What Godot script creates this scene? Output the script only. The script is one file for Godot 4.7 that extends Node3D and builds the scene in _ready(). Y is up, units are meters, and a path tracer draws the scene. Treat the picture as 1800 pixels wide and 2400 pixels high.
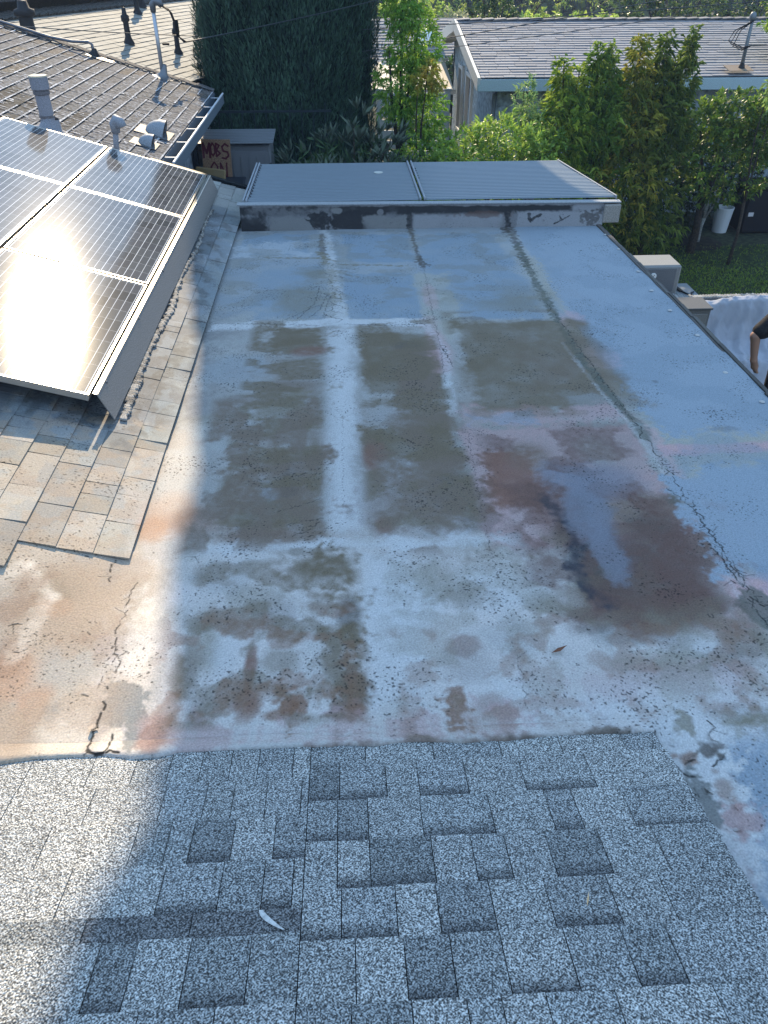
extends Node3D

class C:
	const white := Color(0.47, 0.46, 0.45)
	const cream := Color(0.66, 0.57, 0.46)
	const base := Color(0.335, 0.325, 0.30)
	const coatgrey := Color(0.30, 0.29, 0.28)
	const coatblue := Color(0.24, 0.265, 0.285)
	const cap := Color(0.25, 0.29, 0.33)
	const capb := Color(0.20, 0.245, 0.285)
	const beige := Color(0.33, 0.31, 0.26)
	const pink := Color(0.46, 0.29, 0.285)
	const pinkcoat := Color(0.36, 0.25, 0.235)
	const lavender := Color(0.165, 0.17, 0.20)
	const sand := Color(0.36, 0.30, 0.235)
	const pinkwhite := Color(0.50, 0.455, 0.425)
	const purple := Color(0.225, 0.195, 0.18)
	const grey := Color(0.25, 0.25, 0.24)
	const brown := Color(0.16, 0.118, 0.088)
	const olivebrown := Color(0.14, 0.106, 0.066)
	const olive := Color(0.175, 0.15, 0.10)
	const redbrown := Color(0.18, 0.09, 0.062)
	const rustbrown := Color(0.19, 0.10, 0.06)
	const rust := Color(0.36, 0.20, 0.115)
	const tan := Color(0.33, 0.245, 0.175)
	const dark := Color(0.08, 0.066, 0.055)
	const black := Color(0.035, 0.035, 0.045)
	const moss := Color(0.10, 0.105, 0.085)
	const greycrack := Color(0.27, 0.28, 0.27)
	const gravel := Color(0.20, 0.20, 0.19)
	const shinglegrey := Color(0.115, 0.122, 0.13)
	const maroon := Color(0.12, 0.066, 0.052)
	const tar := Color(0.012, 0.012, 0.016)

class Painter:
	# colour of a weathered roof coating, in linear values over plan coordinates
	var w: int
	var h: int
	var x0: float
	var z0: float
	var m: float
	var c := PackedFloat32Array()
	var na: PackedByteArray
	var nb: PackedByteArray
	var full: PackedByteArray
	var fw: int
	var fh: int
	var rng := RandomNumberGenerator.new()
	func _init(ax: float, az: float, bx: float, bz: float, per_m: float, col: Color):
		x0 = ax; z0 = az; m = per_m
		w = int((bx - ax) * m); h = int((bz - az) * m)
		fw = w * 2; fh = h * 2
		rng.seed = 77
		c.resize(w * h * 3)
		full.resize(fw * fh)
		var f := FastNoiseLite.new()
		f.noise_type = FastNoiseLite.TYPE_SIMPLEX
		f.seed = 5; f.frequency = 3.2 / m; f.fractal_octaves = 4
		na = f.get_image(w, h).get_data()
		f.seed = 9; f.frequency = 17.0 / m; f.fractal_octaves = 3
		nb = f.get_image(w, h).get_data()
		f.seed = 31; f.frequency = 1.1 / m; f.fractal_octaves = 5
		var nc := f.get_image(w, h).get_data()
		for i in w * h:
			var k := 0.84 + 0.2 * (nc[i] / 255.0) + 0.12 * (na[i] / 255.0)
			var warm := 0.035 * (na[i] / 255.0 - 0.5)
			c[i * 3] = col.r * (k + warm); c[i * 3 + 1] = col.g * k; c[i * 3 + 2] = col.b * (k - warm)
	func mix(i: int, col: Color, t: float) -> void:
		var k := i * 3
		c[k] += (col.r - c[k]) * t
		c[k + 1] += (col.g - c[k + 1]) * t
		c[k + 2] += (col.b - c[k + 2]) * t
	func blob(x: float, z: float, rx: float, rz: float, rot: float, col: Color, s: float, soft: float, rag: float) -> void:
		var reach := maxf(rx, rz) * (1.0 + soft * 0.5 + rag * 0.9)
		if soft > 0.3: soft *= 1.35
		var ca := cos(rot)
		var sa := sin(rot)
		for j in range(maxi(0, int((z - reach - z0) * m)), mini(h, int((z + reach - z0) * m) + 1)):
			for k in range(maxi(0, int((x - reach - x0) * m)), mini(w, int((x + reach - x0) * m) + 1)):
				var dx := x0 + (k + 0.5) / m - x
				var dz := z0 + (j + 0.5) / m - z
				var u := (dx * ca + dz * sa) / rx
				var v := (dz * ca - dx * sa) / rz
				var d := sqrt(u * u + v * v)
				if d > 2.4: continue
				var i := j * w + k
				d += ((na[i] - 128) * 1.5 + (nb[i] - 128) * 1.1) / 255.0 * rag * 0.6
				var t := clampf((1.0 + soft * 0.5 - d) / soft, 0.0, 1.0)
				if t > 0.0: mix(i, col, t * t * (3.0 - 2.0 * t) * minf(0.97, s * (0.9 + 0.35 * nb[i] / 255.0)))
	func rect(ax: float, az: float, bx: float, bz: float, col: Color, s: float, soft: float, rag: float) -> void:
		soft *= 1.5
		rag *= 0.8
		var r := soft + rag
		for j in range(maxi(0, int((az - r - z0) * m)), mini(h, int((bz + r - z0) * m) + 1)):
			for k in range(maxi(0, int((ax - r - x0) * m)), mini(w, int((bx + r - x0) * m) + 1)):
				var x := x0 + (k + 0.5) / m
				var z := z0 + (j + 0.5) / m
				var i := j * w + k
				var e := minf(minf(x - ax, bx - x), minf(z - az, bz - z)) + ((na[i] - 128) * 1.3 + (nb[i] - 128) * 0.7) / 255.0 * rag
				var t := clampf(e / soft + 0.5, 0.0, 1.0)
				if t > 0.0: mix(i, col, t * t * (3.0 - 2.0 * t) * minf(0.97, s * (0.8 + 0.6 * na[i] / 255.0)) if s < 0.95 else t)
	func grime(ax: float, az: float, bx: float, bz: float, col: Color, s: float, thr: float, fx: float, fz: float, sd: int, soft: float) -> void:
		# connected dirt that settles in drifts, darker along its tide line
		var f := FastNoiseLite.new()
		f.noise_type = FastNoiseLite.TYPE_SIMPLEX
		f.seed = sd; f.frequency = 1.0; f.fractal_octaves = 5
		for j in range(maxi(0, int((az - z0) * m)), mini(h, int((bz - z0) * m))):
			for k in range(maxi(0, int((ax - x0) * m)), mini(w, int((bx - x0) * m))):
				var x := x0 + (k + 0.5) / m
				var z := z0 + (j + 0.5) / m
				var e := clampf(minf(minf(x - ax, bx - x), minf(z - az, bz - z)) / soft, 0.0, 1.0)
				var n := 0.5 + 0.62 * f.get_noise_2d(x * fx, z * fz)
				var t := clampf((n - thr + 0.05) / 0.15, 0.0, 1.0)
				if t <= 0.0: continue
				var i := j * w + k
				t = t * t * (3.0 - 2.0 * t) + 0.35 * exp(-pow((n - thr + 0.01) / 0.018, 2.0))
				mix(i, col, minf(0.95, t * e * s * (0.75 + 0.5 * nb[i] / 255.0)))
	func line(p: Array, wide: float, col: Color, s: float, soft: float, rag: float) -> void:
		for q in p.size() / 2 - 1:
			var a := Vector2(p[q * 2], p[q * 2 + 1])
			var b := Vector2(p[q * 2 + 2], p[q * 2 + 3])
			var r := wide * (1.0 + rag)
			for j in range(maxi(0, int((minf(a.y, b.y) - r - z0) * m)), mini(h, int((maxf(a.y, b.y) + r - z0) * m) + 1)):
				for k in range(maxi(0, int((minf(a.x, b.x) - r - x0) * m)), mini(w, int((maxf(a.x, b.x) + r - x0) * m) + 1)):
					var v := Vector2(x0 + (k + 0.5) / m, z0 + (j + 0.5) / m)
					var d := v.distance_to(Geometry2D.get_closest_point_to_segment(v, a, b))
					if d > r: continue
					var i := j * w + k
					var t := clampf((wide * 0.5 * (1.0 + ((na[i] - 128) * 1.6 + (nb[i] - 128) * 2.2) / 255.0 * rag) - d) / (wide * soft) + 0.5, 0.0, 1.0)
					if t > 0.0: mix(i, col, t * s * (0.6 + 0.5 * nb[i] / 255.0))
	func scratch(a: Vector2, b: Vector2, wide: float) -> void:
		var n := maxi(1, int(a.distance_to(b) * m * 2.0))
		var rad := wide * m
		for q in n + 1:
			var v := a.lerp(b, float(q) / n)
			var px := (v.x - x0) * m * 2.0
			var py := (v.y - z0) * m * 2.0
			for j in range(maxi(0, int(py - rad - 1)), mini(fh, int(py + rad + 2))):
				for k in range(maxi(0, int(px - rad - 1)), mini(fw, int(px + rad + 2))):
					var t := clampf(rad + 0.5 - Vector2(k + 0.5 - px, j + 0.5 - py).length(), 0.0, 1.0)
					full[j * fw + k] = maxi(full[j * fw + k], int(255.0 * t))
	func crack(p: Array, wide: float, branch: float) -> void:
		for q in p.size() / 2 - 1:
			var a := Vector2(p[q * 2], p[q * 2 + 1])
			var b := Vector2(p[q * 2 + 2], p[q * 2 + 3])
			var n := maxi(2, int(a.distance_to(b) / 0.013))
			var side := (b - a).normalized().orthogonal()
			var last := a
			for k in range(1, n + 1):
				var v := a.lerp(b, float(k) / n) + (side * rng.randf_range(-0.007, 0.007) if k < n else Vector2.ZERO)
				var tw := wide * rng.randf_range(0.12, 0.72)
				if rng.randf() < 0.9: scratch(last, v, tw)
				if rng.randf() < branch * 0.5:
					scratch(v, v + side.rotated(rng.randf_range(-0.8, 0.8)) * rng.randf_range(-0.05, 0.05), tw * 0.5)
				last = v
	func finish(speck: float) -> Array:
		# the colour picture and the relief picture, at twice the painted resolution
		var small := Image.create_empty(w, h, false, Image.FORMAT_RGB8)
		for j in h:
			for k in w:
				var i := (j * w + k) * 3
				small.set_pixel(k, j, Color(c[i], c[i + 1], c[i + 2]).linear_to_srgb())
		small.resize(fw, fh, Image.INTERPOLATE_CUBIC)
		var px := small.get_data()
		var f := FastNoiseLite.new()
		f.noise_type = FastNoiseLite.TYPE_SIMPLEX
		f.seed = 3; f.frequency = 0.42; f.fractal_octaves = 2
		var g1 := f.get_image(fw, fh).get_data()
		var dots := PackedByteArray()
		var dw := int(fw / 1.65)
		var dh := int(fh / 1.65)
		dots.resize(dw * dh)
		for i in dw * dh: dots[i] = rng.randi() & 255
		var di := Image.create_from_data(dw, dh, false, Image.FORMAT_L8, dots)
		di.resize(fw, fh, Image.INTERPOLATE_CUBIC)
		var g2 := di.get_data()
		f.seed = 8; f.frequency = 0.0075; f.fractal_octaves = 4
		var g3 := f.get_image(fw, fh).get_data()
		var bump := PackedByteArray()
		bump.resize(fw * fh)
		var cr := full
		for i in fw * fh:
			var g: int = g1[i]
			var k := 0.88 + 0.24 * g / 255.0
			var hgt := 120 + (g - 128) / 4
			var lim := 250.0 - speck * maxf(0.0, g3[i] - 95.0) * 0.40
			var d := g2[i] - lim
			if d > 0.0:
				var t := minf(1.0, d / 22.0)
				k *= 1.0 - 0.5 * t
				hgt -= int(28 * t)
			if cr[i] > 0:
				k *= 1.0 - 0.88 * cr[i] / 255.0
				hgt -= cr[i] / 3
			px[i * 3] = clampi(int(px[i * 3] * k), 0, 255)
			px[i * 3 + 1] = clampi(int(px[i * 3 + 1] * k), 0, 255)
			px[i * 3 + 2] = clampi(int(px[i * 3 + 2] * k), 0, 255)
			bump[i] = clampi(hgt, 0, 255)
		return [ImageTexture.create_from_image(Image.create_from_data(fw, fh, false, Image.FORMAT_RGB8, px)), ImageTexture.create_from_image(Image.create_from_data(fw, fh, false, Image.FORMAT_L8, bump))]

class Leaves:
	# many separate leaf blades gathered into one mesh
	var v := PackedVector3Array()
	var c := PackedColorArray()
	func leaf(p: Vector3, d: Vector3, n: Vector3, l: float, wd: float, col: Color, droop := 0.1) -> void:
		var s := d.cross(n)
		if s.length_squared() < 1e-6: s = d.cross(Vector3(0.31, 0.77, 0.2))
		s = s.normalized() * wd * 0.5
		n = s.cross(d).normalized()
		var mid := p + d * l * 0.48 + n * wd * 0.16
		var tip := p + d * l + Vector3(0, -droop * l, 0)
		v.append_array([p, mid + s - n * wd * 0.12, tip, p, tip, mid - s - n * wd * 0.12])
		for k in 6: c.append(col)
	func mesh() -> ArrayMesh:
		var a := []
		a.resize(Mesh.ARRAY_MAX)
		a[Mesh.ARRAY_VERTEX] = v
		a[Mesh.ARRAY_COLOR] = c
		var me := ArrayMesh.new()
		me.add_surface_from_arrays(Mesh.PRIMITIVE_TRIANGLES, a)
		return me

class Mb:
	# collects boxes, tubes and sheets into one mesh; flat shaded unless smoothed
	var v := PackedVector3Array()
	var c := PackedColorArray()
	var u := PackedVector2Array()
	var col := Color(1, 1, 1)
	func tri(a: Vector3, b: Vector3, d: Vector3) -> void:
		v.append(a); v.append(b); v.append(d)
		for k in 3: c.append(col)
	func quad(a: Vector3, b: Vector3, d: Vector3, e: Vector3) -> void:
		tri(a, b, d); tri(a, d, e)
	func quad_uv(a: Vector3, b: Vector3, d: Vector3, e: Vector3) -> void:
		quad(a, b, d, e)
		u.append_array([Vector2(0, 0), Vector2(1, 0), Vector2(1, 1), Vector2(0, 0), Vector2(1, 1), Vector2(0, 1)])
	func box(o: Vector3, s: Vector3, bev := 0.0, b := Basis()) -> void:
		var h := s * 0.5
		if bev <= 0.0:
			var p := []
			for k in 8: p.append(o + b * Vector3(h.x * (1 if k & 1 else -1), h.y * (1 if k & 2 else -1), h.z * (1 if k & 4 else -1)))
			quad(p[0], p[1], p[3], p[2]); quad(p[4], p[6], p[7], p[5]); quad(p[0], p[4], p[5], p[1])
			quad(p[2], p[3], p[7], p[6]); quad(p[0], p[2], p[6], p[4]); quad(p[1], p[5], p[7], p[3])
			return
		bev = minf(bev, minf(h.x, minf(h.y, h.z)) * 0.9)
		var q := func(sx: int, sy: int, sz: int, ax: int) -> Vector3:
			var r := Vector3(sx * h.x, sy * h.y, sz * h.z)
			if ax != 0: r.x -= sx * bev
			if ax != 1: r.y -= sy * bev
			if ax != 2: r.z -= sz * bev
			return o + b * r
		for s1 in [-1, 1]:
			quad(q.call(s1, -1, -1, 0), q.call(s1, 1, -1, 0), q.call(s1, 1, 1, 0), q.call(s1, -1, 1, 0))
			quad(q.call(-1, s1, -1, 1), q.call(1, s1, -1, 1), q.call(1, s1, 1, 1), q.call(-1, s1, 1, 1))
			quad(q.call(-1, -1, s1, 2), q.call(1, -1, s1, 2), q.call(1, 1, s1, 2), q.call(-1, 1, s1, 2))
			for s2 in [-1, 1]:
				quad(q.call(s1, s2, -1, 0), q.call(s1, s2, 1, 0), q.call(s1, s2, 1, 1), q.call(s1, s2, -1, 1))
				quad(q.call(s1, -1, s2, 0), q.call(s1, 1, s2, 0), q.call(s1, 1, s2, 2), q.call(s1, -1, s2, 2))
				quad(q.call(-1, s1, s2, 1), q.call(1, s1, s2, 1), q.call(1, s1, s2, 2), q.call(-1, s1, s2, 2))
				for s3 in [-1, 1]: tri(q.call(s1, s2, s3, 0), q.call(s1, s2, s3, 1), q.call(s1, s2, s3, 2))
	func bar(a: Vector3, b: Vector3, wx: float, wy: float, bev := 0.0) -> void:
		var d := b - a
		var z := d.normalized()
		var x := Vector3.UP.cross(z)
		x = x.normalized() if x.length() > 0.01 else Vector3.RIGHT
		box((a + b) * 0.5, Vector3(wx, wy, d.length()), bev, Basis(x, z.cross(x), z))
	func tube(p: Array, r: Array, sides := 8, cap := true) -> void:
		var rings := []
		for k in p.size():
			var d: Vector3 = (p[mini(k + 1, p.size() - 1)] - p[maxi(k - 1, 0)]).normalized()
			var x := d.cross(Vector3(0.13, 0.2, 0.97) if absf(d.z) < 0.9 else Vector3.UP).normalized()
			var y := d.cross(x)
			var ring := []
			for q in sides: ring.append(p[k] + (x * cos(TAU * q / sides) + y * sin(TAU * q / sides)) * float(r[mini(k, r.size() - 1)]))
			rings.append(ring)
		for k in p.size() - 1:
			for q in sides: quad(rings[k][q], rings[k][(q + 1) % sides], rings[k + 1][(q + 1) % sides], rings[k + 1][q])
		if cap:
			for q in sides:
				tri(p[0], rings[0][(q + 1) % sides], rings[0][q])
				tri(p[-1], rings[-1][q], rings[-1][(q + 1) % sides])
	func lathe(o: Vector3, prof: Array, sides := 16, b := Basis()) -> void:
		for k in prof.size() - 1:
			for q in sides:
				var t0 := TAU * q / sides
				var t1 := TAU * (q + 1) / sides
				var f := func(pt: Vector2, t: float) -> Vector3: return o + b * Vector3(pt.x * cos(t), pt.y, pt.x * sin(t))
				if prof[k].x > 1e-5: tri(f.call(prof[k], t0), f.call(prof[k + 1], t1), f.call(prof[k], t1))
				if prof[k + 1].x > 1e-5: tri(f.call(prof[k], t0), f.call(prof[k + 1], t0), f.call(prof[k + 1], t1))
	func mesh(smooth := false) -> ArrayMesh:
		var a := []
		a.resize(Mesh.ARRAY_MAX)
		a[Mesh.ARRAY_VERTEX] = v
		a[Mesh.ARRAY_COLOR] = c
		if u.size() == v.size(): a[Mesh.ARRAY_TEX_UV] = u
		var me := ArrayMesh.new()
		me.add_surface_from_arrays(Mesh.PRIMITIVE_TRIANGLES, a)
		if smooth:
			var st := SurfaceTool.new()
			st.create_from(me, 0)
			st.index()
			st.generate_normals()
			return st.commit()
		return me

var M := {}
var rng := RandomNumberGenerator.new()
var taken := {}
var coat_size := Vector2.ONE

func L(r: float, g: float, b: float, a := 1.0) -> Color:
	var k := Color(r, g, b).linear_to_srgb()
	k.a = a
	return k

func mat(r: float, g: float, b: float, rough := 0.8, metal := 0.0) -> StandardMaterial3D:
	var m := StandardMaterial3D.new()
	m.albedo_color = L(r, g, b)
	m.roughness = rough
	m.metallic = metal
	m.metallic_specular = 0.35
	m.vertex_color_use_as_albedo = true
	return m

func tile(m: StandardMaterial3D, t: Texture2D, size: float) -> StandardMaterial3D:
	m.albedo_texture = t
	m.uv1_triplanar = true
	m.uv1_triplanar_sharpness = 12.0
	m.uv1_scale = Vector3.ONE / size
	return m

func relief(m: StandardMaterial3D, t: Texture2D, cm: float) -> StandardMaterial3D:
	m.heightmap_enabled = true
	m.heightmap_texture = t
	m.heightmap_scale = cm
	return m

func noise_tex(side: int, freq: float, oct: int, lo: float, hi: float, gamma := 1.0, sd := 1, contrast := 1.0) -> ImageTexture:
	var f := FastNoiseLite.new()
	f.noise_type = FastNoiseLite.TYPE_SIMPLEX
	f.seed = sd; f.frequency = freq; f.fractal_octaves = oct
	var im := f.get_seamless_image(side, side)
	im.convert(Image.FORMAT_L8)
	var d := im.get_data()
	for i in d.size():
		var t := clampf((d[i] / 255.0 - 0.5) * contrast + 0.5, 0.0, 1.0)
		d[i] = int(255.0 * lerpf(lo, hi, pow(t, gamma)))
	return ImageTexture.create_from_image(Image.create_from_data(side, side, false, Image.FORMAT_L8, d))

func grain_tex(side: int, grain: float, lo: float, hi: float, sd: int, contrast: float) -> ImageTexture:
	# mineral granules: independent light and dark grains, each a few pixels wide
	var r := RandomNumberGenerator.new()
	r.seed = sd
	var n := int(side / grain)
	var d := PackedByteArray()
	d.resize(n * n)
	for i in n * n: d[i] = r.randi() & 255
	var im := Image.create_from_data(n, n, false, Image.FORMAT_L8, d)
	im.resize(side, side, Image.INTERPOLATE_CUBIC)
	d = im.get_data()
	for i in d.size(): d[i] = int(255.0 * lerpf(lo, hi, clampf((d[i] / 255.0 - 0.5) * contrast + 0.5, 0.0, 1.0)))
	return ImageTexture.create_from_image(Image.create_from_data(side, side, false, Image.FORMAT_L8, d))

func nm(called: String) -> String:
	taken[called] = taken.get(called, 0) + 1
	return called if taken[called] == 1 else "%s_%03d" % [called, taken[called] - 1]

func tag(o: Node3D, label: String, category: String, group := "") -> Node3D:
	o.set_meta("label", label)
	o.set_meta("category", category)
	if group: o.set_meta("group", group)
	return o

func thing(called: String, label: String, category: String, at: Vector3, group := "") -> Node3D:
	var o := Node3D.new()
	o.name = nm(called)
	add_child(o)
	o.position = at
	return tag(o, label, category, group)

func put(me: Mesh, called: String, m: Material, parent: Node3D) -> MeshInstance3D:
	var o := MeshInstance3D.new()
	o.mesh = me
	o.material_override = m
	if parent == null:
		o.name = nm(called)
		add_child(o, true)
	else:
		o.name = called
		parent.add_child(o, true)
		if parent.get_parent() == self and not parent is MeshInstance3D: o.position = -parent.position
	return o

func stuff(o: Node3D) -> Node3D:
	o.set_meta("kind", "stuff")
	return o

func struct(me: Mesh, called: String, m: Material) -> MeshInstance3D:
	var o := put(me, called, m, null)
	o.set_meta("kind", "structure")
	return o

func slab(b: Mb, o: Vector3, ux: Vector3, uu: Vector3, n: Vector3, x0: float, x1: float, u0: float, u1: float, h: float, col: Color, band: float, bandcol: Color, skew := 0.0) -> void:
	# a wedge-shaped roof shingle: thick butt at u0, thin head at u1, an optional darker granule band before the next course
	var hd := 0.0015
	var ub := u1 - 0.022 - band
	var hb := lerpf(h, hd, (ub - u0) / (u1 - u0))
	var P := func(x: float, u: float, y: float) -> Vector3: return o + ux * (x + skew * (u - u0)) + uu * u + n * y
	b.col = col
	var a0: Vector3 = P.call(x0, u0, h)
	var a1: Vector3 = P.call(x1, u0, h)
	b.quad(P.call(x0, u0, 0.0), P.call(x1, u0, 0.0), a1, a0)
	var m0: Vector3 = P.call(x0, ub, hb)
	var m1: Vector3 = P.call(x1, ub, hb)
	b.quad(a0, a1, m1, m0)
	b.quad(P.call(x0, u0, 0.0), a0, m0, P.call(x0, ub, 0.0))
	b.quad(P.call(x1, u0, 0.0), P.call(x1, ub, 0.0), m1, a1)
	if band > 0.0:
		var ue := u1 - 0.024
		var he := lerpf(h, hd, (ue - u0) / (u1 - u0))
		var e0: Vector3 = P.call(x0, ue, he)
		var e1: Vector3 = P.call(x1, ue, he)
		var at := b.c.size()
		b.quad(m0, m1, e1, e0)
		for k in [2, 4, 5]: b.c[at + k] = bandcol
		b.col = bandcol
		b.quad(e0, e1, P.call(x1, u1, hd), P.call(x0, u1, hd))
	else:
		b.quad(m0, m1, P.call(x1, u1, hd), P.call(x0, u1, hd))

func ramp(a: float, b: float, x: float) -> float:
	var t := clampf((x - a) / (b - a), 0.0, 1.0)
	return t * t * (3.0 - 2.0 * t)

const SLOPE := 0.2962          # tan of the pitched roofs, about 4 in 12... 16.5 degrees
const XL := -0.87              # where the left roof meets the flat roof
func flat_y(z: float) -> float: return 2.25 + 0.004 * (z + 1.5)
func roof_y(x: float) -> float: return 2.25 + SLOPE * (XL - x)
func coat_y(x: float, z: float) -> float:
	var y := flat_y(z)
	if x < XL and z < -1.40:
		y += SLOPE * (XL - x) * (0.15 + 0.85 * ramp(0.0, 0.95, -1.40 - z))
	return y

func _ready() -> void:
	rng.seed = 20240611
	# ---------- camera, sky, sun
	var cam := Camera3D.new()
	cam.name = "camera"
	add_child(cam)
	cam.position = Vector3(0, 4.2, 0)
	cam.rotation_degrees = Vector3(-36.55, -3.05, 0)
	cam.fov = 67.0
	cam.near = 0.05
	cam.far = 400.0
	var we := WorldEnvironment.new()
	we.name = "world_environment"
	var env := Environment.new()
	var sky := Sky.new()
	var sm := ProceduralSkyMaterial.new()
	sm.sky_top_color = L(0.31, 0.51, 0.80)
	sm.sky_horizon_color = L(0.73, 0.83, 0.92)
	sm.sun_angle_max = 16.0
	sm.sky_curve = 0.12
	sm.sky_energy_multiplier = 1.02
	sm.ground_bottom_color = L(0.10, 0.10, 0.09)
	sm.ground_horizon_color = L(0.30, 0.36, 0.42)
	sky.sky_material = sm
	env.background_mode = Environment.BG_SKY
	env.sky = sky
	env.tonemap_mode = Environment.TONE_MAPPER_LINEAR
	env.tonemap_exposure = 1.75
	env.fog_enabled = true
	env.fog_density = 0.0016
	env.fog_light_color = Color(0.80, 0.88, 1.0)
	env.sdfgi_enabled = true
	env.ssao_enabled = true
	env.ssil_enabled = true
	we.environment = env
	add_child(we)
	var sun := DirectionalLight3D.new()
	sun.name = "sun"
	sun.light_energy = 1.6
	sun.light_color = Color(1.0, 0.91, 0.77)
	sun.light_angular_distance = 0.5
	sun.shadow_enabled = true
	add_child(sun)
	sun.rotation_degrees = Vector3(-29.5, 180.0 + 6.0, 0)
	materials()
	ground_and_yard()
	house()
	far_houses()
	solar()
	roof_fittings()
	cover()
	plants()
	yard_things()
	person()
	wires()

func materials() -> void:
	var gran := grain_tex(1024, 2.05, 0.28, 1.0, 11, 1.15)
	var granb := grain_tex(1024, 3.0, 0.0, 1.0, 12, 1.0)
	var fine := noise_tex(512, 0.16, 3, 0.72, 1.0, 1.0, 13)
	var mid := noise_tex(512, 0.02, 4, 0.62, 1.0, 1.0, 14)
	M.shingle = relief(tile(mat(0.74, 0.74, 0.71, 0.8), gran, 1.15), granb, 0.35)
	M.old_shingle = relief(tile(mat(1, 1, 1, 0.8), noise_tex(1024, 0.2, 2, 0.5, 1.0, 0.7, 15, 1.6), 1.3), granb, 0.3)
	M.far_shingle = relief(tile(mat(1, 1, 1, 0.85), noise_tex(1024, 0.035, 4, 0.6, 1.0, 1.4, 16, 1.6), 2.0), granb, 0.5)
	M.far_shingle.metallic_specular = 0.25
	M.deck = mat(0.03, 0.03, 0.03, 0.9)
	M.paint = tile(mat(1, 1, 1, 0.6), fine, 1.2)
	M.stucco = relief(tile(mat(1, 1, 1, 0.85), mid, 1.6), noise_tex(512, 0.06, 3, 0.0, 1.0, 1.0, 17), 0.6)
	M.metal = mat(0.55, 0.56, 0.58, 0.38, 0.75)
	M.dull_metal = tile(mat(0.42, 0.43, 0.44, 0.5, 0.6), fine, 0.8)
	M.plastic = mat(1, 1, 1, 0.45)
	M.wood = mat(1, 1, 1, 0.75)
	M.rubber = mat(0.02, 0.02, 0.022, 0.6)
	M.frame = mat(0.62, 0.62, 0.62, 0.33, 0.85)
	M.bark = relief(tile(mat(1, 1, 1, 0.9), mid, 0.5), granb, 0.6)
	M.cloth = tile(mat(1, 1, 1, 0.9), fine, 0.6)
	M.skin = mat(1, 1, 1, 0.55)
	M.glass = mat(0.02, 0.025, 0.03, 0.08)
	M.leaf = mat(1, 1, 1, 0.42)
	M.leaf.backlight_enabled = true
	M.leaf.backlight = Color(1, 1, 1) * 0.95
	M.leaf.metallic_specular = 0.45
	M.dull_leaf = mat(1, 1, 1, 0.7)
	M.dull_leaf.backlight_enabled = true
	M.dull_leaf.backlight = Color(0.4, 0.4, 0.4)
	M.cover_metal = mat(1, 1, 1, 0.42, 0.2)
	M.shake = tile(mat(1, 1, 1, 0.85), fine, 0.7)
	M.far_tan = tile(mat(1, 1, 1, 0.8), fine, 1.0)
	M.cable = mat(1, 1, 1, 0.35)
	M.dull_paint = tile(mat(1, 1, 1, 0.5), fine, 0.9)
	M.weave = relief(tile(mat(1, 1, 1, 0.85), noise_tex(512, 0.12, 2, 0.55, 1.0, 1.0, 51), 0.4), granb, 0.5)
	M.ply = tile(mat(1, 1, 1, 0.8), mid, 0.25)
	M.earth = tile(mat(1, 1, 1, 0.95), noise_tex(1024, 0.02, 5, 0.45, 1.0, 1.0, 18), 3.0)

func ground_and_yard() -> void:
	# one sheet to the horizon, with the lawn over it
	var b := Mb.new()
	b.col = Color(0.07, 0.08, 0.045)
	b.quad(Vector3(-150, 0, 60), Vector3(150, 0, 60), Vector3(150, 0, -220), Vector3(-150, 0, -220))
	struct(b.mesh(), "ground", M.earth)
	b = Mb.new()
	b.col = Color(0.045, 0.07, 0.018)
	b.quad(Vector3(2.6, 0.012, -2), Vector3(9, 0.012, -2), Vector3(9, 0.012, -12.9), Vector3(2.6, 0.012, -12.9))
	struct(b.mesh(), "lawn", M.earth)
	var g := Leaves.new()
	for k in 42000:
		var p := Vector3(rng.randf_range(2.7, 8.6), 0.012, rng.randf_range(-12.9, -5.6))
		var bare := sin(p.x * 1.7 + p.z) + sin(p.z * 2.3 - p.x * 0.7)
		if bare < -0.9 and p.z < -10.6 and rng.randf() < 0.75: continue
		var d := Vector3(rng.randfn(0, 0.45), 1.0, rng.randfn(0, 0.45)).normalized()
		var t := rng.randf()
		g.leaf(p, d, Vector3(rng.randfn(), 0, rng.randfn()), rng.randf_range(0.025, 0.07), rng.randf_range(0.008, 0.014), Color(0.13 + 0.14 * t, 0.24 + 0.10 * t, 0.04), 0.2)
	var gr := put(g.mesh(), "grass", M.leaf, null)
	tag(gr, "short green lawn grass in the yard below the roof", "grass")
	stuff(gr)

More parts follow.
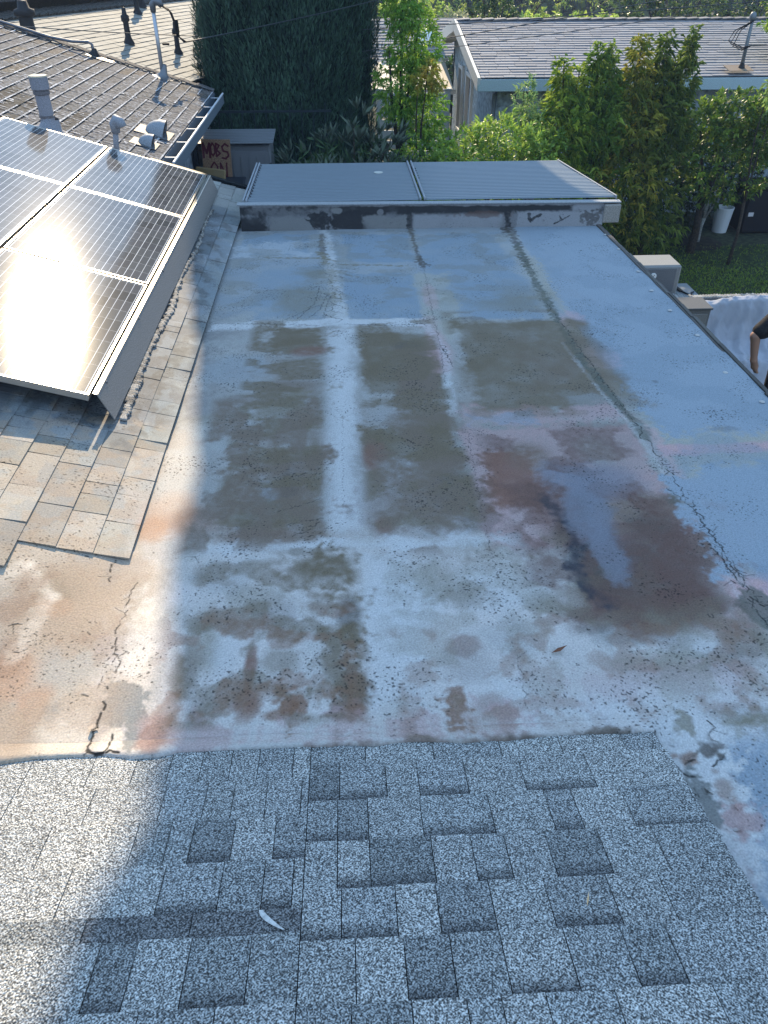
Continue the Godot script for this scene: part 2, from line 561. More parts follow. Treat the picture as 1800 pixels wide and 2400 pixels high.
func house() -> void:
	var ho := thing("house", "single storey house with stained flat patio roof and grey shingled slopes", "house", Vector3(0.7, 0, -4))
	# --- the flat roof's coating, painted in plan coordinates
	var p := Painter.new(-1.6, -7.9, 2.32, -0.45, 137.0, C.base)
	p.rect(-1.7, -7, -0.86, -3.2, C.shinglegrey, 0.94, 0.35, 0.25)
	p.rect(-1.7, -3.3, -0.86, -2.3, C.sand, 0.7, 0.3, 0.25)
	p.rect(-1.7, -4.6, -1.02, -3.1, C.shinglegrey, 0.9, 0.12, 0.1)
	p.rect(-1.7, -2.5, -0.55, -1.3, C.sand, 0.85, 0.25, 0.25)
	p.rect(-0.75, -2.6, 1.7, -1.3, C.pinkwhite, 0.75, 0.3, 0.3)
	p.rect(-0.8, -4.75, 1.4, -2.6, C.purple, 0.3, 0.3, 0.35)
	p.rect(-0.2, -3.7, 1.4, -2.35, C.brown, 0.3, 0.35, 0.4)
	p.blob(-1.152, -3.469, 0.079, 0.13, 0, C.coatgrey, 0.45, 0.8, 0.8)
	p.blob(-1.176, -2.948, 0.105, 0.104, 0, C.coatgrey, 0.45, 0.8, 0.8)
	p.blob(-1.322, -2.677, 0.079, 0.09, 0, C.coatgrey, 0.45, 0.8, 0.8)
	p.blob(-1.027, -2.787, 0.069, 0.081, 0, C.coatgrey, 0.45, 0.8, 0.8)
	p.blob(-1.344, -3.155, 0.124, 0.068, 0, C.coatgrey, 0.45, 0.8, 0.8)
	p.rect(1.445, -6.9, 2.4, -0.5, C.cap, 1, 0.02, 0.02)
	p.rect(0.9, -1.4, 2.4, -0.4, C.cap, 0.95, 0.12, 0.25)
	p.rect(-0.95, -6.9, 1.46, -4.9, C.coatblue, 0.75, 0.4, 0.3)
	p.line([1.41, -5.828, 1.376, -4.58, 1.415, -3.918, 1.457, -3.384, 1.55, -2.983, 1.488, -2.649, 1.479, -2.329, 1.46, -2.031, 1.46, -1.775], 0.15, C.beige, 0.85, 0.25, 0.5)
	p.rect(1.528, -3.2, 2.092, -2.932, C.beige, 0.85, 0.06, 0.14)
	p.rect(1.472, -3.103, 2.091, -3.02, C.pink, 0.75, 0.02, 0.04)
	p.blob(1.492, -4.096, 0.108, 0.155, 0, C.pink, 0.5, 0.5, 0.8)
	p.blob(1.454, -4.651, 0.089, 0.135, 0, C.pink, 0.6, 0.5, 0.8)
	p.blob(1.494, -2.029, 0.102, 0.11, 0, C.pink, 0.7, 0.5, 0.7)
	p.rect(1.363, -2.157, 1.603, -1.934, C.pink, 0.5, 0.1, 0.2)
	p.rect(-0.813, -6.565, -0.265, -6.031, C.capb, 0.8, 0.02, 0.04)
	p.rect(-0.802, -6.331, -0.292, -6.02, C.white, 0.35, 0.05, 0.2)
	p.rect(0.019, -6.519, 0.542, -5.826, C.capb, 0.85, 0.02, 0.06)
	p.rect(-0.583, -5.737, -0.169, -4.748, C.capb, 0.6, 0.08, 0.1)
	p.blob(-0.292, -5.064, 0.156, 0.295, 0, C.olive, 0.55, 0.7, 0.5)
	p.blob(-0.174, -5.585, 0.135, 0.098, 0, C.olive, 0.5, 0.6, 0.6)
	p.rect(0.006, -5.58, 0.511, -4.716, C.capb, 0.85, 0.02, 0.05)
	p.rect(0.596, -6.477, 1.265, -4.685, C.capb, 0.7, 0.06, 0.08)
	p.rect(0.806, -5.434, 1.402, -4.673, C.capb, 0.4, 0.1, 0.2)
	p.blob(1.222, -5.068, 0.19, 0.256, 0, C.olive, 0.35, 0.7, 0.6)
	p.blob(1.073, -4.949, 0.217, 0.131, 0, C.olive, 0.35, 0.6, 0.7)
	p.rect(0.512, -5.557, 0.758, -4.409, C.beige, 0.6, 0.05, 0.1)
	p.blob(0.554, -4.21, 0.068, 0.256, 0, C.pink, 0.6, 0.6, 0.6)
	p.blob(0.59, -5.102, 0.047, 0.258, 0, C.pink, 0.4, 0.6, 0.6)
	p.line([-0.15, -6.62, -0.101, -5.91, -0.057, -5.137, -0.001, -4.617], 0.09, C.white, 0.7, 0.3, 0.4)
	p.line([-0.169, -6.557, -0.156, -6.044], 0.045, C.dark, 0.8, 0.3, 0.8)
	p.line([-0.181, -6.079, -0.144, -5.966, -0.125, -5.805], 0.05, C.olive, 0.8, 0.3, 0.9)
	p.line([-0.588, -5.979, -0.179, -5.936, -0.038, -5.842], 0.035, C.olive, 0.7, 0.3, 0.9)
	p.line([-0.021, -5.779, 0.481, -5.731], 0.03, C.olive, 0.75, 0.3, 0.9)
	p.line([-0.09, -5.6, -0.073, -5.138, -0.089, -4.971], 0.07, C.olive, 0.5, 0.5, 1.2)
	p.line([-0.022, -5.596, 0.094, -5.493], 0.05, C.olive, 0.5, 0.5, 1.2)
	p.rect(-0.836, -4.723, 0.513, -4.611, C.white, 0.85, 0.03, 0.05)
	p.rect(-0.115, -4.546, 0.045, -2.502, C.white, 0.75, 0.05, 0.06)
	p.line([-0.031, -4.511, -0.04, -2.501], 0.05, C.white, 0.5, 0.5, 0.3)
	p.rect(-0.473, -4.586, -0.127, -2.483, C.brown, 0.35, 0.12, 0.2)
	p.rect(-0.451, -4.583, -0.138, -4.223, C.olivebrown, 0.75, 0.06, 0.12)
	p.blob(-0.211, -4.264, 0.109, 0.065, 0, C.redbrown, 0.6, 0.6, 0.3)
	p.rect(-0.433, -3.677, -0.129, -3.43, C.olive, 0.45, 0.1, 0.3)
	p.blob(-0.326, -3.813, 0.176, 0.066, 0, C.brown, 0.55, 0.6, 0.5)
	p.blob(-0.538, -3.665, 0.146, 0.062, 0, C.brown, 0.5, 0.7, 0.5)
	p.blob(-0.435, -3.279, 0.09, 0.04, 0, C.brown, 0.6, 0.6, 0.5)
	p.blob(-0.696, -3.476, 0.141, 0.057, 0, C.olive, 0.3, 0.7, 0.6)
	p.blob(-0.635, -4.028, 0.183, 0.178, 0, C.coatblue, 0.5, 0.7, 0.5)
	p.rect(-0.316, -3.098, -0.121, -2.465, C.brown, 0.75, 0.08, 0.2)
	p.rect(-0.474, -3.048, -0.314, -2.473, C.brown, 0.5, 0.12, 0.25)
	p.blob(-0.27, -2.85, 0.045, 0.165, 0, C.dark, 0.65, 0.7, 0.5)
	p.blob(-0.246, -3.039, 0.03, 0.16, 0, C.purple, 0.6, 0.7, 0.4)
	p.blob(-0.159, -2.975, 0.034, 0.233, 0, C.olivebrown, 0.6, 0.6, 0.4)
	p.blob(-0.202, -2.638, 0.088, 0.132, 0, C.coatgrey, 0.5, 0.7, 0.6)
	p.blob(-0.375, -2.489, 0.132, 0.055, 0, C.redbrown, 0.5, 0.7, 0.6)
	p.blob(-0.491, -2.526, 0.114, 0.078, 0, C.brown, 0.45, 0.7, 0.5)
	p.blob(-0.363, -2.714, 0.06, 0.137, 0, C.coatblue, 0.5, 0.7, 0.4)
	p.blob(-0.308, -2.455, 0.131, 0.06, 0, C.brown, 0.7, 0.7, 0.5)
	p.blob(-0.15, -2.507, 0.047, 0.077, 0, C.brown, 0.7, 0.6, 0.4)
	p.blob(-0.443, -2.618, 0.035, 0.114, 0, C.dark, 0.35, 0.7, 0.5)
	p.rect(0.099, -4.505, 0.538, -3.699, C.olivebrown, 0.8, 0.04, 0.05)
	p.rect(0.275, -4.282, 0.52, -3.591, C.brown, 0.75, 0.08, 0.15)
	p.blob(0.371, -4.318, 0.083, 0.06, 0, C.dark, 0.5, 0.6, 0.8)
	p.rect(0.092, -3.571, 0.423, -3.378, C.coatgrey, 0.6, 0.08, 0.15)
	p.rect(0.274, -3.587, 0.541, -3.17, C.brown, 0.7, 0.08, 0.12)
	p.rect(0.07, -3.329, 0.514, -3.011, C.olivebrown, 0.75, 0.05, 0.12)
	p.blob(0.122, -3.08, 0.054, 0.143, 0, C.redbrown, 0.8, 0.6, 0.4)
	p.blob(0.224, -2.974, 0.096, 0.086, 0, C.coatgrey, 0.75, 0.6, 0.5)
	p.rect(0.259, -3.044, 0.529, -2.708, C.brown, 0.65, 0.12, 0.25)
	p.rect(0.063, -2.822, 0.397, -2.457, C.purple, 0.45, 0.15, 0.3)
	p.blob(0.136, -2.539, 0.038, 0.057, 0, C.redbrown, 0.7, 0.6, 0.5)
	p.blob(0.326, -2.711, 0.12, 0.138, 0, C.brown, 0.4, 0.7, 0.6)
	p.blob(0.453, -2.757, 0.081, 0.177, 0, C.dark, 0.55, 0.7, 0.6)
	p.blob(0.522, -2.807, 0.049, 0.109, 0, C.olivebrown, 0.6, 0.7, 0.5)
	p.blob(0.364, -2.511, 0.115, 0.125, 0, C.purple, 0.3, 0.7, 0.6)
	p.line([0.577, -6.712, 0.576, -6.33, 0.58, -5.873, 0.599, -5.694], 0.035, C.dark, 0.9, 0.4, 0.8)
	p.line([0.558, -5.821, 0.638, -5.743], 0.03, C.dark, 0.7, 0.4, 0.9)
	p.line([0.512, -4.627, 0.582, -4.209, 0.553, -3.793, 0.533, -3.294], 0.05, C.white, 0.6, 0.4, 0.4)
	p.line([0.534, -4.7, 0.54, -3.965], 0.09, C.pink, 0.35, 0.5, 0.5)
	p.rect(0.693, -4.646, 1.539, -3.481, C.olivebrown, 0.72, 0.05, 0.06)
	p.rect(1.037, -4.433, 1.528, -3.4, C.brown, 0.35, 0.12, 0.2)
	p.rect(1.155, -3.64, 1.516, -3.369, C.grey, 0.5, 0.08, 0.2)
	p.rect(0.587, -3.505, 1.438, -3.338, C.pink, 0.45, 0.05, 0.1)
	p.rect(0.607, -3.454, 0.936, -3.355, C.capb, 0.5, 0.03, 0.1)
	p.rect(0.542, -3.3, 1.404, -2.362, C.pinkcoat, 0.85, 0.03, 0.04)
	p.rect(0.631, -3.223, 1.359, -2.974, C.purple, 0.3, 0.1, 0.3)
	p.rect(0.613, -3.085, 0.873, -2.64, C.redbrown, 0.72, 0.06, 0.12)
	p.blob(0.839, -3.041, 0.109, 0.121, 0, C.brown, 0.6, 0.6, 0.4)
	p.rect(0.528, -3.053, 0.588, -2.411, C.dark, 0.35, 0.06, 0.2)
	p.blob(1.177, -3.064, 0.088, 0.123, 0, C.beige, 0.55, 0.7, 0.5)
	p.blob(0.985, -2.746, 0.143, 0.248, 0, C.lavender, 0.8, 0.45, 0.4)
	p.blob(0.996, -2.415, 0.085, 0.181, 0, C.lavender, 0.8, 0.45, 0.4)
	p.blob(1.19, -2.808, 0.124, 0.146, 0, C.lavender, 0.5, 0.7, 0.4)
	p.blob(0.924, -2.545, 0.058, 0.177, 0.5, C.dark, 0.85, 0.6, 0.3)
	p.blob(0.922, -2.315, 0.064, 0.114, 0, C.black, 0.75, 0.6, 0.4)
	p.blob(0.919, -2.645, 0.044, 0.101, 0, C.redbrown, 0.6, 0.6, 0.4)
	p.blob(1.255, -2.56, 0.215, 0.146, 0, C.brown, 0.75, 0.5, 0.4)
	p.blob(1.239, -2.342, 0.203, 0.204, 0, C.dark, 0.7, 0.55, 0.4)
	p.blob(1.058, -2.129, 0.192, 0.181, 0, C.dark, 0.8, 0.55, 0.4)
	p.blob(0.932, -2.123, 0.095, 0.103, 0, C.dark, 0.8, 0.55, 0.4)
	p.blob(1.25, -2.119, 0.174, 0.155, 0, C.purple, 0.6, 0.6, 0.5)
	p.blob(1.094, -1.977, 0.184, 0.095, 0, C.brown, 0.65, 0.6, 0.5)
	p.blob(1.487, -2.42, 0.133, 0.182, 0, C.pinkcoat, 0.7, 0.6, 0.4)
	p.blob(1.045, -2.323, 0.066, 0.172, 0, C.lavender, 0.6, 0.5, 0.4)
	p.blob(1.039, -2.184, 0.265, 0.213, 0, C.dark, 0.55, 0.7, 0.4)
	p.blob(1.086, -1.953, 0.282, 0.117, 0, C.brown, 0.5, 0.8, 0.6)
	p.blob(1.205, -3.084, 0.132, 0.166, 0, C.purple, 0.35, 0.8, 0.5)
	p.rect(-0.374, -3.04, -0.12, -2.466, C.brown, 0.45, 0.15, 0.15)
	p.rect(0.238, -3.044, 0.529, -2.709, C.brown, 0.5, 0.15, 0.2)
	p.rect(0.633, -3.064, 0.862, -2.656, C.redbrown, 0.5, 0.06, 0.08)
	p.blob(1.581, -2.576, 0.079, 0.052, 0, C.redbrown, 0.6, 0.6, 0.6)
	p.line([1.482, -3.243, 1.474, -2.72, 1.463, -2.36, 1.443, -2.032], 0.09, C.pink, 0.6, 0.4, 0.3)
	p.blob(1.346, -1.847, 0.097, 0.11, 0, C.brown, 0.65, 0.7, 0.6)
	p.blob(1.229, -1.723, 0.093, 0.061, 0, C.dark, 0.35, 0.7, 0.7)
	p.blob(1.159, -1.791, 0.095, 0.053, 0, C.white, 0.5, 0.7, 0.5)
	p.blob(1.088, -1.816, 0.048, 0.043, 0, C.purple, 0.4, 0.7, 0.6)
	p.blob(0.699, -2.022, 0.084, 0.053, 0, C.olivebrown, 0.55, 0.7, 1.1)
	p.blob(0.904, -1.963, 0.149, 0.058, 0, C.olive, 0.5, 0.7, 0.9)
	p.blob(0.958, -1.867, 0.129, 0.044, 0, C.grey, 0.6, 0.7, 0.9)
	p.blob(1.058, -1.732, 0.14, 0.051, 0, C.olive, 0.5, 0.7, 0.9)
	p.blob(1.006, -1.674, 0.167, 0.043, 0, C.purple, 0.35, 0.7, 0.8)
	p.blob(0.822, -1.909, 0.065, 0.027, 0, C.dark, 0.4, 0.6, 1.2)
	p.blob(0.708, -1.95, 0.066, 0.037, 0, C.redbrown, 0.5, 0.6, 1.3)
	p.rect(0.525, -1.62, 1.27, -1.493, C.white, 0.7, 0.12, 0.2)
	p.rect(0.623, -1.715, 1.321, -1.618, C.pinkcoat, 0.35, 0.12, 0.2)
	p.rect(-0.63, -2.449, 0.685, -2.378, C.white, 0.7, 0.04, 0.08)
	p.rect(0.014, -2.371, 0.225, -1.57, C.white, 0.65, 0.06, 0.08)
	p.blob(0.196, -2.073, 0.136, 0.148, 0, C.white, 0.7, 0.7, 0.3)
	p.blob(0.514, -2.132, 0.19, 0.128, 0, C.white, 0.55, 0.7, 0.4)
	p.blob(0.415, -1.628, 0.134, 0.113, 0, C.white, 0.3, 0.8, 0.5)
	p.blob(0.326, -2.168, 0.122, 0.104, 0, C.olive, 0.5, 0.7, 1)
	p.blob(0.403, -2.087, 0.102, 0.07, 0, C.olivebrown, 0.4, 0.7, 1.1)
	p.blob(0.37, -1.844, 0.056, 0.048, 0, C.redbrown, 0.5, 0.6, 0.9)
	p.blob(0.372, -1.748, 0.108, 0.082, 0, C.purple, 0.35, 0.7, 0.6)
	p.blob(0.535, -1.868, 0.08, 0.11, 0, C.coatgrey, 0.4, 0.7, 0.6)
	p.blob(0.324, -1.613, 0.041, 0.075, 0, C.rustbrown, 0.8, 0.6, 2.2)
	p.blob(0.424, -1.589, 0.059, 0.046, 0, C.redbrown, 0.45, 0.7, 0.7)
	p.rect(-0.128, -2.359, 0.019, -2.229, C.olivebrown, 0.8, 0.05, 0.15)
	p.rect(-0.313, -2.393, 0.008, -2.359, C.olivebrown, 0.5, 0.03, 0.08)
	p.blob(-0.128, -2.287, 0.107, 0.061, 0, C.olivebrown, 0.75, 0.6, 0.5)
	p.rect(-0.049, -2.337, 0.015, -1.875, C.olivebrown, 0.75, 0.05, 0.1)
	p.blob(-0.017, -2.012, 0.041, 0.083, 0, C.dark, 0.6, 0.7, 0.5)
	p.rect(-0.192, -2.09, -0.025, -1.982, C.olivebrown, 0.5, 0.1, 0.25)
	p.rect(-0.149, -1.968, 0.006, -1.635, C.olivebrown, 0.8, 0.06, 0.12)
	p.rect(-0.053, -1.749, 0.022, -1.576, C.brown, 0.75, 0.05, 0.15)
	p.blob(-0.002, -1.585, 0.036, 0.026, 0, C.rustbrown, 0.7, 0.6, 0.5)
	p.blob(-0.29, -2.027, 0.066, 0.095, 0, C.purple, 0.4, 0.7, 0.6)
	p.blob(-0.373, -2.129, 0.102, 0.076, 0, C.olive, 0.4, 0.7, 0.7)
	p.blob(-0.262, -1.813, 0.062, 0.063, 0, C.olivebrown, 0.5, 0.7, 0.7)
	p.blob(-0.352, -1.787, 0.022, 0.114, 0, C.redbrown, 0.75, 0.5, 0.5)
	p.blob(-0.347, -1.64, 0.041, 0.056, 0, C.redbrown, 0.7, 0.6, 0.6)
	p.blob(-0.246, -1.672, 0.033, 0.054, 0, C.rustbrown, 0.8, 0.5, 1.4)
	p.blob(-0.204, -1.623, 0.041, 0.071, 0, C.rustbrown, 0.85, 0.45, 1.4)
	p.blob(-0.248, -1.58, 0.043, 0.022, 0, C.rustbrown, 0.7, 0.6, 0.5)
	p.blob(-0.521, -1.902, 0.056, 0.177, 0, C.olive, 0.45, 0.7, 0.7)
	p.blob(-0.562, -1.758, 0.046, 0.121, 0, C.brown, 0.5, 0.8, 0.6)
	p.blob(-0.496, -2.239, 0.105, 0.08, 0, C.coatgrey, 0.4, 0.8, 0.5)
	p.blob(-0.495, -1.602, 0.043, 0.073, 0, C.brown, 0.45, 0.7, 0.6)
	p.blob(-0.439, -1.876, 0.047, 0.131, 0, C.white, 0.4, 0.8, 0.4)
	p.rect(-0.556, -1.541, 0.504, -1.463, C.pinkcoat, 0.55, 0.06, 0.2)
	p.rect(-0.187, -1.483, 0.851, -1.443, C.brown, 0.7, 0.03, 0.06)
	p.rect(0.459, -1.472, 0.86, -1.429, C.dark, 0.55, 0.035, 0.06)
	p.blob(-0.759, -2.668, 0.117, 0.15, 0, C.rust, 0.5, 0.6, 0.4)
	p.blob(-0.654, -2.613, 0.116, 0.097, 0, C.rustbrown, 0.55, 0.7, 0.5)
	p.blob(-0.819, -2.574, 0.067, 0.095, 0, C.rust, 0.6, 0.6, 0.5)
	p.blob(-0.783, -3.068, 0.086, 0.363, 0, C.cream, 0.3, 0.8, 0.4)
	p.blob(-1.025, -2.12, 0.2, 0.168, 0, C.tan, 0.85, 0.6, 0.5)
	p.blob(-1.063, -2.147, 0.089, 0.09, 0, C.olivebrown, 0.35, 0.8, 0.6)
	p.blob(-1.081, -1.977, 0.145, 0.121, 0, C.tan, 0.7, 0.7, 0.5)
	p.blob(-1.059, -2.068, 0.059, 0.043, 0, C.rust, 0.4, 0.7, 0.6)
	p.blob(-1.131, -1.741, 0.084, 0.133, 0.3, C.rust, 0.55, 0.6, 0.4)
	p.blob(-1.019, -1.647, 0.049, 0.079, 0.3, C.rust, 0.5, 0.6, 0.4)
	p.blob(-1.143, -1.832, 0.064, 0.082, 0, C.rustbrown, 0.4, 0.7, 0.5)
	p.blob(-1.062, -1.519, 0.095, 0.099, 0, C.tan, 0.6, 0.7, 0.5)
	p.blob(-0.948, -1.809, 0.102, 0.078, 0, C.grey, 0.3, 0.8, 0.7)
	p.blob(-0.915, -2.341, 0.032, 0.144, 0, C.grey, 0.5, 0.7, 0.6)
	p.line([-0.77, -2.308, -0.738, -2.051, -0.731, -1.849, -0.737, -1.728], 0.09, C.cream, 0.4, 0.6, 0.3)
	p.line([-1.251, -2.162, -1.198, -2.247, -1.084, -2.108, -1.129, -1.833], 0.05, C.cream, 0.4, 0.7, 0.4)
	p.blob(-0.751, -1.643, 0.067, 0.097, 0, C.gravel, 0.95, 0.12, 1)
	p.blob(-0.687, -1.559, 0.037, 0.06, 0, C.gravel, 0.9, 0.12, 1)
	p.blob(-0.777, -1.71, 0.039, 0.043, 0, C.gravel, 0.8, 0.2, 1)
	p.blob(-0.947, -1.63, 0.028, 0.036, 0, C.gravel, 0.7, 0.5, 0.9)
	p.blob(-0.949, -1.595, 0.019, 0.021, 0, C.gravel, 0.5, 0.5, 0.9)
	p.blob(-0.872, -1.568, 0.1, 0.088, 0, C.cream, 0.45, 0.7, 0.4)
	p.blob(-0.748, -1.519, 0.039, 0.038, 0, C.cream, 0.9, 0.3, 0.4)
	p.blob(-0.614, -1.546, 0.057, 0.053, 0, C.pinkcoat, 0.6, 0.7, 0.5)
	p.blob(-0.624, -1.521, 0.042, 0.038, 0, C.redbrown, 0.5, 0.6, 0.9)
	p.line([0.913, -1.447, 0.927, -1.292, 0.956, -1.158], 0.13, C.white, 0.85, 0.3, 0.4)
	p.blob(1.022, -1.433, 0.084, 0.067, 0, C.white, 0.9, 0.4, 0.4)
	p.blob(0.923, -1.355, 0.068, 0.095, 0, C.coatgrey, 0.7, 0.5, 0.5)
	p.blob(1.182, -1.503, 0.13, 0.039, 0, C.coatgrey, 0.6, 0.5, 0.5)
	p.blob(0.938, -1.338, 0.038, 0.028, 0, C.rustbrown, 0.6, 0.6, 2)
	p.blob(1.015, -1.256, 0.034, 0.089, -0.4, C.rust, 0.5, 0.7, 0.7)
	p.blob(1.011, -1.198, 0.045, 0.064, 0, C.pinkcoat, 0.7, 0.5, 2)
	p.blob(0.962, -1.275, 0.037, 0.045, 0, C.gravel, 0.95, 0.2, 2.2)
	p.blob(0.95, -1.194, 0.028, 0.062, 0, C.gravel, 0.95, 0.2, 2.2)
	p.blob(0.969, -1.329, 0.024, 0.022, 0, C.gravel, 0.8, 0.2, 2.2)
	p.blob(0.903, -1.189, 0.041, 0.048, 0, C.beige, 0.7, 0.4, 0.5)
	p.blob(1.006, -1.486, 0.029, 0.052, 0, C.olive, 0.5, 0.6, 2)
	p.line([1.156, -1.478, 1.283, -1.498], 0.05, C.olive, 0.5, 0.5, 2)
	p.blob(1.059, -1.38, 0.055, 0.026, 0, C.dark, 0.55, 0.5, 1.1)
	p.blob(0.998, -1.074, 0.03, 0.026, 0, C.pinkcoat, 0.5, 0.6, 2)
	p.blob(0.985, -0.986, 0.017, 0.036, 0, C.pinkcoat, 0.5, 0.6, 2)
	p.line([1.363, -6.67, 1.379, -6.538], 0.07, C.dark, 0.9, 0.3, 0.8)
	p.line([1.422, -6.667, 1.382, -6.051, 1.378, -5.672], 0.06, C.dark, 0.8, 0.4, 0.9)
	p.line([1.386, -6.167, 1.361, -4.975, 1.351, -4.299, 1.383, -3.804, 1.416, -3.484, 1.44, -3.291], 0.05, C.moss, 0.9, 0.35, 0.7)
	p.line([1.44, -3.291, 1.457, -2.908, 1.475, -2.615, 1.467, -2.301, 1.467, -2.107], 0.05, C.greycrack, 0.7, 0.5, 0.6)
	p.blob(1.428, -2.652, 0.056, 0.068, 0, C.moss, 0.7, 0.5, 1.2)
	p.blob(1.441, -3.223, 0.05, 0.079, 0, C.moss, 0.7, 0.5, 1.2)
	p.blob(1.457, -2.345, 0.046, 0.073, 0, C.moss, 0.5, 0.5, 1.2)
	p.line([1.309, -4.301, 1.355, -3.75, 1.403, -3.363, 1.428, -2.949, 1.428, -2.652, 1.431, -2.303, 1.416, -2.008], 0.02, C.white, 0.35, 0.6, 0.8)
	p.blob(1.47, -1.956, 0.067, 0.106, 0, C.moss, 0.75, 0.3, 0.8)
	p.blob(1.858, -3.246, 0.078, 0.031, 0, C.dark, 0.3, 0.6, 1)
	p.blob(1.693, -3.759, 0.02, 0.022, 0, C.dark, 0.7, 0.5, 0.8)
	p.grime(-0.6, -4.76, -0.11, -2.38, C.olivebrown, 0.72, 0.49, 1.6, 4.2, 101, 0.05)
	p.grime(-0.72, -3.7, -0.11, -2.38, C.brown, 0.75, 0.5, 3.2, 2.2, 102, 0.05)
	p.grime(0.05, -4.72, 0.575, -2.5, C.olivebrown, 0.7, 0.46, 2, 3, 103, 0.04)
	p.grime(0.06, -3.5, 0.6, -2.3, C.brown, 0.6, 0.5, 3, 3, 104, 0.08)
	p.grime(0.6, -4.85, 1.4, -3.38, C.olivebrown, 0.5, 0.47, 2, 2.6, 105, 0.05)
	p.grime(0.6, -3.36, 1.42, -1.75, C.maroon, 0.6, 0.52, 2.2, 2.6, 106, 0.1)
	p.grime(0.72, -2.9, 1.45, -1.85, C.maroon, 0.75, 0.47, 1.8, 2.4, 107, 0.15)
	p.grime(-0.62, -2.36, 0.045, -1.52, C.olivebrown, 0.6, 0.56, 2.6, 3, 108, 0.04)
	p.grime(-0.7, -2.1, 0.06, -1.5, C.rustbrown, 0.5, 0.6, 4, 4, 109, 0.08)
	p.grime(0.05, -2.5, 1.5, -1.5, C.olive, 0.3, 0.6, 3, 3, 110, 0.1)
	p.grime(0.1, -1.95, 1.4, -1.48, C.rustbrown, 0.4, 0.62, 4, 4, 111, 0.05)
	p.grime(-1.5, -2.45, -0.68, -1.48, C.tan, 0.6, 0.5, 2.4, 2.2, 112, 0.1)
	p.grime(-1.5, -2.3, -0.75, -1.5, C.rustbrown, 0.35, 0.6, 3, 2, 113, 0.1)
	p.grime(-1.6, -3.5, -0.87, -2.3, C.grey, 0.55, 0.48, 4, 3, 114, 0.05)
	p.grime(-1.6, -3.4, -0.87, -2.35, C.tan, 0.5, 0.52, 5, 6, 115, 0.05)
	p.grime(-1.6, -7, -0.87, -3.2, C.dark, 0.4, 0.55, 5, 4, 116, 0.05)
	p.grime(-1.6, -7, -0.87, -3.2, C.coatblue, 0.4, 0.58, 6, 3, 117, 0.05)
	p.grime(1.45, -6.8, 2.3, -1.5, C.capb, 0.5, 0.5, 1.5, 1.5, 118, 0.1)
	p.grime(-0.9, -6.7, 1.45, -4.9, C.olive, 0.3, 0.58, 2, 3, 119, 0.1)
	p.grime(0.9, -1.4, 2.3, -0.5, C.capb, 0.5, 0.5, 2, 2, 120, 0.1)
	p.line([0.839, -2.691, 0.897, -2.514, 0.897, -2.361, 0.852, -2.235, 0.886, -2.113, 0.941, -2.034], 0.055, C.black, 0.75, 0.6, 0.7)
	p.blob(1.368, -2.335, 0.166, 0.174, 0, C.maroon, 0.6, 0.6, 0.5)
	p.blob(1.102, -2.101, 0.208, 0.127, 0, C.maroon, 0.6, 0.6, 0.5)
	p.blob(1.001, -2.574, 0.098, 0.196, 0, C.lavender, 0.75, 0.5, 0.5)
	p.blob(1.014, -2.282, 0.065, 0.14, 0, C.lavender, 0.7, 0.4, 0.5)
	p.blob(1.107, -2.813, 0.124, 0.146, 0, C.lavender, 0.55, 0.7, 0.5)
	p.rect(1.413, -2.853, 1.818, -2.187, C.cap, 0.9, 0.04, 0.14)
	p.line([0.976, -1.444, 0.979, -1.32, 0.992, -1.199, 0.987, -1.049], 0.2, C.white, 0.9, 0.35, 0.6)
	p.blob(1.085, -1.447, 0.113, 0.068, 0, C.white, 0.8, 0.5, 1.8)
	p.blob(0.966, -1.377, 0.083, 0.064, 0, C.white, 0.8, 0.6, 0.4)
	p.blob(0.977, -1.352, 0.033, 0.032, 0, C.rustbrown, 0.7, 0.6, 2.2)
	p.blob(1.042, -1.255, 0.034, 0.081, 0, C.rustbrown, 0.55, 0.7, 2)
	p.blob(1.032, -1.154, 0.057, 0.055, 0, C.pinkcoat, 0.8, 0.5, 2)
	p.blob(0.972, -1.266, 0.04, 0.039, 0, C.gravel, 0.95, 0.15, 2.4)
	p.blob(0.972, -1.193, 0.031, 0.059, 0, C.gravel, 0.95, 0.15, 2.4)
	p.blob(0.979, -1.32, 0.022, 0.019, 0, C.gravel, 0.9, 0.2, 2.4)
	p.blob(1.062, -1.372, 0.047, 0.026, 0, C.dark, 0.8, 0.5, 2.6)
	p.blob(1.007, -1.468, 0.023, 0.045, 0, C.olive, 0.7, 0.5, 2.2)
	p.blob(0.9, -1.182, 0.028, 0.047, 0, C.beige, 0.6, 0.4, 1.8)
	p.blob(1.185, -1.476, 0.1, 0.024, 0, C.olive, 0.6, 0.5, 2.2)
	p.crack([-0.852, -4.715, -0.542, -4.683, -0.161, -4.641], 0.006, 0.1)
	p.crack([-0.03, -4.634, 0.248, -4.619, 0.512, -4.627], 0.008, 0.3)
	p.crack([0.54, -1.856, 0.546, -1.719, 0.537, -1.565], 0.002, 0.1)
	p.crack([0.59, -3.291, 0.556, -2.631, 0.549, -2.183], 0.002, 0.05)
	p.crack([-0.027, -3.464, -0.031, -2.662], 0.001, 0)
	p.crack([-0.251, -4.743, -0.165, -4.894, -0.121, -5.14], 0.006, 0.3)
	p.crack([-0.311, -4.746, -0.197, -5.018, -0.171, -5.32], 0.006, 0.3)
	p.crack([-0.384, -4.735, -0.226, -4.937, -0.135, -5.014], 0.005, 0.2)
	p.crack([-0.133, -4.736, -0.12, -4.972, -0.089, -5.139], 0.005, 0.4)
	p.crack([-0.141, -5.603, -0.066, -5.501, -0.007, -5.46], 0.006, 0.8)
	p.crack([-0.11, -5.456, -0.083, -5.361, -0.008, -5.32], 0.006, 0.8)
	p.crack([-0.08, -5.315, -0.067, -5.225, -0.01, -5.186], 0.006, 0.8)
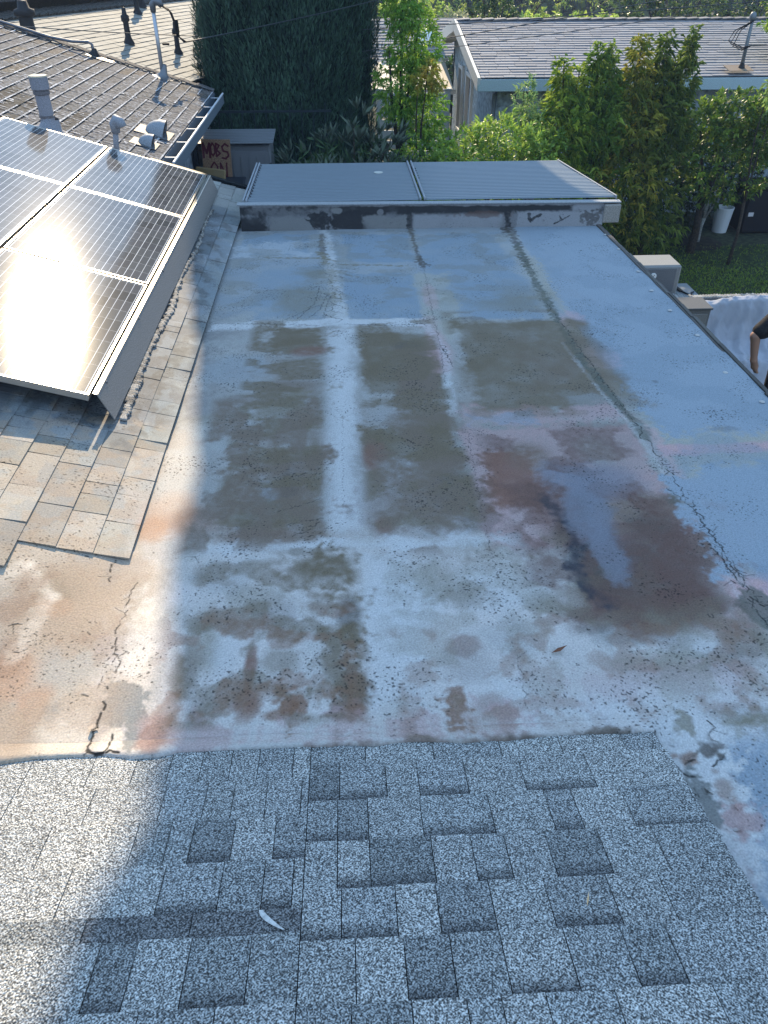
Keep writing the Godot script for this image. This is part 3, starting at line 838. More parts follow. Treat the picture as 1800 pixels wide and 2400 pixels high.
	p.crack([-0.137, -5.184, -0.083, -5.095, -0.011, -5.058], 0.006, 0.8)
	p.crack([-0.108, -5.054, -0.067, -4.969, -0.012, -4.934], 0.006, 0.8)
	p.crack([-0.079, -4.929, -0.082, -4.85, -0.013, -4.815], 0.006, 0.8)
	p.crack([-0.133, -4.813, -0.068, -4.733, -0.014, -4.7], 0.006, 0.8)
	p.crack([-0.022, -5.696, 0.064, -5.661, 0.116, -5.699], 0.004, 0.3)
	p.crack([-0.022, -5.626, 0.062, -5.592, 0.114, -5.629], 0.004, 0.3)
	p.crack([-0.023, -5.557, 0.061, -5.523, 0.112, -5.56], 0.004, 0.3)
	p.crack([-0.023, -5.489, 0.06, -5.456, 0.11, -5.492], 0.004, 0.3)
	p.crack([-0.024, -5.423, 0.058, -5.39, 0.109, -5.425], 0.004, 0.3)
	p.crack([0.565, -4.308, 0.596, -4.286, 0.578, -4.228], 0.006, 0.6)
	p.crack([0.57, -4.248, 0.598, -4.227, 0.585, -4.17], 0.006, 0.6)
	p.crack([0.574, -4.19, 0.599, -4.169, 0.592, -4.113], 0.006, 0.6)
	p.crack([0.578, -4.133, 0.6, -4.113, 0.599, -4.057], 0.006, 0.6)
	p.crack([0.582, -4.077, 0.601, -4.057, 0.605, -4.003], 0.006, 0.6)
	p.crack([0.596, -5.663, 0.583, -5.19, 0.572, -4.775, 0.569, -4.341, 0.538, -3.794], 0.004, 0.5)
	p.crack([0.582, -4.209, 0.574, -4.261, 0.592, -4.113], 0.009, 0.6)
	p.crack([0.553, -4.738, 0.712, -4.691, 0.789, -4.702], 0.005, 0.6)
	p.crack([1.352, -4.934, 1.361, -4.836, 1.319, -4.759], 0.006, 0.8)
	p.crack([1.361, -4.756, 1.369, -4.663, 1.355, -4.589], 0.006, 0.8)
	p.crack([1.369, -4.588, 1.378, -4.5, 1.389, -4.428], 0.006, 0.8)
	p.crack([1.377, -4.428, 1.385, -4.345, 1.346, -4.279], 0.006, 0.8)
	p.crack([1.385, -4.277, 1.392, -4.197, 1.379, -4.134], 0.006, 0.8)
	p.crack([1.392, -4.133, 1.399, -4.057, 1.41, -3.996], 0.006, 0.8)
	p.crack([1.399, -3.996, 1.406, -3.924, 1.369, -3.868], 0.006, 0.8)
	p.crack([1.406, -3.866, 1.412, -3.797, 1.399, -3.742], 0.006, 0.8)
	p.crack([1.412, -3.741, 1.418, -3.676, 1.428, -3.622], 0.006, 0.8)
	p.crack([1.418, -3.622, 1.424, -3.56, 1.39, -3.511], 0.006, 0.8)
	p.crack([1.423, -3.509, 1.429, -3.449, 1.417, -3.401], 0.006, 0.8)
	p.crack([1.429, -3.4, 1.435, -3.343, 1.443, -3.295], 0.006, 0.8)
	p.crack([1.435, -3.314, 1.458, -3.267, 1.419, -3.162], 0.007, 0.9)
	p.crack([1.44, -3.17, 1.461, -3.125, 1.443, -3.025], 0.007, 0.9)
	p.crack([1.444, -3.033, 1.465, -2.991, 1.428, -2.898], 0.007, 0.9)
	p.crack([1.448, -2.905, 1.468, -2.865, 1.451, -2.776], 0.007, 0.9)
	p.crack([1.451, -2.783, 1.471, -2.745, 1.436, -2.662], 0.007, 0.9)
	p.crack([1.455, -2.668, 1.474, -2.632, 1.457, -2.552], 0.007, 0.9)
	p.crack([1.458, -2.559, 1.477, -2.525, 1.443, -2.45], 0.007, 0.9)
	p.crack([1.461, -2.455, 1.479, -2.423, 1.463, -2.351], 0.007, 0.9)
	p.crack([1.464, -2.357, 1.482, -2.326, 1.45, -2.259], 0.007, 0.9)
	p.crack([1.467, -2.263, 1.484, -2.234, 1.469, -2.169], 0.007, 0.9)
	p.crack([1.469, -2.174, 1.486, -2.146, 1.456, -2.085], 0.007, 0.9)
	p.crack([1.472, -2.089, 1.488, -2.062, 1.474, -2.003], 0.007, 0.9)
	p.crack([1.399, -2.742, 1.449, -2.6, 1.466, -2.39, 1.47, -2.134], 0.007, 0.9)
	p.crack([1.436, -2.317, 1.452, -2.135, 1.462, -2.095], 0.008, 0.6)
	p.crack([1.412, -2.124, 1.465, -2.102], 0.008, 0.5)
	p.crack([1.446, -2.019, 1.451, -1.934, 1.466, -1.874], 0.011, 0.7)
	p.crack([1.46, -2.031, 1.489, -1.98, 1.52, -1.99], 0.009, 0.5)
	p.crack([-0.747, -1.531, -0.753, -1.481], 0.008, 0)
	p.crack([-0.733, -1.468, -0.729, -1.435], 0.008, 0)
	p.crack([-0.735, -1.46, -0.754, -1.397, -0.737, -1.248], 0.001, 0)
	p.crack([-0.918, -2.354, -0.923, -2.284, -0.913, -2.231], 0.009, 0.3)
	p.crack([-0.813, -2.235, -0.825, -2.176, -0.823, -2.14, -0.824, -2.067, -0.827, -2.006, -0.833, -1.961], 0.007, 0.15)
	p.crack([-0.824, -1.94, -0.817, -1.896, -0.819, -1.864, -0.783, -1.839], 0.008, 0.1)
	p.crack([-0.787, -1.831, -0.793, -1.78, -0.81, -1.755], 0.006, 0.1)
	p.crack([-0.832, -1.766, -0.834, -1.717], 0.006, 0)
	p.crack([-0.815, -1.722, -0.803, -1.712], 0.007, 0)
	p.crack([-0.805, -1.659, -0.795, -1.627, -0.803, -1.574, -0.803, -1.5, -0.807, -1.477], 0.01, 0.05)
	p.crack([-0.801, -1.495, -0.792, -1.486, -0.754, -1.482, -0.735, -1.491, -0.708, -1.481], 0.017, 0.05)
	p.crack([-0.896, -1.686, -0.859, -1.684], 0.009, 0.1)
	p.crack([-1.182, -1.959, -1.141, -1.971], 0.008, 0.1)
	p.crack([-0.692, -2.373, -0.603, -2.383], 0.004, 0.1)
	p.crack([-1.083, -1.876, -1.136, -1.855], 0.006, 0)
	p.crack([-0.31, -2.66, -0.214, -2.706, -0.135, -2.736], 0.004, 0.2)
	p.crack([-0.295, -2.562, -0.19, -2.588, -0.104, -2.6], 0.003, 0.2)
	p.crack([-0.253, -2.482, -0.188, -2.509, -0.132, -2.569], 0.005, 0.2)
	p.crack([-0.359, -4.072, -0.334, -3.982], 0.004, 0)
	p.crack([0.789, -3.372, 0.833, -3.356], 0.006, 0)
	p.crack([1.085, -1.482, 1.098, -1.46, 1.065, -1.43], 0.008, 0.3)
	p.crack([0.9, -1.474, 0.908, -1.456, 0.896, -1.44, 0.906, -1.429], 0.008, 0.3)
	p.crack([0.907, -1.389, 0.914, -1.369], 0.008, 0.3)
	p.crack([0.905, -1.324, 0.918, -1.305, 0.934, -1.291, 0.922, -1.277], 0.008, 0.3)
	p.crack([0.931, -1.331, 0.943, -1.303, 0.969, -1.293], 0.008, 0.3)
	p.crack([0.887, -1.294, 0.902, -1.288, 0.932, -1.304], 0.008, 0.3)
	p.crack([0.909, -1.225, 0.939, -1.234, 0.957, -1.227], 0.008, 0.3)
	p.crack([0.924, -1.21, 0.952, -1.198], 0.008, 0.3)
	p.crack([0.945, -1.23, 0.951, -1.218], 0.008, 0.3)
	p.crack([0.937, -1.159, 0.945, -1.147], 0.008, 0.3)
	p.crack([0.933, -1.132, 0.946, -1.117, 0.973, -1.105], 0.008, 0.3)
	p.crack([1.036, -1.325, 1.073, -1.347, 1.094, -1.37], 0.008, 0.3)
	p.crack([0.958, -1.337, 0.991, -1.351], 0.008, 0.3)
	p.crack([0.605, -1.979, 0.614, -1.971], 0.006, 0)
	p.crack([0.832, -1.819, 0.839, -1.812], 0.006, 0)
	p.crack([0.713, -1.942, 0.721, -1.935], 0.006, 0)
	p.crack([0.933, -1.786, 0.94, -1.779], 0.006, 0)
	p.crack([0.818, -1.907, 0.826, -1.899], 0.006, 0)
	p.crack([0.637, -1.774, 0.645, -1.767], 0.006, 0)
	p.crack([0.922, -1.872, 0.93, -1.865], 0.006, 0)
	p.crack([0.738, -1.741, 0.745, -1.735], 0.006, 0)
	p.crack([0.619, -1.859, 0.627, -1.852], 0.006, 0)
	p.crack([0.91, -1.963, 0.918, -1.955], 0.006, 0)
	var tx := p.finish(1.0)
	var m := StandardMaterial3D.new()
	m.albedo_texture = tx[0]
	m.roughness = 0.72
	m.metallic_specular = 0.35
	m.texture_repeat = false
	relief(m, tx[1], 0.5)
	var und := FastNoiseLite.new()
	und.seed = 21; und.frequency = 1.4; und.fractal_octaves = 3
	var b := Mb.new()
	var nx := 98
	var nz := 160
	var gx := func(k: int) -> float: return -1.6 + 3.84 * k / nx
	var gz := func(k: int) -> float: return -6.76 + 6.26 * k / nz
	var gp := func(i: int, j: int) -> Vector3:
		var x: float = gx.call(i) - (0.05 * clampf((-gz.call(j) - 4.6) / 2.0, 0.0, 1.0) if i == nx else 0.0)
		var z: float = gz.call(j)
		var y := coat_y(x, z)
		if x < XL - 0.01 and z < -2.42: y = roof_y(x) - 0.02
		y += und.get_noise_2d(x, z) * 0.007 + 0.012 * exp(-pow((x + 0.05) / 0.09, 2.0)) * ramp(-6.5, -5.0, z)
		if z > -1.46 and x < 0.86: y = minf(y, 2.24)
		y += 0.028 * exp(-(pow((x - 1.01) / 0.045, 2.0) + pow((z + 1.475) / 0.05, 2.0)))
		y += 0.006 * (exp(-pow((x - 0.585) / 0.02, 2.0)) + exp(-pow((x - 1.42) / 0.03, 2.0)))
		return Vector3(x, y, z)
	for j in nz:
		for i in nx:
			b.quad(gp.call(i, j), gp.call(i + 1, j), gp.call(i + 1, j + 1), gp.call(i, j + 1))
			var q := []
			for e in [[0, 0], [1, 0], [1, 1], [0, 1]]: q.append(Vector2((gx.call(i + e[0]) + 1.6) / (p.fw / 274.0), (gz.call(j + e[1]) + 7.9) / (p.fh / 274.0)))
			b.u.append_array([q[0], q[1], q[2], q[0], q[2], q[3]])
	var fr := put(b.mesh(true), "flat_roof", m, ho)
	# its edge: a worn metal drip edge on a dark fascia, cap nails along it
	b = Mb.new()
	b.col = Color(0.10, 0.09, 0.08)
	b.bar(Vector3(2.235, 2.16, -0.45), Vector3(2.235, 2.16, -4.6), 0.03, 0.16)
	b.bar(Vector3(2.235, 2.16, -4.6), Vector3(2.185, 2.16, -6.74), 0.03, 0.16)
	b.box(Vector3(0.64, 2.10, -3.6), Vector3(3.05, 0.2, 6.3))
	put(b.mesh(), "fascia", M.wood, ho)
	b = Mb.new()
	for k in 30:
		b.col = Color(0.2, 0.19, 0.17) * rng.randf_range(0.6, 1.5)
		var z0 := -6.74 + k * 0.21
		b.box(Vector3(2.246 - 0.05 * clampf((-z0 - 4.6) / 2.0, 0.0, 1.0) + rng.randf_range(-0.004, 0.006), flat_y(z0) + 0.004, z0 + 0.105), Vector3(0.028, 0.01, 0.215), 0.003, Basis(Vector3.UP, rng.randf_range(-0.02, 0.02)))
	put(b.mesh(), "drip_edge", M.dull_metal, ho)
	for k in 13:
		b = Mb.new()
		b.col = Color(0.42, 0.41, 0.39)
		var z := -6.4 + k * 0.42 + rng.randf_range(-0.07, 0.07)
		b.lathe(Vector3(2.15 + rng.randf_range(-0.03, 0.03), flat_y(z) + 0.004, z), [Vector2(0.0, 0.005), Vector2(0.008, 0.004), Vector2(0.015, 0.0)], 10)
		put(b.mesh(), "cap_nail", M.plastic, fr)
	# walls under the roofs
	b = Mb.new()
	b.col = Color(0.33, 0.40, 0.47)
	b.box(Vector3(-4.2, 1.2, -6.5), Vector3(4.4, 2.4, 10.0))
	b.box(Vector3(-1.5, 1.1, -5.0), Vector3(1.2, 2.2, 5.5))
	b.box(Vector3(0.2, 1.0, 3.0), Vector3(3.6, 2.0, 8.0))
	put(b.mesh(), "wall", M.stucco, ho)
	# patio posts holding the flat roof up
	for z in [-6.5, -3.2, -0.8]:
		b = Mb.new()
		b.col = Color(0.45, 0.45, 0.43)
		b.box(Vector3(2.1, 1.0, z), Vector3(0.1, 2.0, 0.1), 0.008)
		put(b.mesh(), "post", M.paint, ho)
	M.painted_shingle = m.duplicate()
	M.painted_shingle.vertex_color_use_as_albedo = true
	coat_size = Vector2(p.fw / 274.0, p.fh / 274.0)
	# the coating laps unevenly over the lowest shingles
	b = Mb.new()
	var lipn := FastNoiseLite.new()
	lipn.seed = 61; lipn.frequency = 3.0; lipn.fractal_octaves = 4
	for k in 200:
		var q := []
		for e in [0, 1]:
			var x: float = -1.6 + (k + e) * 0.0125
			var reach := 0.012 + 0.03 * maxf(0.0, lipn.get_noise_1d(x) + 0.15)
			var y0 := coat_y(x, -1.50)
			q.append([Vector3(x, y0 + 0.004, -1.505), Vector3(x, 2.268 + 0.004 * lipn.get_noise_1d(x * 9.0), -1.462), Vector3(x, 2.2665 + SLOPE * reach, -1.46 + reach), Vector3(x, 2.258 + SLOPE * reach, -1.458 + reach)])
		for e in 3:
			b.quad(q[0][e], q[1][e], q[1][e + 1], q[0][e + 1])
			for v in [q[0][e], q[1][e], q[1][e + 1], q[0][e], q[1][e + 1], q[0][e + 1]]: b.u.append(Vector2((v.x + 1.6) / (p.fw / 274.0), (v.z + 7.9 - 0.03) / (p.fh / 274.0)))
	put(b.mesh(true), "coating_lip", m, fr)
	for q in [[0.965, -1.36, 0.5, 0.022], [1.0, -1.25, 2.2, 0.03], [1.055, -1.18, 4.0, 0.02], [1.02, -1.13, 1.0, 0.024], [1.09, -1.42, 3.2, 0.035], [0.94, -1.40, 5.2, 0.02], [-0.80, -1.56, 2.6, 0.03]]:
		b = Mb.new()
		for k in 4:
			var t0 := k / 4.0
			var t1 := (k + 1) / 4.0
			var f := func(t: float, s: float) -> Vector3:
				var wd: float = q[3] * 0.5 * s * (1.0 - 0.6 * t * t)
				var a: Vector3 = Vector3(q[0], coat_y(q[0], q[1]) + 0.005 + 0.012 * t * t, q[1])
				return a + Vector3(cos(q[2]), 0, sin(q[2])) * q[3] * 0.8 * t + Vector3(-sin(q[2]), 0, cos(q[2])) * (wd + 0.004 * sin(t * 5.0))
			b.quad(f.call(t0, -1.0), f.call(t1, -1.0), f.call(t1, 1.0), f.call(t0, 1.0))
		for v in b.v: b.u.append(Vector2((v.x + 1.6) / (p.fw / 274.0), (v.z + 7.9) / (p.fh / 274.0)))
		put(b.mesh(true), "peeling_flap", m, fr)
	near_slope(ho)
	left_slope(ho)

func near_slope(ho: Node3D) -> void:
	var a := atan(SLOPE)
	var uu := Vector3(0, sin(a), cos(a))
	var n := Vector3(0, cos(a), -sin(a))
	var ux := Vector3.RIGHT
	var o := Vector3(0, 2.252, -1.46)
	var b := Mb.new()
	b.box(o + uu * 1.1 - n * 0.035 + ux * (-1.05), Vector3(3.88, 0.06, 2.22), 0.0, Basis(ux, n, uu))
	var deck := put(b.mesh(), "near_roof", M.deck, ho)
	var lt := Color(0.95, 0.96, 0.97)
	var md := Color(0.80, 0.82, 0.84)
	var dk := Color(0.63, 0.65, 0.67)
	var hl := Color(0.46, 0.46, 0.48)
	var bd := Color(0.26, 0.27, 0.29)
	# each course: where it starts, where it ends up the slope, and its tabs (right end, tone, dark band)
	var right := [
		[0.0, 0.1, [[0.02, md, 0], [0.22, lt, 0], [0.42, md, 0], [0.6, lt, 0], [0.79, lt, 0], [0.9, md, 0]]],
		[0.1, 0.25, [[-0.055, dk, 1], [0.075, md, 1], [0.165, lt, 0], [0.30, md, 1], [0.46, lt, 0], [0.655, lt, 1], [0.905, lt, 0]]],
		[0.25, 0.40, [[-0.06, md, 1], [0.02, dk, 1], [0.16, lt, 0], [0.345, md, 1], [0.5, lt, 0], [0.575, md, 1], [0.71, lt, 0], [0.905, md, 2]]],
		[0.40, 0.55, [[-0.06, lt, 0], [0.02, lt, 1], [0.175, dk, 1], [0.275, lt, 0], [0.36, md, 1], [0.465, lt, 0], [0.60, dk, 1], [0.74, lt, 0], [0.905, md, 0]]],
		[0.55, 0.69, [[-0.05, lt, 1], [0.075, md, 1], [0.17, lt, 0], [0.295, dk, 1], [0.425, lt, 0], [0.575, md, 1], [0.7, lt, 0], [0.905, md, 0]]],
		[0.69, 0.84, [[-0.02, lt, 0], [0.085, lt, 0], [0.185, dk, 1], [0.295, md, 0], [0.435, lt, 1], [0.56, md, 0], [0.66, dk, 1], [0.905, md, 0]]],
		[0.84, 0.99, [[-0.03, md, 0], [0.09, dk, 1], [0.2, lt, 0], [0.27, md, 0], [0.36, lt, 0], [0.5, md, 1], [0.7, lt, 0], [0.905, md, 0]]],
		[0.99, 1.14, [[0.0, md, 0], [0.13, lt, 1], [0.27, md, 0], [0.4, lt, 0], [0.6, md, 1], [0.905, lt, 0]]],
		[1.14, 1.29, [[0.05, lt, 0], [0.2, md, 0], [0.4, lt, 0], [0.65, md, 0], [0.905, lt, 0]]],
		[1.29, 1.44, [[0.05, lt, 0], [0.35, md, 0], [0.6, lt, 0], [0.905, md, 0]]],
	]
	for row in right:
		var x := -0.14
		for t in row[2]:
			one_shingle(deck, o, ux, uu, n, x, t[0], row[0], row[1], t[1], t[2], bd, 0.0)
			x = t[0]
	var left := [
		[0.0, 0.155, [[-0.77, lt, 0], [-0.645, lt, 0], [-0.545, md, 0], [-0.455, lt, 0], [-0.37, lt, 0], [-0.29, lt, 0], [-0.19, md, 0], [-0.14, lt, 0]]],
		[0.155, 0.30, [[-0.73, lt, 0], [-0.535, lt, 0], [-0.42, md, 0], [-0.345, lt, 0], [-0.255, lt, 0], [-0.16, lt, 0], [-0.14, md, 0]]],
		[0.30, 0.45, [[-0.8, lt, 0], [-0.575, lt, 0], [-0.49, md, 0], [-0.43, md, 0], [-0.325, dk, 1], [-0.22, lt, 0], [-0.14, md, 1]]],
		[0.45, 0.60, [[-0.88, lt, 0], [-0.70, lt, 0], [-0.475, lt, 0], [-0.335, md, 1], [-0.235, md, 0], [-0.165, md, 1], [-0.14, lt, 0]]],
		[0.60, 0.665, [[-0.62, dk, 0], [-0.385, hl, 0], [-0.14, hl, 0]]],
		[0.665, 0.83, [[-0.57, lt, 0], [-0.49, dk, 1], [-0.375, lt, 0], [-0.245, dk, 1], [-0.14, md, 0]]],
		[0.83, 0.98, [[-0.6, md, 0], [-0.45, lt, 0], [-0.3, md, 1], [-0.14, lt, 0]]],
		[0.98, 1.13, [[-0.65, lt, 0], [-0.45, md, 0], [-0.3, lt, 0], [-0.14, lt, 0]]],
		[1.13, 1.28, [[-0.65, lt, 0], [-0.4, lt, 0], [-0.14, md, 0]]],
		[1.28, 1.43, [[-0.65, lt, 0], [-0.4, lt, 0], [-0.14, md, 0]]],
	]
	for row in left:
		var x := -1.55
		for t in row[2]:
			if t[0] > -0.85 and x < -0.95:
				one_shingle(deck, o, ux, uu, n, x, -0.95, row[0], row[1], lt, 0, bd, 0.0)
				x = -0.95
			one_shingle(deck, o, ux, uu, n, x, t[0], row[0], row[1], t[1], t[2], bd, 0.0)
			x = t[0]
	# the scuff on the exposed headlap
	b = Mb.new()
	b.col = Color(0.72, 0.72, 0.70)
	var sc := func(k: int, e: float) -> Vector3: return o + uu * (0.604 + k * 0.0062) + ux * (-0.236 + k * k * 0.0007 + e * (0.005 + 0.013 * sin(PI * (k + 0.8) / 10.0))) + n * 0.0105
	for k in 9: b.quad(sc.call(k, 0.0), sc.call(k, 1.0), sc.call(k + 1, 1.0), sc.call(k + 1, 0.0))
	put(b.mesh(), "scuff_mark", M.paint, deck)

func one_shingle(deck: Node3D, o: Vector3, ux: Vector3, uu: Vector3, n: Vector3, x0: float, x1: float, u0: float, u1: float, col: Color, band: int, bd: Color, skew: float) -> void:
	var b := Mb.new()
	var k := rng.randf_range(0.9, 1.1)
	var raise := 0.0075 if band == 0 else 0.0055
	slab(b, o, ux, uu, n, x0 + 0.0012, x1 - 0.0012, u0, u1 + 0.022, raise + rng.randf_range(-0.001, 0.001), Color(col.r * k, col.g * k, col.b * k), 0.05 if band == 1 else (0.035 if band == 2 else 0.0), bd, skew)
	put(b.mesh(), "shingle", M.shingle, deck)

func left_slope(ho: Node3D) -> void:
	var a := atan(SLOPE)
	var uu := Vector3(-cos(a), sin(a), 0)
	var n := Vector3(sin(a), cos(a), 0)
	var ux := Vector3(0, 0, -1)
	var o := Vector3(XL, 2.252, 0)
	var b := Mb.new()
	b.col = Color(1, 1, 1)
	# roof deck in two boxes: the low part beside the flat roof, and the main slope behind it
	b.box(o + uu * 0.5 - n * 0.05 + ux * 5.1, Vector3(1.0, 0.08, 5.48), 0.0, Basis(uu, n, Vector3(0, 0, 1)))
	b.box(o + uu * 3.05 - n * 0.05 + ux * 6.77, Vector3(4.36, 0.08, 10.7), 0.0, Basis(uu, n, Vector3(0, 0, 1)))
	var deck := put(b.mesh(), "left_roof", M.deck, ho)
	var ex := 0.137
	# near courses, weathered and painted over
	for r in 10:
		var u0 := r * ex
		var z := 2.36 - (0.0 if r < 3 else 0.16) + rng.randf_range(-0.006, 0.006)
		var zend := 7.84 if r < 3 else 3.55
		while z < zend:
			var w := (rng.randf_range(0.07, 0.13) if rng.randf() < 0.35 else rng.randf_range(0.13, 0.26)) if z < 4.6 else rng.randf_range(0.12, 0.3)
			var z1 := minf(z + w, zend)
			if zend - z1 < 0.07: z1 = zend
			var k := rng.randf_range(0.72, 1.08)
			var t := ramp(3.6, 2.9, z)
			var col := Color(k, k, k)
			if r == 0 and z > 3.0: col = Color(k, k * 1.04, k * 1.04) * rng.randf_range(0.8, 1.25)
			if rng.randf() < 0.3: col = Color(col.r * 0.93, col.g * 0.97, col.b * 0.98)
			var sb := Mb.new()
			var h := rng.randf_range(0.004, 0.012)
			slab(sb, o, ux, uu, n, z + 0.002, z1 - 0.002, u0, u0 + ex + 0.02, h, Color(col.r, col.g, col.b), 0.0, col, rng.randf_range(-0.015, 0.015))
			for q in sb.v: sb.u.append(Vector2((q.x + 1.6) / coat_size.x, (q.z + 7.9) / coat_size.y))
			put(sb.mesh(), "shingle", M.painted_shingle, deck)
			z = z1
	# the crumbling cement bead beside the panels
	b = Mb.new()
	for k in 150:
		var z := 3.35 + k * 0.024
		b.col = Color(0.42, 0.39, 0.35) * rng.randf_range(0.5, 1.35)
		var w := 0.045 * (0.4 + 0.6 * ramp(6.6, 3.6, z)) * rng.randf_range(0.6, 1.2)
		b.box(o + uu * (0.245 + 0.012 * sin(z * 5.0) + rng.randf_range(-0.008, 0.008)) + n * 0.012 + ux * z, Vector3(w, 0.014, 0.03), 0.004, Basis(uu, n, Vector3(0, 0, 1)) * Basis(Vector3.UP, rng.randf_range(-0.6, 0.6)))
	put(b.mesh(), "cement_bead", M.old_shingle, ho)
	# the far part of the slope: three-tab shingles flecked with painted glints, the nearest as parts
	var rest := Mb.new()
	var made := 0
	for r in range(6, 31):
		var u0 := 0.87 + (r - 6) * 0.142
		var z := 7.30 + rng.randf_range(0.0, 0.2)
		var patch := 0.0
		while z < 12.1:
			var z1 := minf(z + rng.randf_range(0.15, 0.34), 12.1)
			var x := XL - u0
			var k := rng.randf_range(0.8, 1.2)
			var col := Color(0.185, 0.195, 0.215) * k
			if x < -2.5 and z < 8.9 and r % 5 < 3 and rng.randf() < 0.5: col = Color(0.09, 0.092, 0.096) * k
			if z > 11.3 and rng.randf() < 0.35: col = Color(0.19, 0.17, 0.155) * k
			if x < -3.4 and z > 9.0 and z < 11.0 and rng.randf() < 0.35: col = Color(0.22, 0.195, 0.165) * k
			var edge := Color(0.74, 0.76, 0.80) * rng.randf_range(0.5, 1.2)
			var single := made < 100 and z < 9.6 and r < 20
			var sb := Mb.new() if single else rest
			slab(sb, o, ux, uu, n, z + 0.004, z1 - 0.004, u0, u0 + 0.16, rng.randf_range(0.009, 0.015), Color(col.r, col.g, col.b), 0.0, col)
			# sun glints painted as a pale butt edge and pale flecks
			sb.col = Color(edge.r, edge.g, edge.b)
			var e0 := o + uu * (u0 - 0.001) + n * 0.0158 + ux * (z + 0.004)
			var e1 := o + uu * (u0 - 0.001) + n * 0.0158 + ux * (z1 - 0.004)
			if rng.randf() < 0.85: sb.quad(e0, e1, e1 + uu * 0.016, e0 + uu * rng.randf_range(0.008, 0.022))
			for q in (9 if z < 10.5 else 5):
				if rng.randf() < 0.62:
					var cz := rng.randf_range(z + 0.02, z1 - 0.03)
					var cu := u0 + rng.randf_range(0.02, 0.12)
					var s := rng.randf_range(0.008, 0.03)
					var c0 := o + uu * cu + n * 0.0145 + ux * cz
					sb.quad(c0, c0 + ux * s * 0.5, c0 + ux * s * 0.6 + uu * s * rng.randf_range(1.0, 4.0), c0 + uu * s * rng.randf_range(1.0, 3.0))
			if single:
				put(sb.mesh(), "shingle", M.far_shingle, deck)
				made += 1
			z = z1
	stuff(put(rest.mesh(), "glint_flecked_shingles", M.far_shingle, deck))
	# rake trim at the far ends and the gutter along the eave
	b = Mb.new()
	b.col = Color(0.05, 0.055, 0.06)
	b.bar(o + uu * (-0.02) + n * 0.01 + ux * 7.87, o + uu * 0.95 + n * 0.01 + ux * 7.87, 0.06, 0.05, 0.006)
	put(b.mesh(), "rake_flashing", M.dull_metal, ho)
	b = Mb.new()
	b.col = Color(0.16, 0.15, 0.15)
	for k in 18:
		b.bar(o + uu * (0.87 + k * 0.235) + n * 0.022 + ux * 12.12, o + uu * (1.11 + k * 0.235) + n * 0.034 + ux * 12.12, 0.17, 0.014, 0.004)
	put(b.mesh(), "ridge_cap", M.far_shingle, ho)
	var gx := -1.70
	var gy := roof_y(gx)
	b = Mb.new()
	b.col = Color(0.16, 0.20, 0.25)
	b.box(Vector3(gx - 0.005, gy - 0.07, -10.05), Vector3(0.02, 0.14, 4.1))
	b.box(Vector3(gx + 0.06, gy - 0.13, -10.05), Vector3(0.12, 0.012, 4.1))
	b.box(Vector3(gx + 0.12, gy - 0.075, -10.05), Vector3(0.008, 0.11, 4.1))
	var gut := put(b.mesh(), "gutter", M.paint, ho)
	b = Mb.new()
	b.col = Color(0.72, 0.76, 0.80)
	b.box(Vector3(gx + 0.118, gy - 0.012, -10.05), Vector3(0.022, 0.02, 4.12), 0.004)
	put(b.mesh(), "gutter_lip", M.paint, gut)
	for k in 6:
		b = Mb.new()
		b.col = Color(0.66, 0.70, 0.74)
		b.bar(Vector3(gx, gy - 0.005, -8.2 - k * 0.7), Vector3(gx + 0.12, gy - 0.008, -8.2 - k * 0.7), 0.025, 0.006)
		put(b.mesh(), "gutter_strap", M.paint, gut)
	b = Mb.new()
	b.col = Color(0.02, 0.025, 0.03)
	b.box(Vector3(-1.95, 1.15, -11.42), Vector3(0.07, 2.3, 0.08), 0.01)
	put(b.mesh(), "downspout", M.paint, ho)

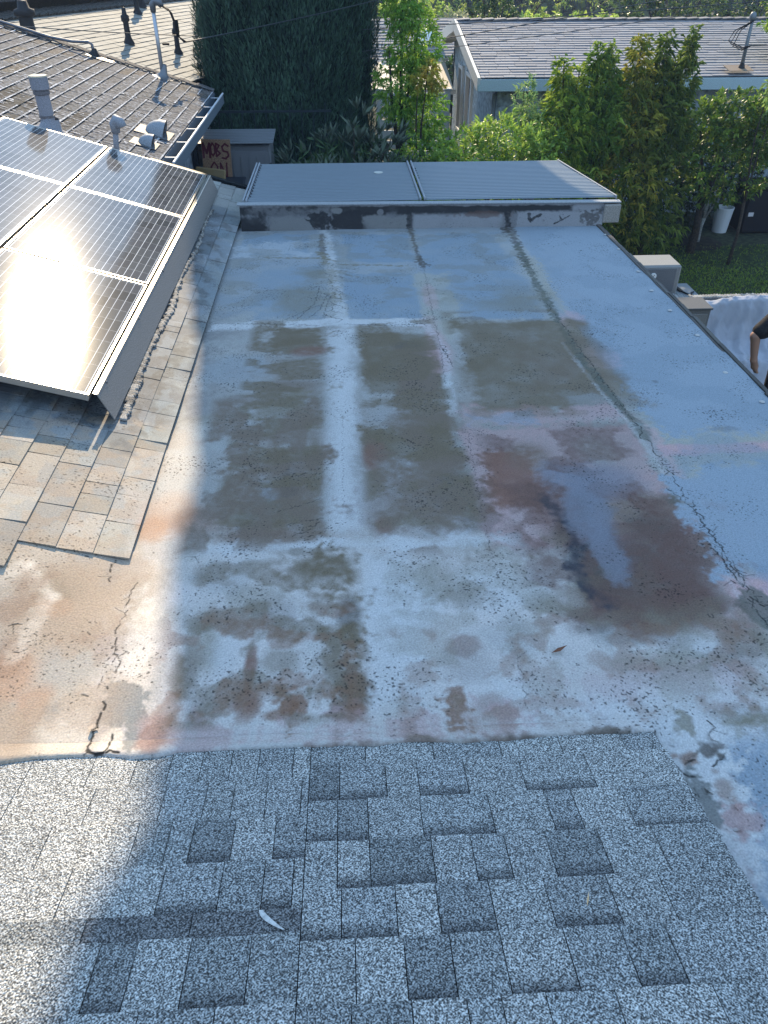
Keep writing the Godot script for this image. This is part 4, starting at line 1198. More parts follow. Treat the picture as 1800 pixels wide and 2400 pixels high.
func solar() -> void:
	var a := atan(SLOPE)
	var uu := Vector3(-cos(a), sin(a), 0)
	var n := Vector3(sin(a), cos(a), 0)
	var o := Vector3(XL, 2.25, 0)
	# cell print: 6 columns up the slope by 10 along the eave, two busbars a cell
	var im := Image.create_empty(820, 1400, false, Image.FORMAT_RGB8)
	im.fill(L(0.10, 0.105, 0.11))
	var r2 := RandomNumberGenerator.new()
	r2.seed = 6
	for i in 6:
		for j in 10:
			var k := r2.randf_range(0.8, 1.25)
			im.fill_rect(Rect2i(14 + i * 132, 14 + j * 137, 130, 135), L(0.070 * k, 0.075 * k, 0.082 * k))
	var silver := L(0.80, 0.80, 0.80)
	for i in 7: im.fill_rect(Rect2i(12 + i * 132, 8, 3, 1384), silver)
	for i in 6:
		for q in [42, 88]: im.fill_rect(Rect2i(14 + i * 132 + q, 8, 3, 1384), L(0.62, 0.62, 0.63))
	for j in 11: im.fill_rect(Rect2i(8, 12 + j * 137, 804, 2), L(0.45, 0.45, 0.45))
	var cells := mat(1, 1, 1, 0.08)
	cells.albedo_texture = ImageTexture.create_from_image(im)
	cells.metallic_specular = 0.5
	relief(cells, noise_tex(1024, 0.19, 2, 0.0, 1.0, 1.0, 42), 0.003)
	var spots := [[0.385, 1.225, 3.28, 4.70, "solar panel nearest the camera, the sun flaring on its glass"], [0.385, 1.225, 4.725, 6.125, "middle solar panel of the three along the grey metal skirt"],
		[0.385, 1.225, 6.15, 7.45, "solar panel at the far end of the grey metal skirt"], [1.245, 2.10, 6.15, 7.45, "solar panel in front of the thick capped vent pipe, upper row"], [1.245, 2.10, 4.725, 6.125, "solar panel at the left picture edge, upper row, cut off by the frame"]]
	for s in spots:
		var at: Vector3 = o + uu * float(s[0]) + n * 0.14 + Vector3(0, 0, -float(s[2]))
		var t := thing("solar_panel", s[4], "solar panel", at, "solar panels on the left roof slope")
		var b := Mb.new()
		var P := func(u: float, z: float, y: float) -> Vector3: return o + uu * u + n * (0.14 + y) + Vector3(0, 0, -z)
		b.quad_uv(P.call(s[0] + 0.012, s[2] + 0.012, 0), P.call(s[1] - 0.012, s[2] + 0.012, 0), P.call(s[1] - 0.012, s[3] - 0.012, 0), P.call(s[0] + 0.012, s[3] - 0.012, 0))
		put(b.mesh(), "cell_sheet", cells, t)
		b = Mb.new()
		b.quad(P.call(s[0] + 0.012, s[2] + 0.012, -0.006), P.call(s[1] - 0.012, s[2] + 0.012, -0.006), P.call(s[1] - 0.012, s[3] - 0.012, -0.006), P.call(s[0] + 0.012, s[3] - 0.012, -0.006))
		b.col = Color(0.5, 0.5, 0.5)
		put(b.mesh(), "backing_sheet", M.plastic, t)
		b = Mb.new()
		b.col = Color(0.86, 0.82, 0.74)
		var bas := Basis(uu, n, Vector3(0, 0, 1))
		var mz: float = -(s[2] + s[3]) * 0.5
		var mu: float = (s[0] + s[1]) * 0.5
		for e in [0, 1]:
			b.box(o + uu * (s[e] + (0.0075 if e == 0 else -0.0075)) + n * 0.1255 + Vector3(0, 0, mz), Vector3(0.015, 0.035, s[3] - s[2]), 0.002, bas)
			b.box(o + uu * mu + n * 0.1257 + Vector3(0, 0, -s[2 + e] + (-0.0075 if e == 0 else 0.0075)), Vector3(s[1] - s[0] - 0.03, 0.0345, 0.015), 0.002, bas)
		put(b.mesh(), "frame", M.frame, t)
	# rails under the array
	for u in [0.55, 1.05, 1.5, 1.9]:
		var t := thing("mounting_rail", "%s mounting rail hidden under the solar panels" % {0.55: "lowest aluminium", 1.05: "second lowest aluminium", 1.5: "second highest aluminium", 1.9: "highest aluminium"}[u], "rail", o + uu * u + Vector3(0, 0, -5.3), "rails under the solar panels")
		var b := Mb.new()
		var z0 := -3.36 if u < 1.2 else -4.8
		b.bar(o + uu * u + n * 0.085 + Vector3(0, 0, z0), o + uu * u + n * 0.085 + Vector3(0, 0, -7.62 if u == 1.5 else -7.4), 0.04, 0.04)
		for q in 3: b.box(o + uu * u + n * 0.035 + Vector3(0, 0, z0 - 0.3 - q * 1.2), Vector3(0.06, 0.08, 0.08), 0.0, Basis(uu, n, Vector3(0, 0, 1)))
		put(b.mesh(), "rail", M.metal, t)
	# the skirt
	var t := thing("array_skirt", "long bent grey metal skirt closing the low edge of the solar panels", "skirt", Vector3(-1.2, 2.35, -5.3))
	var b := Mb.new()
	b.col = Color(0.80, 0.76, 0.72)
	var s0 := o + uu * 0.352 + n * 0.142
	var s1 := o + uu * 0.262 + n * 0.028
	var z0 := Vector3(0, 0, -3.30)
	var z1 := Vector3(0, 0, -7.47)
	b.quad(s0 + z0, s1 + z0, s1 + z1, s0 + z1)
	var off := Vector3(-0.004, -0.003, 0)
	b.quad(s0 + off + z0, s1 + off + z0, s1 + off + z1, s0 + off + z1)
	b.quad(s0 + z0, s0 + off + z0, s1 + off + z0, s1 + z0)
	put(b.mesh(), "face_plate", M.dull_metal, t)
	b = Mb.new()
	b.col = Color(0.95, 0.90, 0.80)
	b.quad(s0 + z0, s0 + z1, s0 + uu * 0.022 + z1 + n * 0.001, s0 + uu * 0.022 + z0 + n * 0.001)
	b.bar(s0 + z0 - uu * 0.0005, s0 + z1 - uu * 0.0005, 0.006, 0.006)
	put(b.mesh(), "top_flange", M.frame, t)
	for q in 6:
		b = Mb.new()
		b.col = Color(0.3, 0.3, 0.3)
		b.lathe(s0.lerp(s1, 0.08) + Vector3(0.003, 0, -3.45 - q * 0.78), [Vector2(0.0, 0.004), Vector2(0.006, 0.003), Vector2(0.008, 0.0)], 8, Basis(Vector3.BACK, -PI / 2.6))
		put(b.mesh(), "screw", M.metal, t)

func slope_frame() -> Basis:
	var a := atan(SLOPE)
	return Basis(Vector3(cos(a), -sin(a), 0), Vector3(sin(a), cos(a), 0), Vector3(0, 0, 1))

func on_slope(x: float, z: float) -> Vector3: return Vector3(x, roof_y(x) + 0.012, z)

func roof_fittings() -> void:
	var bs := slope_frame()
	# thick vent pipe
	var at := on_slope(-2.63, -7.9)
	var t := thing("vent_pipe", "thick painted grey vent pipe with a wide cap behind the solar panels", "vent pipe", at)
	var b := Mb.new()
	b.col = Color(0.36, 0.36, 0.40)
	b.lathe(at, [Vector2(0.062, 0.05), Vector2(0.060, 0.34)], 20)
	put(b.mesh(true), "pipe", M.paint, t)
	b = Mb.new()
	b.col = Color(0.34, 0.34, 0.38)
	b.lathe(at, [Vector2(0.0, 0.455), Vector2(0.072, 0.45), Vector2(0.078, 0.435), Vector2(0.078, 0.345), Vector2(0.07, 0.34), Vector2(0.062, 0.338)], 20)
	b.col = Color(0.6, 0.54, 0.42)
	b.lathe(at, [Vector2(0.0, 0.458), Vector2(0.076, 0.452), Vector2(0.080, 0.440)], 20)
	var cp := put(b.mesh(), "cap", M.paint, t)
	b = Mb.new()
	b.col = Color(0.20, 0.19, 0.20)
	b.lathe(at, [Vector2(0.064, 0.30), Vector2(0.071, 0.305), Vector2(0.071, 0.33), Vector2(0.064, 0.335)], 20)
	put(b.mesh(), "collar", M.paint, t)
	b = Mb.new()
	b.col = Color(0.20, 0.19, 0.20)
	b.lathe(at, [Vector2(0.063, 0.118), Vector2(0.068, 0.12), Vector2(0.068, 0.135), Vector2(0.063, 0.138)], 20)
	put(b.mesh(), "collar", M.paint, t)
	b = Mb.new()
	b.col = Color(0.33, 0.34, 0.38)
	b.lathe(at, [Vector2(0.066, 0.12), Vector2(0.10, 0.03), Vector2(0.15, 0.008), Vector2(0.17, 0.0)], 20, bs)
	put(b.mesh(true), "flashing", M.paint, t)
	# gooseneck vent
	at = on_slope(-2.0, -7.62)
	t = thing("gooseneck_vent", "thin grey vent pipe with round elbow head at the far corner of the panels", "vent pipe", at)
	b = Mb.new()
	b.col = Color(0.36, 0.37, 0.41)
	b.tube([at, at + Vector3(0.01, 0.13, 0), at + Vector3(0.03, 0.25, 0)], [0.026, 0.024, 0.024], 12)
	put(b.mesh(true), "pipe", M.paint, t)
	b = Mb.new()
	b.col = Color(0.36, 0.38, 0.42)
	b.tube([at + Vector3(0.03, 0.22, 0), at + Vector3(0.03, 0.29, 0.0), at + Vector3(0.055, 0.325, 0.01), at + Vector3(0.085, 0.31, 0.025), at + Vector3(0.10, 0.27, 0.03)], [0.036, 0.046, 0.048, 0.046, 0.042], 12)
	put(b.mesh(true), "elbow_head", M.paint, t)
	b = Mb.new()
	b.col = Color(0.18, 0.18, 0.2)
	b.lathe(at, [Vector2(0.03, 0.05), Vector2(0.05, 0.01), Vector2(0.09, 0.0)], 14, bs)
	put(b.mesh(true), "flashing", M.paint, t)
	# two hood vents
	for q in [[-1.90, -8.95, 1.0, "larger grey half dome hood vent near the gutter"], [-1.90, -8.42, 0.72, "smaller grey half dome hood vent nearer the panels"]]:
		at = on_slope(q[0], q[1])
		t = thing("hood_vent", q[3], "roof vent", at, "hood vents by the gutter")
		var s: float = q[2]
		b = Mb.new()
		b.col = Color(0.34, 0.37, 0.41)
		for i in 8:
			for j in 5:
				var f := func(ii: float, jj: float) -> Vector3:
					var th := PI * ii / 8.0
					var ph := PI * 0.5 * jj / 5.0
					return at + bs * (Vector3(-0.14 * sin(ph) * 1.4 + 0.08, 0.15 * cos(ph) * sin(th), 0.13 * cos(ph) * cos(th)) * s)
				b.quad(f.call(i, j), f.call(i + 1, j), f.call(i + 1, j + 1), f.call(i, j + 1))
		put(b.mesh(true), "hood", M.paint, t)
		b = Mb.new()
		b.col = Color(0.13, 0.135, 0.145)
		b.box(at + bs * Vector3(-0.02, 0.004, 0), Vector3(0.36, 0.008, 0.36) * s, 0.002, bs)
		put(b.mesh(), "base_plate", M.paint, t)
		b = Mb.new()
		b.col = Color(0.03, 0.03, 0.035)
		b.box(at + bs * (Vector3(0.066, 0.05, 0) * s), Vector3(0.008, 0.085, 0.17) * s, 0.0, bs)
		put(b.mesh(), "mesh_screen", M.paint, t)
	# service mast
	at = on_slope(-2.34, -12.0)
	t = thing("service_mast", "tall galvanised electric service mast on the rake of the left roof", "mast", at)
	b = Mb.new()
	b.col = Color(0.75, 0.78, 0.82)
	b.tube([at, at + Vector3(0.0, 0.77, 0.0)], [0.024], 12)
	put(b.mesh(true), "pole", M.metal, t)
	b = Mb.new()
	b.col = Color(0.6, 0.63, 0.67)
	b.lathe(at, [Vector2(0.026, 0.16), Vector2(0.05, 0.05), Vector2(0.11, 0.005), Vector2(0.14, 0.0)], 14, bs)
	put(b.mesh(true), "flashing", M.dull_metal, t)
	b = Mb.new()
	b.col = Color(0.55, 0.58, 0.62)
	b.tube([at + Vector3(0, 0.74, 0), at + Vector3(0.0, 0.82, 0), at + Vector3(0.03, 0.86, 0), at + Vector3(0.09, 0.845, 0), at + Vector3(0.12, 0.80, 0)], [0.034, 0.042, 0.046, 0.044, 0.03], 12)
	put(b.mesh(true), "weatherhead", M.dull_metal, t)
	b = Mb.new()
	b.col = Color(0.03, 0.03, 0.035)
	for k in 4:
		var w := 0.012 * k
		b.tube([at + Vector3(0.1, 0.82, 0.01 * k), at + Vector3(0.2 + w, 0.77 - w, 0.01 * k), at + Vector3(0.25 + w, 0.62 - w * 2, 0.02), at + Vector3(0.26 + w, 0.5 - w, 0.03), at + Vector3(0.34 + w, 0.41, 0.02), at + Vector3(0.45, 0.42, 0.0)], [0.007], 6)
	b.box(at + Vector3(0.275, 0.58, 0.02), Vector3(0.05, 0.16, 0.05), 0.012)
	b.box(at + Vector3(0.1, 0.385, 0.0), Vector3(0.09, 0.025, 0.03), 0.005)
	put(b.mesh(), "drip_loop", M.rubber, t)
	# conduit on the rake with its boot
	at = on_slope(-3.2, -12.0)
	t = thing("conduit", "thin metal conduit running along the rake into a black roof boot", "conduit", at)
	b = Mb.new()
	b.col = Color(0.55, 0.55, 0.6)
	b.tube([on_slope(-5.2, -12.1) + Vector3(0, 0.05, 0), on_slope(-3.75, -12.1) + Vector3(0, 0.045, 0), on_slope(-3.45, -12.02) + Vector3(0.0, 0.09, 0), at + Vector3(-0.04, 0.16, 0), at + Vector3(0.0, 0.13, 0), at + Vector3(0.0, 0.0, 0)], [0.018], 10)
	put(b.mesh(true), "pipe", M.dull_metal, t)
	b = Mb.new()
	b.col = Color(1, 1, 1)
	b.lathe(at, [Vector2(0.02, 0.09), Vector2(0.045, 0.05), Vector2(0.09, 0.01), Vector2(0.10, 0.0)], 12, bs)
	put(b.mesh(true), "boot", M.rubber, t)
	b = Mb.new()
	b.col = Color(0.5, 0.47, 0.42)
	b.box(at + bs * Vector3(0.09, 0.008, 0), Vector3(0.34, 0.006, 0.3), 0.0, bs)
	put(b.mesh(), "flashing", M.dull_metal, t)

func cover() -> void:
	var t := thing("patio_cover", "corrugated blue grey metal patio cover beyond the flat roof's tarred kerb", "patio cover", Vector3(0.7, 0, -7.4))
	# kerb: its face toward the flat roof is painted white with black tar
	var p := Painter.new(-0.85, 0.0, 2.25, 0.24, 160.0, C.coatgrey)
	p.rect(-0.9, -0.05, 2.3, 0.1, C.tar, 0.93, 0.03, 0.05)
	p.rect(-0.8, 0.0, -0.1, 0.12, C.coatgrey, 0.7, 0.06, 0.14)
	p.rect(-0.9, 0.06, -0.63, 0.3, C.tar, 0.9, 0.05, 0.1)
	p.rect(-0.6, 0.1, -0.22, 0.3, C.base, 0.8, 0.02, 0.05)
	p.blob(0.12, 0.15, 0.22, 0.09, 0, C.tar, 0.98, 0.2, 0.5)
	p.blob(-0.17, 0.13, 0.1, 0.07, 0, C.tar, 0.9, 0.2, 0.9)
	p.rect(0.18, 0.11, 0.57, 0.3, C.base, 0.94, 0.02, 0.04)
	p.blob(0.33, 0.07, 0.03, 0.035, 0, C.coatgrey, 0.9, 0.3, 0.4)
	p.blob(-0.04, 0.05, 0.05, 0.03, 0, C.base, 0.9, 0.3, 0.5)
	p.line([0.585, 0.05, 0.575, 0.25], 0.05, C.tar, 0.95, 0.2, 0.4)
	p.rect(0.62, 0.1, 1.38, 0.3, C.white, 0.9, 0.03, 0.03)
	p.blob(1.2, 0.1, 0.2, 0.03, 0, C.redbrown, 0.6, 0.4, 1.0)
	p.line([1.42, 0.1, 1.43, 0.25], 0.06, C.tar, 0.95, 0.2, 0.4)
	p.rect(1.5, 0.075, 2.3, 0.3, C.white, 0.95, 0.015, 0.02)
	p.rect(1.98, -0.1, 2.3, 0.08, C.white, 0.9, 0.05, 0.06)
	p.line([1.6, 0.1, 1.62, 0.17, 1.7, 0.11], 0.02, C.tar, 0.95, 0.2, 0.8)
	p.line([1.83, 0.2, 1.9, 0.16, 1.96, 0.12], 0.012, C.tar, 0.95, 0.2, 0.4)
	p.line([1.89, 0.16, 1.87, 0.12], 0.01, C.tar, 0.95, 0.2, 0.4)
	p.blob(2.12, 0.12, 0.07, 0.05, 0, C.dark, 0.7, 0.4, 2.6)
	p.rect(-0.9, -0.1, 2.3, 0.012, C.white, 0.9, 0.01, 0.015)
	var tx := p.finish(0.5)
	var m := StandardMaterial3D.new()
	m.albedo_texture = tx[0]
	m.albedo_color = Color(0.74, 0.75, 0.77)
	m.roughness = 0.6
	m.texture_repeat = false
	relief(m, tx[1], 0.4)
	var b := Mb.new()
	b.quad_uv(Vector3(-0.84, 2.425, -6.69), Vector3(2.22, 2.405, -6.69), Vector3(2.22, flat_y(-6.7) - 0.01, -6.66), Vector3(-0.84, flat_y(-6.7) - 0.01, -6.66))
	put(b.mesh(), "kerb_face", m, t)
	b = Mb.new()
	b.col = Color(0.30, 0.31, 0.33)
	b.box(Vector3(0.69, 2.30, -6.77), Vector3(3.05, 0.2, 0.14))
	put(b.mesh(), "kerb", M.paint, t)
	b = Mb.new()
	b.col = Color(0.38, 0.40, 0.42)
	b.bar(Vector3(-0.86, 2.435, -6.71), Vector3(2.36, 2.415, -6.71), 0.075, 0.012, 0.003)
	put(b.mesh(), "kerb_flashing", M.paint, t)
	b = Mb.new()
	b.col = Color(0.40, 0.37, 0.33)
	b.box(Vector3(2.29, 2.325, -6.74), Vector3(0.14, 0.15, 0.16), 0.006)
	put(b.mesh(), "gutter_end", M.paint, t)
	# ribbed panels; the ribs run across
	var yf := func(z: float) -> float: return 2.435 + (z + 6.72) * 0.016
	for q in [[-0.80, 0.655, "roof_panel"], [0.715, 2.33, "roof_panel"]]:
		b = Mb.new()
		b.col = Color(0.19, 0.22, 0.25)
		var z := -6.76
		var prev := Vector2(z, 0.0)
		for k in 27:
			for e in [Vector2(-0.016, 0.0), Vector2(-0.024, 0.011), Vector2(-0.044, 0.011), Vector2(-0.053, 0.0)]:
				var cur := Vector2(z + e.x, e.y)
				var xa: float = q[0]
				var xb: float = q[1] - (0.0 if q[0] < 0 else 0.16 * ramp(-6.7, -8.2, prev.x) )
				b.quad(Vector3(xa, yf.call(prev.x) + prev.y, prev.x), Vector3(xb, yf.call(prev.x) + prev.y, prev.x), Vector3(xb, yf.call(cur.x) + cur.y, cur.x), Vector3(xa, yf.call(cur.x) + cur.y, cur.x))
				prev = cur
			z -= 0.053
		put(b.mesh(), q[2], M.cover_metal, t)
	for x in [-0.80, 0.685, 2.25]:
		b = Mb.new()
		b.col = Color(0.36, 0.39, 0.43)
		for e in [-0.018, 0.018]:
			if x < 0: b.bar(Vector3(x + e * 0.7, yf.call(-6.75) + 0.012, -6.75), Vector3(x + e * 0.7, yf.call(-8.2) + 0.012, -8.2), 0.014, 0.022, 0.003)
			elif x < 1: b.bar(Vector3(x + e, yf.call(-6.75) + 0.012, -6.75), Vector3(x + e, yf.call(-8.2) + 0.012, -8.2), 0.016, 0.024, 0.003)
		if x > 2: b.bar(Vector3(2.335, yf.call(-6.75) + 0.004, -6.75), Vector3(2.175, yf.call(-8.2) + 0.004, -8.2), 0.012, 0.03, 0.003)
		var strip := put(b.mesh(), "seam_strip", M.paint, t)
		b = Mb.new()
		b.col = Color(0.03, 0.035, 0.04)
		if x < 1:
			for k in 26:
				var z := -6.85 - k * 0.05
				if x > 0 and (k < 12 or k > 21): continue
				b.box(Vector3(x + 0.034 * (1 if k % 2 else 0.6), yf.call(z) + 0.0135, z), Vector3(0.014, 0.004, 0.018))
			put(b.mesh(), "vent_slots", M.paint, strip)
	b = Mb.new()
	b.col = Color(0.35, 0.36, 0.37)
	b.box(Vector3(0.7, 2.36, -8.17), Vector3(2.95, 0.07, 0.05))
	for x in [-0.5, 1.9]: b.box(Vector3(x, 1.16, -8.1), Vector3(0.09, 2.32, 0.09), 0.006)
	put(b.mesh(), "posts", M.paint, t)
	# the small sun-bleached scuff on the left sheet
	b = Mb.new()
	b.col = Color(0.66, 0.66, 0.6)
	b.lathe(Vector3(0.36, yf.call(-7.75) + 0.0125, -7.75), [Vector2(0.0, 0.006), Vector2(0.03, 0.004), Vector2(0.045, 0.0)], 9)
	put(b.mesh(), "dropping", M.paint, t)
	# leaf: dead leaf blown on the flat roof
	for q in [[0.66, -1.78, 0.4, "curled brown dead leaf lying on the pale stained coating"], [0.50, -0.84, 1.2, "thin straw coloured splinter lying across the grey shingles"]]:
		var lf := Leaves.new()
		var at := Vector3(q[0], flat_y(q[1]) + 0.016 + (0.19 if q[1] > -1.4 else 0.0), q[1])
		lf.leaf(at, Vector3(cos(q[2]), 0.03, -sin(q[2])), Vector3.UP, 0.065 if q[2] < 1 else 0.035, 0.016 if q[2] < 1 else 0.005, Color(0.16, 0.07, 0.04) if q[2] < 1 else Color(0.6, 0.4, 0.22), -0.1)
		tag(put(lf.mesh(), "dead_leaf" if q[2] < 1 else "splinter", M.dull_leaf, null), q[3], "leaf" if q[2] < 1 else "splinter")

func shingle_rows(o: Vector3, ux: Vector3, uu: Vector3, n: Vector3, length: float, rows: int, ex: float, col: Color, m: Material, parent: Node3D, singles: int, lo: float, hi: float, h: float, trim: Callable) -> void:
	var rest := Mb.new()
	var made := 0
	for r in rows:
		var x := rng.randf_range(-hi, 0.0)
		while x < length:
			var x1 := x + rng.randf_range(lo, hi)
			var a := maxf(x, trim.call(r * ex).x)
			var e := minf(x1, trim.call(r * ex).y)
			x = x1
			if e - a < 0.03: continue
			var k := rng.randf_range(0.86, 1.12)
			var sb := Mb.new() if made < singles else rest
			slab(sb, o, ux, uu, n, a + 0.003, e - 0.003, r * ex + rng.randf_range(-0.006, 0.006), r * ex + ex + 0.022, h * rng.randf_range(0.7, 1.2), Color(col.r * k, col.g * k, col.b * k), 0.0, col)
			if made < singles: put(sb.mesh(), "shingle", m, parent)
			made += 1
	if made > singles: stuff(put(rest.mesh(), "far_shingles", m, parent))

func far_houses() -> void:
	# the pale blue house across the yard
	var t := thing("neighbour_house", "pale blue gabled house with grey shingle roof behind the fruit trees", "house", Vector3(6.0, 0, -17.9))
	var wallc := Color(0.50, 0.60, 0.66)
	var b := Mb.new()
	b.col = wallc
	# walls with window openings left in the gable end
	b.box(Vector3(6.6, 1.06, -15.05), Vector3(7.7, 2.16, 0.2))
	b.box(Vector3(6.6, 1.06, -20.75), Vector3(7.7, 2.16, 0.2))
	b.box(Vector3(10.35, 1.06, -17.9), Vector3(0.2, 2.16, 5.5))
	var g := func(z: float, y: float, x := 2.75) -> Vector3: return Vector3(x, y, z)
	var yy := func(z: float) -> float: return 2.80 - absf(z + 17.9) * 0.174
	for q in [[-20.85, -19.55, 0.0, 3.0], [-19.55, -18.95, 0.0, 0.7], [-18.95, -18.35, 0.0, 3.0], [-18.35, -17.6, 0.0, 0.1], [-17.6, -14.95, 0.0, 3.0], [-19.55, -18.95, 1.95, 3.0], [-18.35, -17.6, 1.95, 3.0]]:
		var ya: float = minf(q[3], yy.call(q[0]))
		var yb: float = minf(q[3], yy.call(q[1]))
		b.quad(g.call(q[0], q[2]), g.call(q[1], q[2]), g.call(q[1], yb), g.call(q[0], ya))
		if q[0] < -17.9 and q[1] > -17.9: b.tri(g.call(q[0], ya), g.call(q[1], yb), g.call(-17.9, yy.call(-17.9)))
	b.tri(g.call(-18.35, yy.call(-18.35)), g.call(-17.9, yy.call(-17.9)), g.call(-17.6, yy.call(-17.6)))
	put(b.mesh(), "wall", M.stucco, t)
	for q in [[-19.55, -18.95, 0.7, 1.95, "window", Color(0.75, 0.78, 0.78)], [-18.35, -17.6, 0.1, 1.95, "door", Color(0.75, 0.78, 0.78)]]:
		b = Mb.new()
		b.col = q[5]
		for z in [q[0], q[1]]: b.box(Vector3(2.74, (q[2] + q[3]) * 0.5, z), Vector3(0.09, q[3] - q[2] + 0.1, 0.07))
		for y in [q[2], q[3]]: b.box(Vector3(2.738, y, (q[0] + q[1]) * 0.5), Vector3(0.088, 0.07, q[1] - q[0]))
		if q[4] == "window": b.box(Vector3(2.75, 1.35, -19.22), Vector3(0.05, 1.2, 0.05))
		var wn := put(b.mesh(), q[4], M.paint, t)
		b = Mb.new()
		b.col = Color(0.09, 0.02, 0.02) if q[4] == "door" else Color(1, 1, 1)
		b.box(Vector3(2.79, (q[2] + q[3]) * 0.5, (q[0] + q[1]) * 0.5), Vector3(0.03, q[3] - q[2], q[1] - q[0]))
		put(b.mesh(), "pane" if q[4] == "window" else "door_leaf", M.glass if q[4] == "window" else M.paint, wn)
	for q in [[4.62, 0.62], [7.6, 0.9]]:
		b = Mb.new()
		b.col = Color(0.62, 0.66, 0.66)
		for e in [-1, 1]:
			b.box(Vector3(q[0] + e * q[1] * 0.5, 1.35, -14.93), Vector3(0.06, 1.0, 0.07))
			b.box(Vector3(q[0], 1.35 + e * 0.5, -14.93), Vector3(q[1], 0.06, 0.068))
		var wn := put(b.mesh(), "window", M.paint, t)
		b = Mb.new()
		b.box(Vector3(q[0], 1.35, -14.94), Vector3(q[1] - 0.06, 0.94, 0.02))
		put(b.mesh(), "pane", M.glass, wn)
	b = Mb.new()
	b.col = Color(0.12, 0.12, 0.13)
	var a := atan2(0.58, 3.3)
	var uu := Vector3(0, sin(a), -cos(a))
	var n := Vector3(0, cos(a), sin(a))
	b.box(Vector3(6.7, 2.57, -16.25), Vector3(8.6, 0.05, 3.36), 0.0, Basis(Vector3.RIGHT, n, -uu))
	b.box(Vector3(6.7, 2.57, -19.55), Vector3(8.6, 0.05, 3.36), 0.0, Basis(Vector3.RIGHT, Vector3(0, cos(a), -sin(a)), Vector3(0, -sin(a), -cos(a))))
	var roof := put(b.mesh(), "roof", M.deck, t)
	shingle_rows(Vector3(2.40, 2.325, -14.58), Vector3.RIGHT, uu, n, 8.6, 24, 0.14, Color(0.33, 0.34, 0.37), M.shake, roof, 130, 0.16, 0.42, 0.017, func(_u: float) -> Vector2: return Vector2(0.0, 8.6))
	for k in 36:
		b = Mb.new()
		b.col = Color(0.24, 0.24, 0.25) * rng.randf_range(0.7, 1.2)
		b.box(Vector3(2.5 + k * 0.24, 2.925, -17.9), Vector3(0.27, 0.018, 0.26), 0.0, Basis(Vector3.BACK, 0.07))
		put(b.mesh(), "ridge_cap", M.shake, t)
	b = Mb.new()
	b.col = Color(0.52, 0.66, 0.70)
	b.box(Vector3(6.7, 2.22, -14.57), Vector3(8.7, 0.18, 0.04), 0.005)
	put(b.mesh(), "fascia", M.paint, t)
	b = Mb.new()
	b.col = Color(0.80, 0.82, 0.80)
	b.bar(Vector3(2.36, 2.24, -14.55), Vector3(2.36, 2.83, -17.9), 0.05, 0.2)
	b.bar(Vector3(2.36, 2.83, -17.9), Vector3(2.36, 2.24, -21.25), 0.05, 0.2)
	put(b.mesh(), "barge_board", M.paint, t)
	b = Mb.new()
	b.col = Color(0.72, 0.70, 0.64)
	b.bar(Vector3(2.55, 2.22, -14.62), Vector3(2.55, 2.78, -17.9), 0.36, 0.02)
	b.bar(Vector3(2.55, 2.78, -17.9), Vector3(2.55, 2.22, -21.2), 0.36, 0.02)
	put(b.mesh(), "soffit", M.paint, t)
	b = Mb.new()
	b.col = Color(0.25, 0.28, 0.3)
	b.box(Vector3(2.70, 1.0, -14.90), Vector3(0.06, 2.1, 0.06), 0.01)
	put(b.mesh(), "downspout", M.paint, t)
	# its service mast
	var at := Vector3(6.87, 2.40, -14.72)
	t = thing("service_mast", "leaning grey service mast standing on the blue house's eave", "mast", at)
	b = Mb.new()
	b.col = Color(0.62, 0.68, 0.72)
	b.tube([at, at + Vector3(-0.01, 0.74, 0)], [0.03], 12)
	put(b.mesh(true), "pole", M.dull_metal, t)
	b = Mb.new()
	b.col = Color(0.6, 0.66, 0.7)
	b.lathe(at + Vector3(-0.01, 0.70, 0), [Vector2(0.035, 0.0), Vector2(0.055, 0.02), Vector2(0.055, 0.09), Vector2(0.035, 0.13), Vector2(0.0, 0.14)], 12)
	put(b.mesh(true), "weatherhead", M.dull_metal, t)
	b = Mb.new()
	b.col = Color(0.33, 0.25, 0.18)
	b.box(at + Vector3(-0.05, 0.03, 0.0), Vector3(0.42, 0.012, 0.3), 0.0, Basis(Vector3.RIGHT, n, -uu))
	b.col = Color(0.03, 0.03, 0.03)
	b.lathe(at + Vector3(0, 0.02, 0), [Vector2(0.032, 0.09), Vector2(0.06, 0.0)], 12)
	put(b.mesh(), "flashing", M.paint, t)
	b = Mb.new()
	b.col = Color(0.05, 0.055, 0.06)
	for k in 3: b.tube([at + Vector3(0, 0.72, 0.05), at + Vector3(-0.2 - 0.05 * k, 0.58, 0.08), at + Vector3(-0.28 - 0.05 * k, 0.36 + 0.04 * k, 0.1), at + Vector3(-0.1, 0.3 + 0.02 * k, 0.08), at + Vector3(0.05, 0.36, 0.05)], [0.008], 6)
	put(b.mesh(), "drip_loop", M.rubber, t)
	# white louvred fence and gate post, cream awning roof beyond it
	t = thing("white_fence", "white board fence with open gaps beside the blue house", "fence", Vector3(1.6, 0, -16.8))
	for k in 9:
		b = Mb.new()
		b.col = Color(0.78, 0.80, 0.80)
		b.box(Vector3(1.45, 0.12 + k * 0.19 + (0.05 if k == 8 else 0.0), -16.8), Vector3(1.3, 0.15 if k < 8 else 0.22, 0.03), 0.004)
		put(b.mesh(), "board", M.paint, t)
	for x in [0.8, 2.13]:
		b = Mb.new()
		b.col = Color(0.80, 0.81, 0.80)
		b.box(Vector3(x, 0.92, -16.8), Vector3(0.11, 1.84, 0.11), 0.008)
		b.box(Vector3(x, 1.86, -16.8), Vector3(0.15, 0.04, 0.15), 0.01)
		put(b.mesh(), "post", M.paint, t)
	t = thing("awning", "cream ribbed awning roof between the green tree and the blue house", "awning", Vector3(1.6, 0, -19.5))
	b = Mb.new()
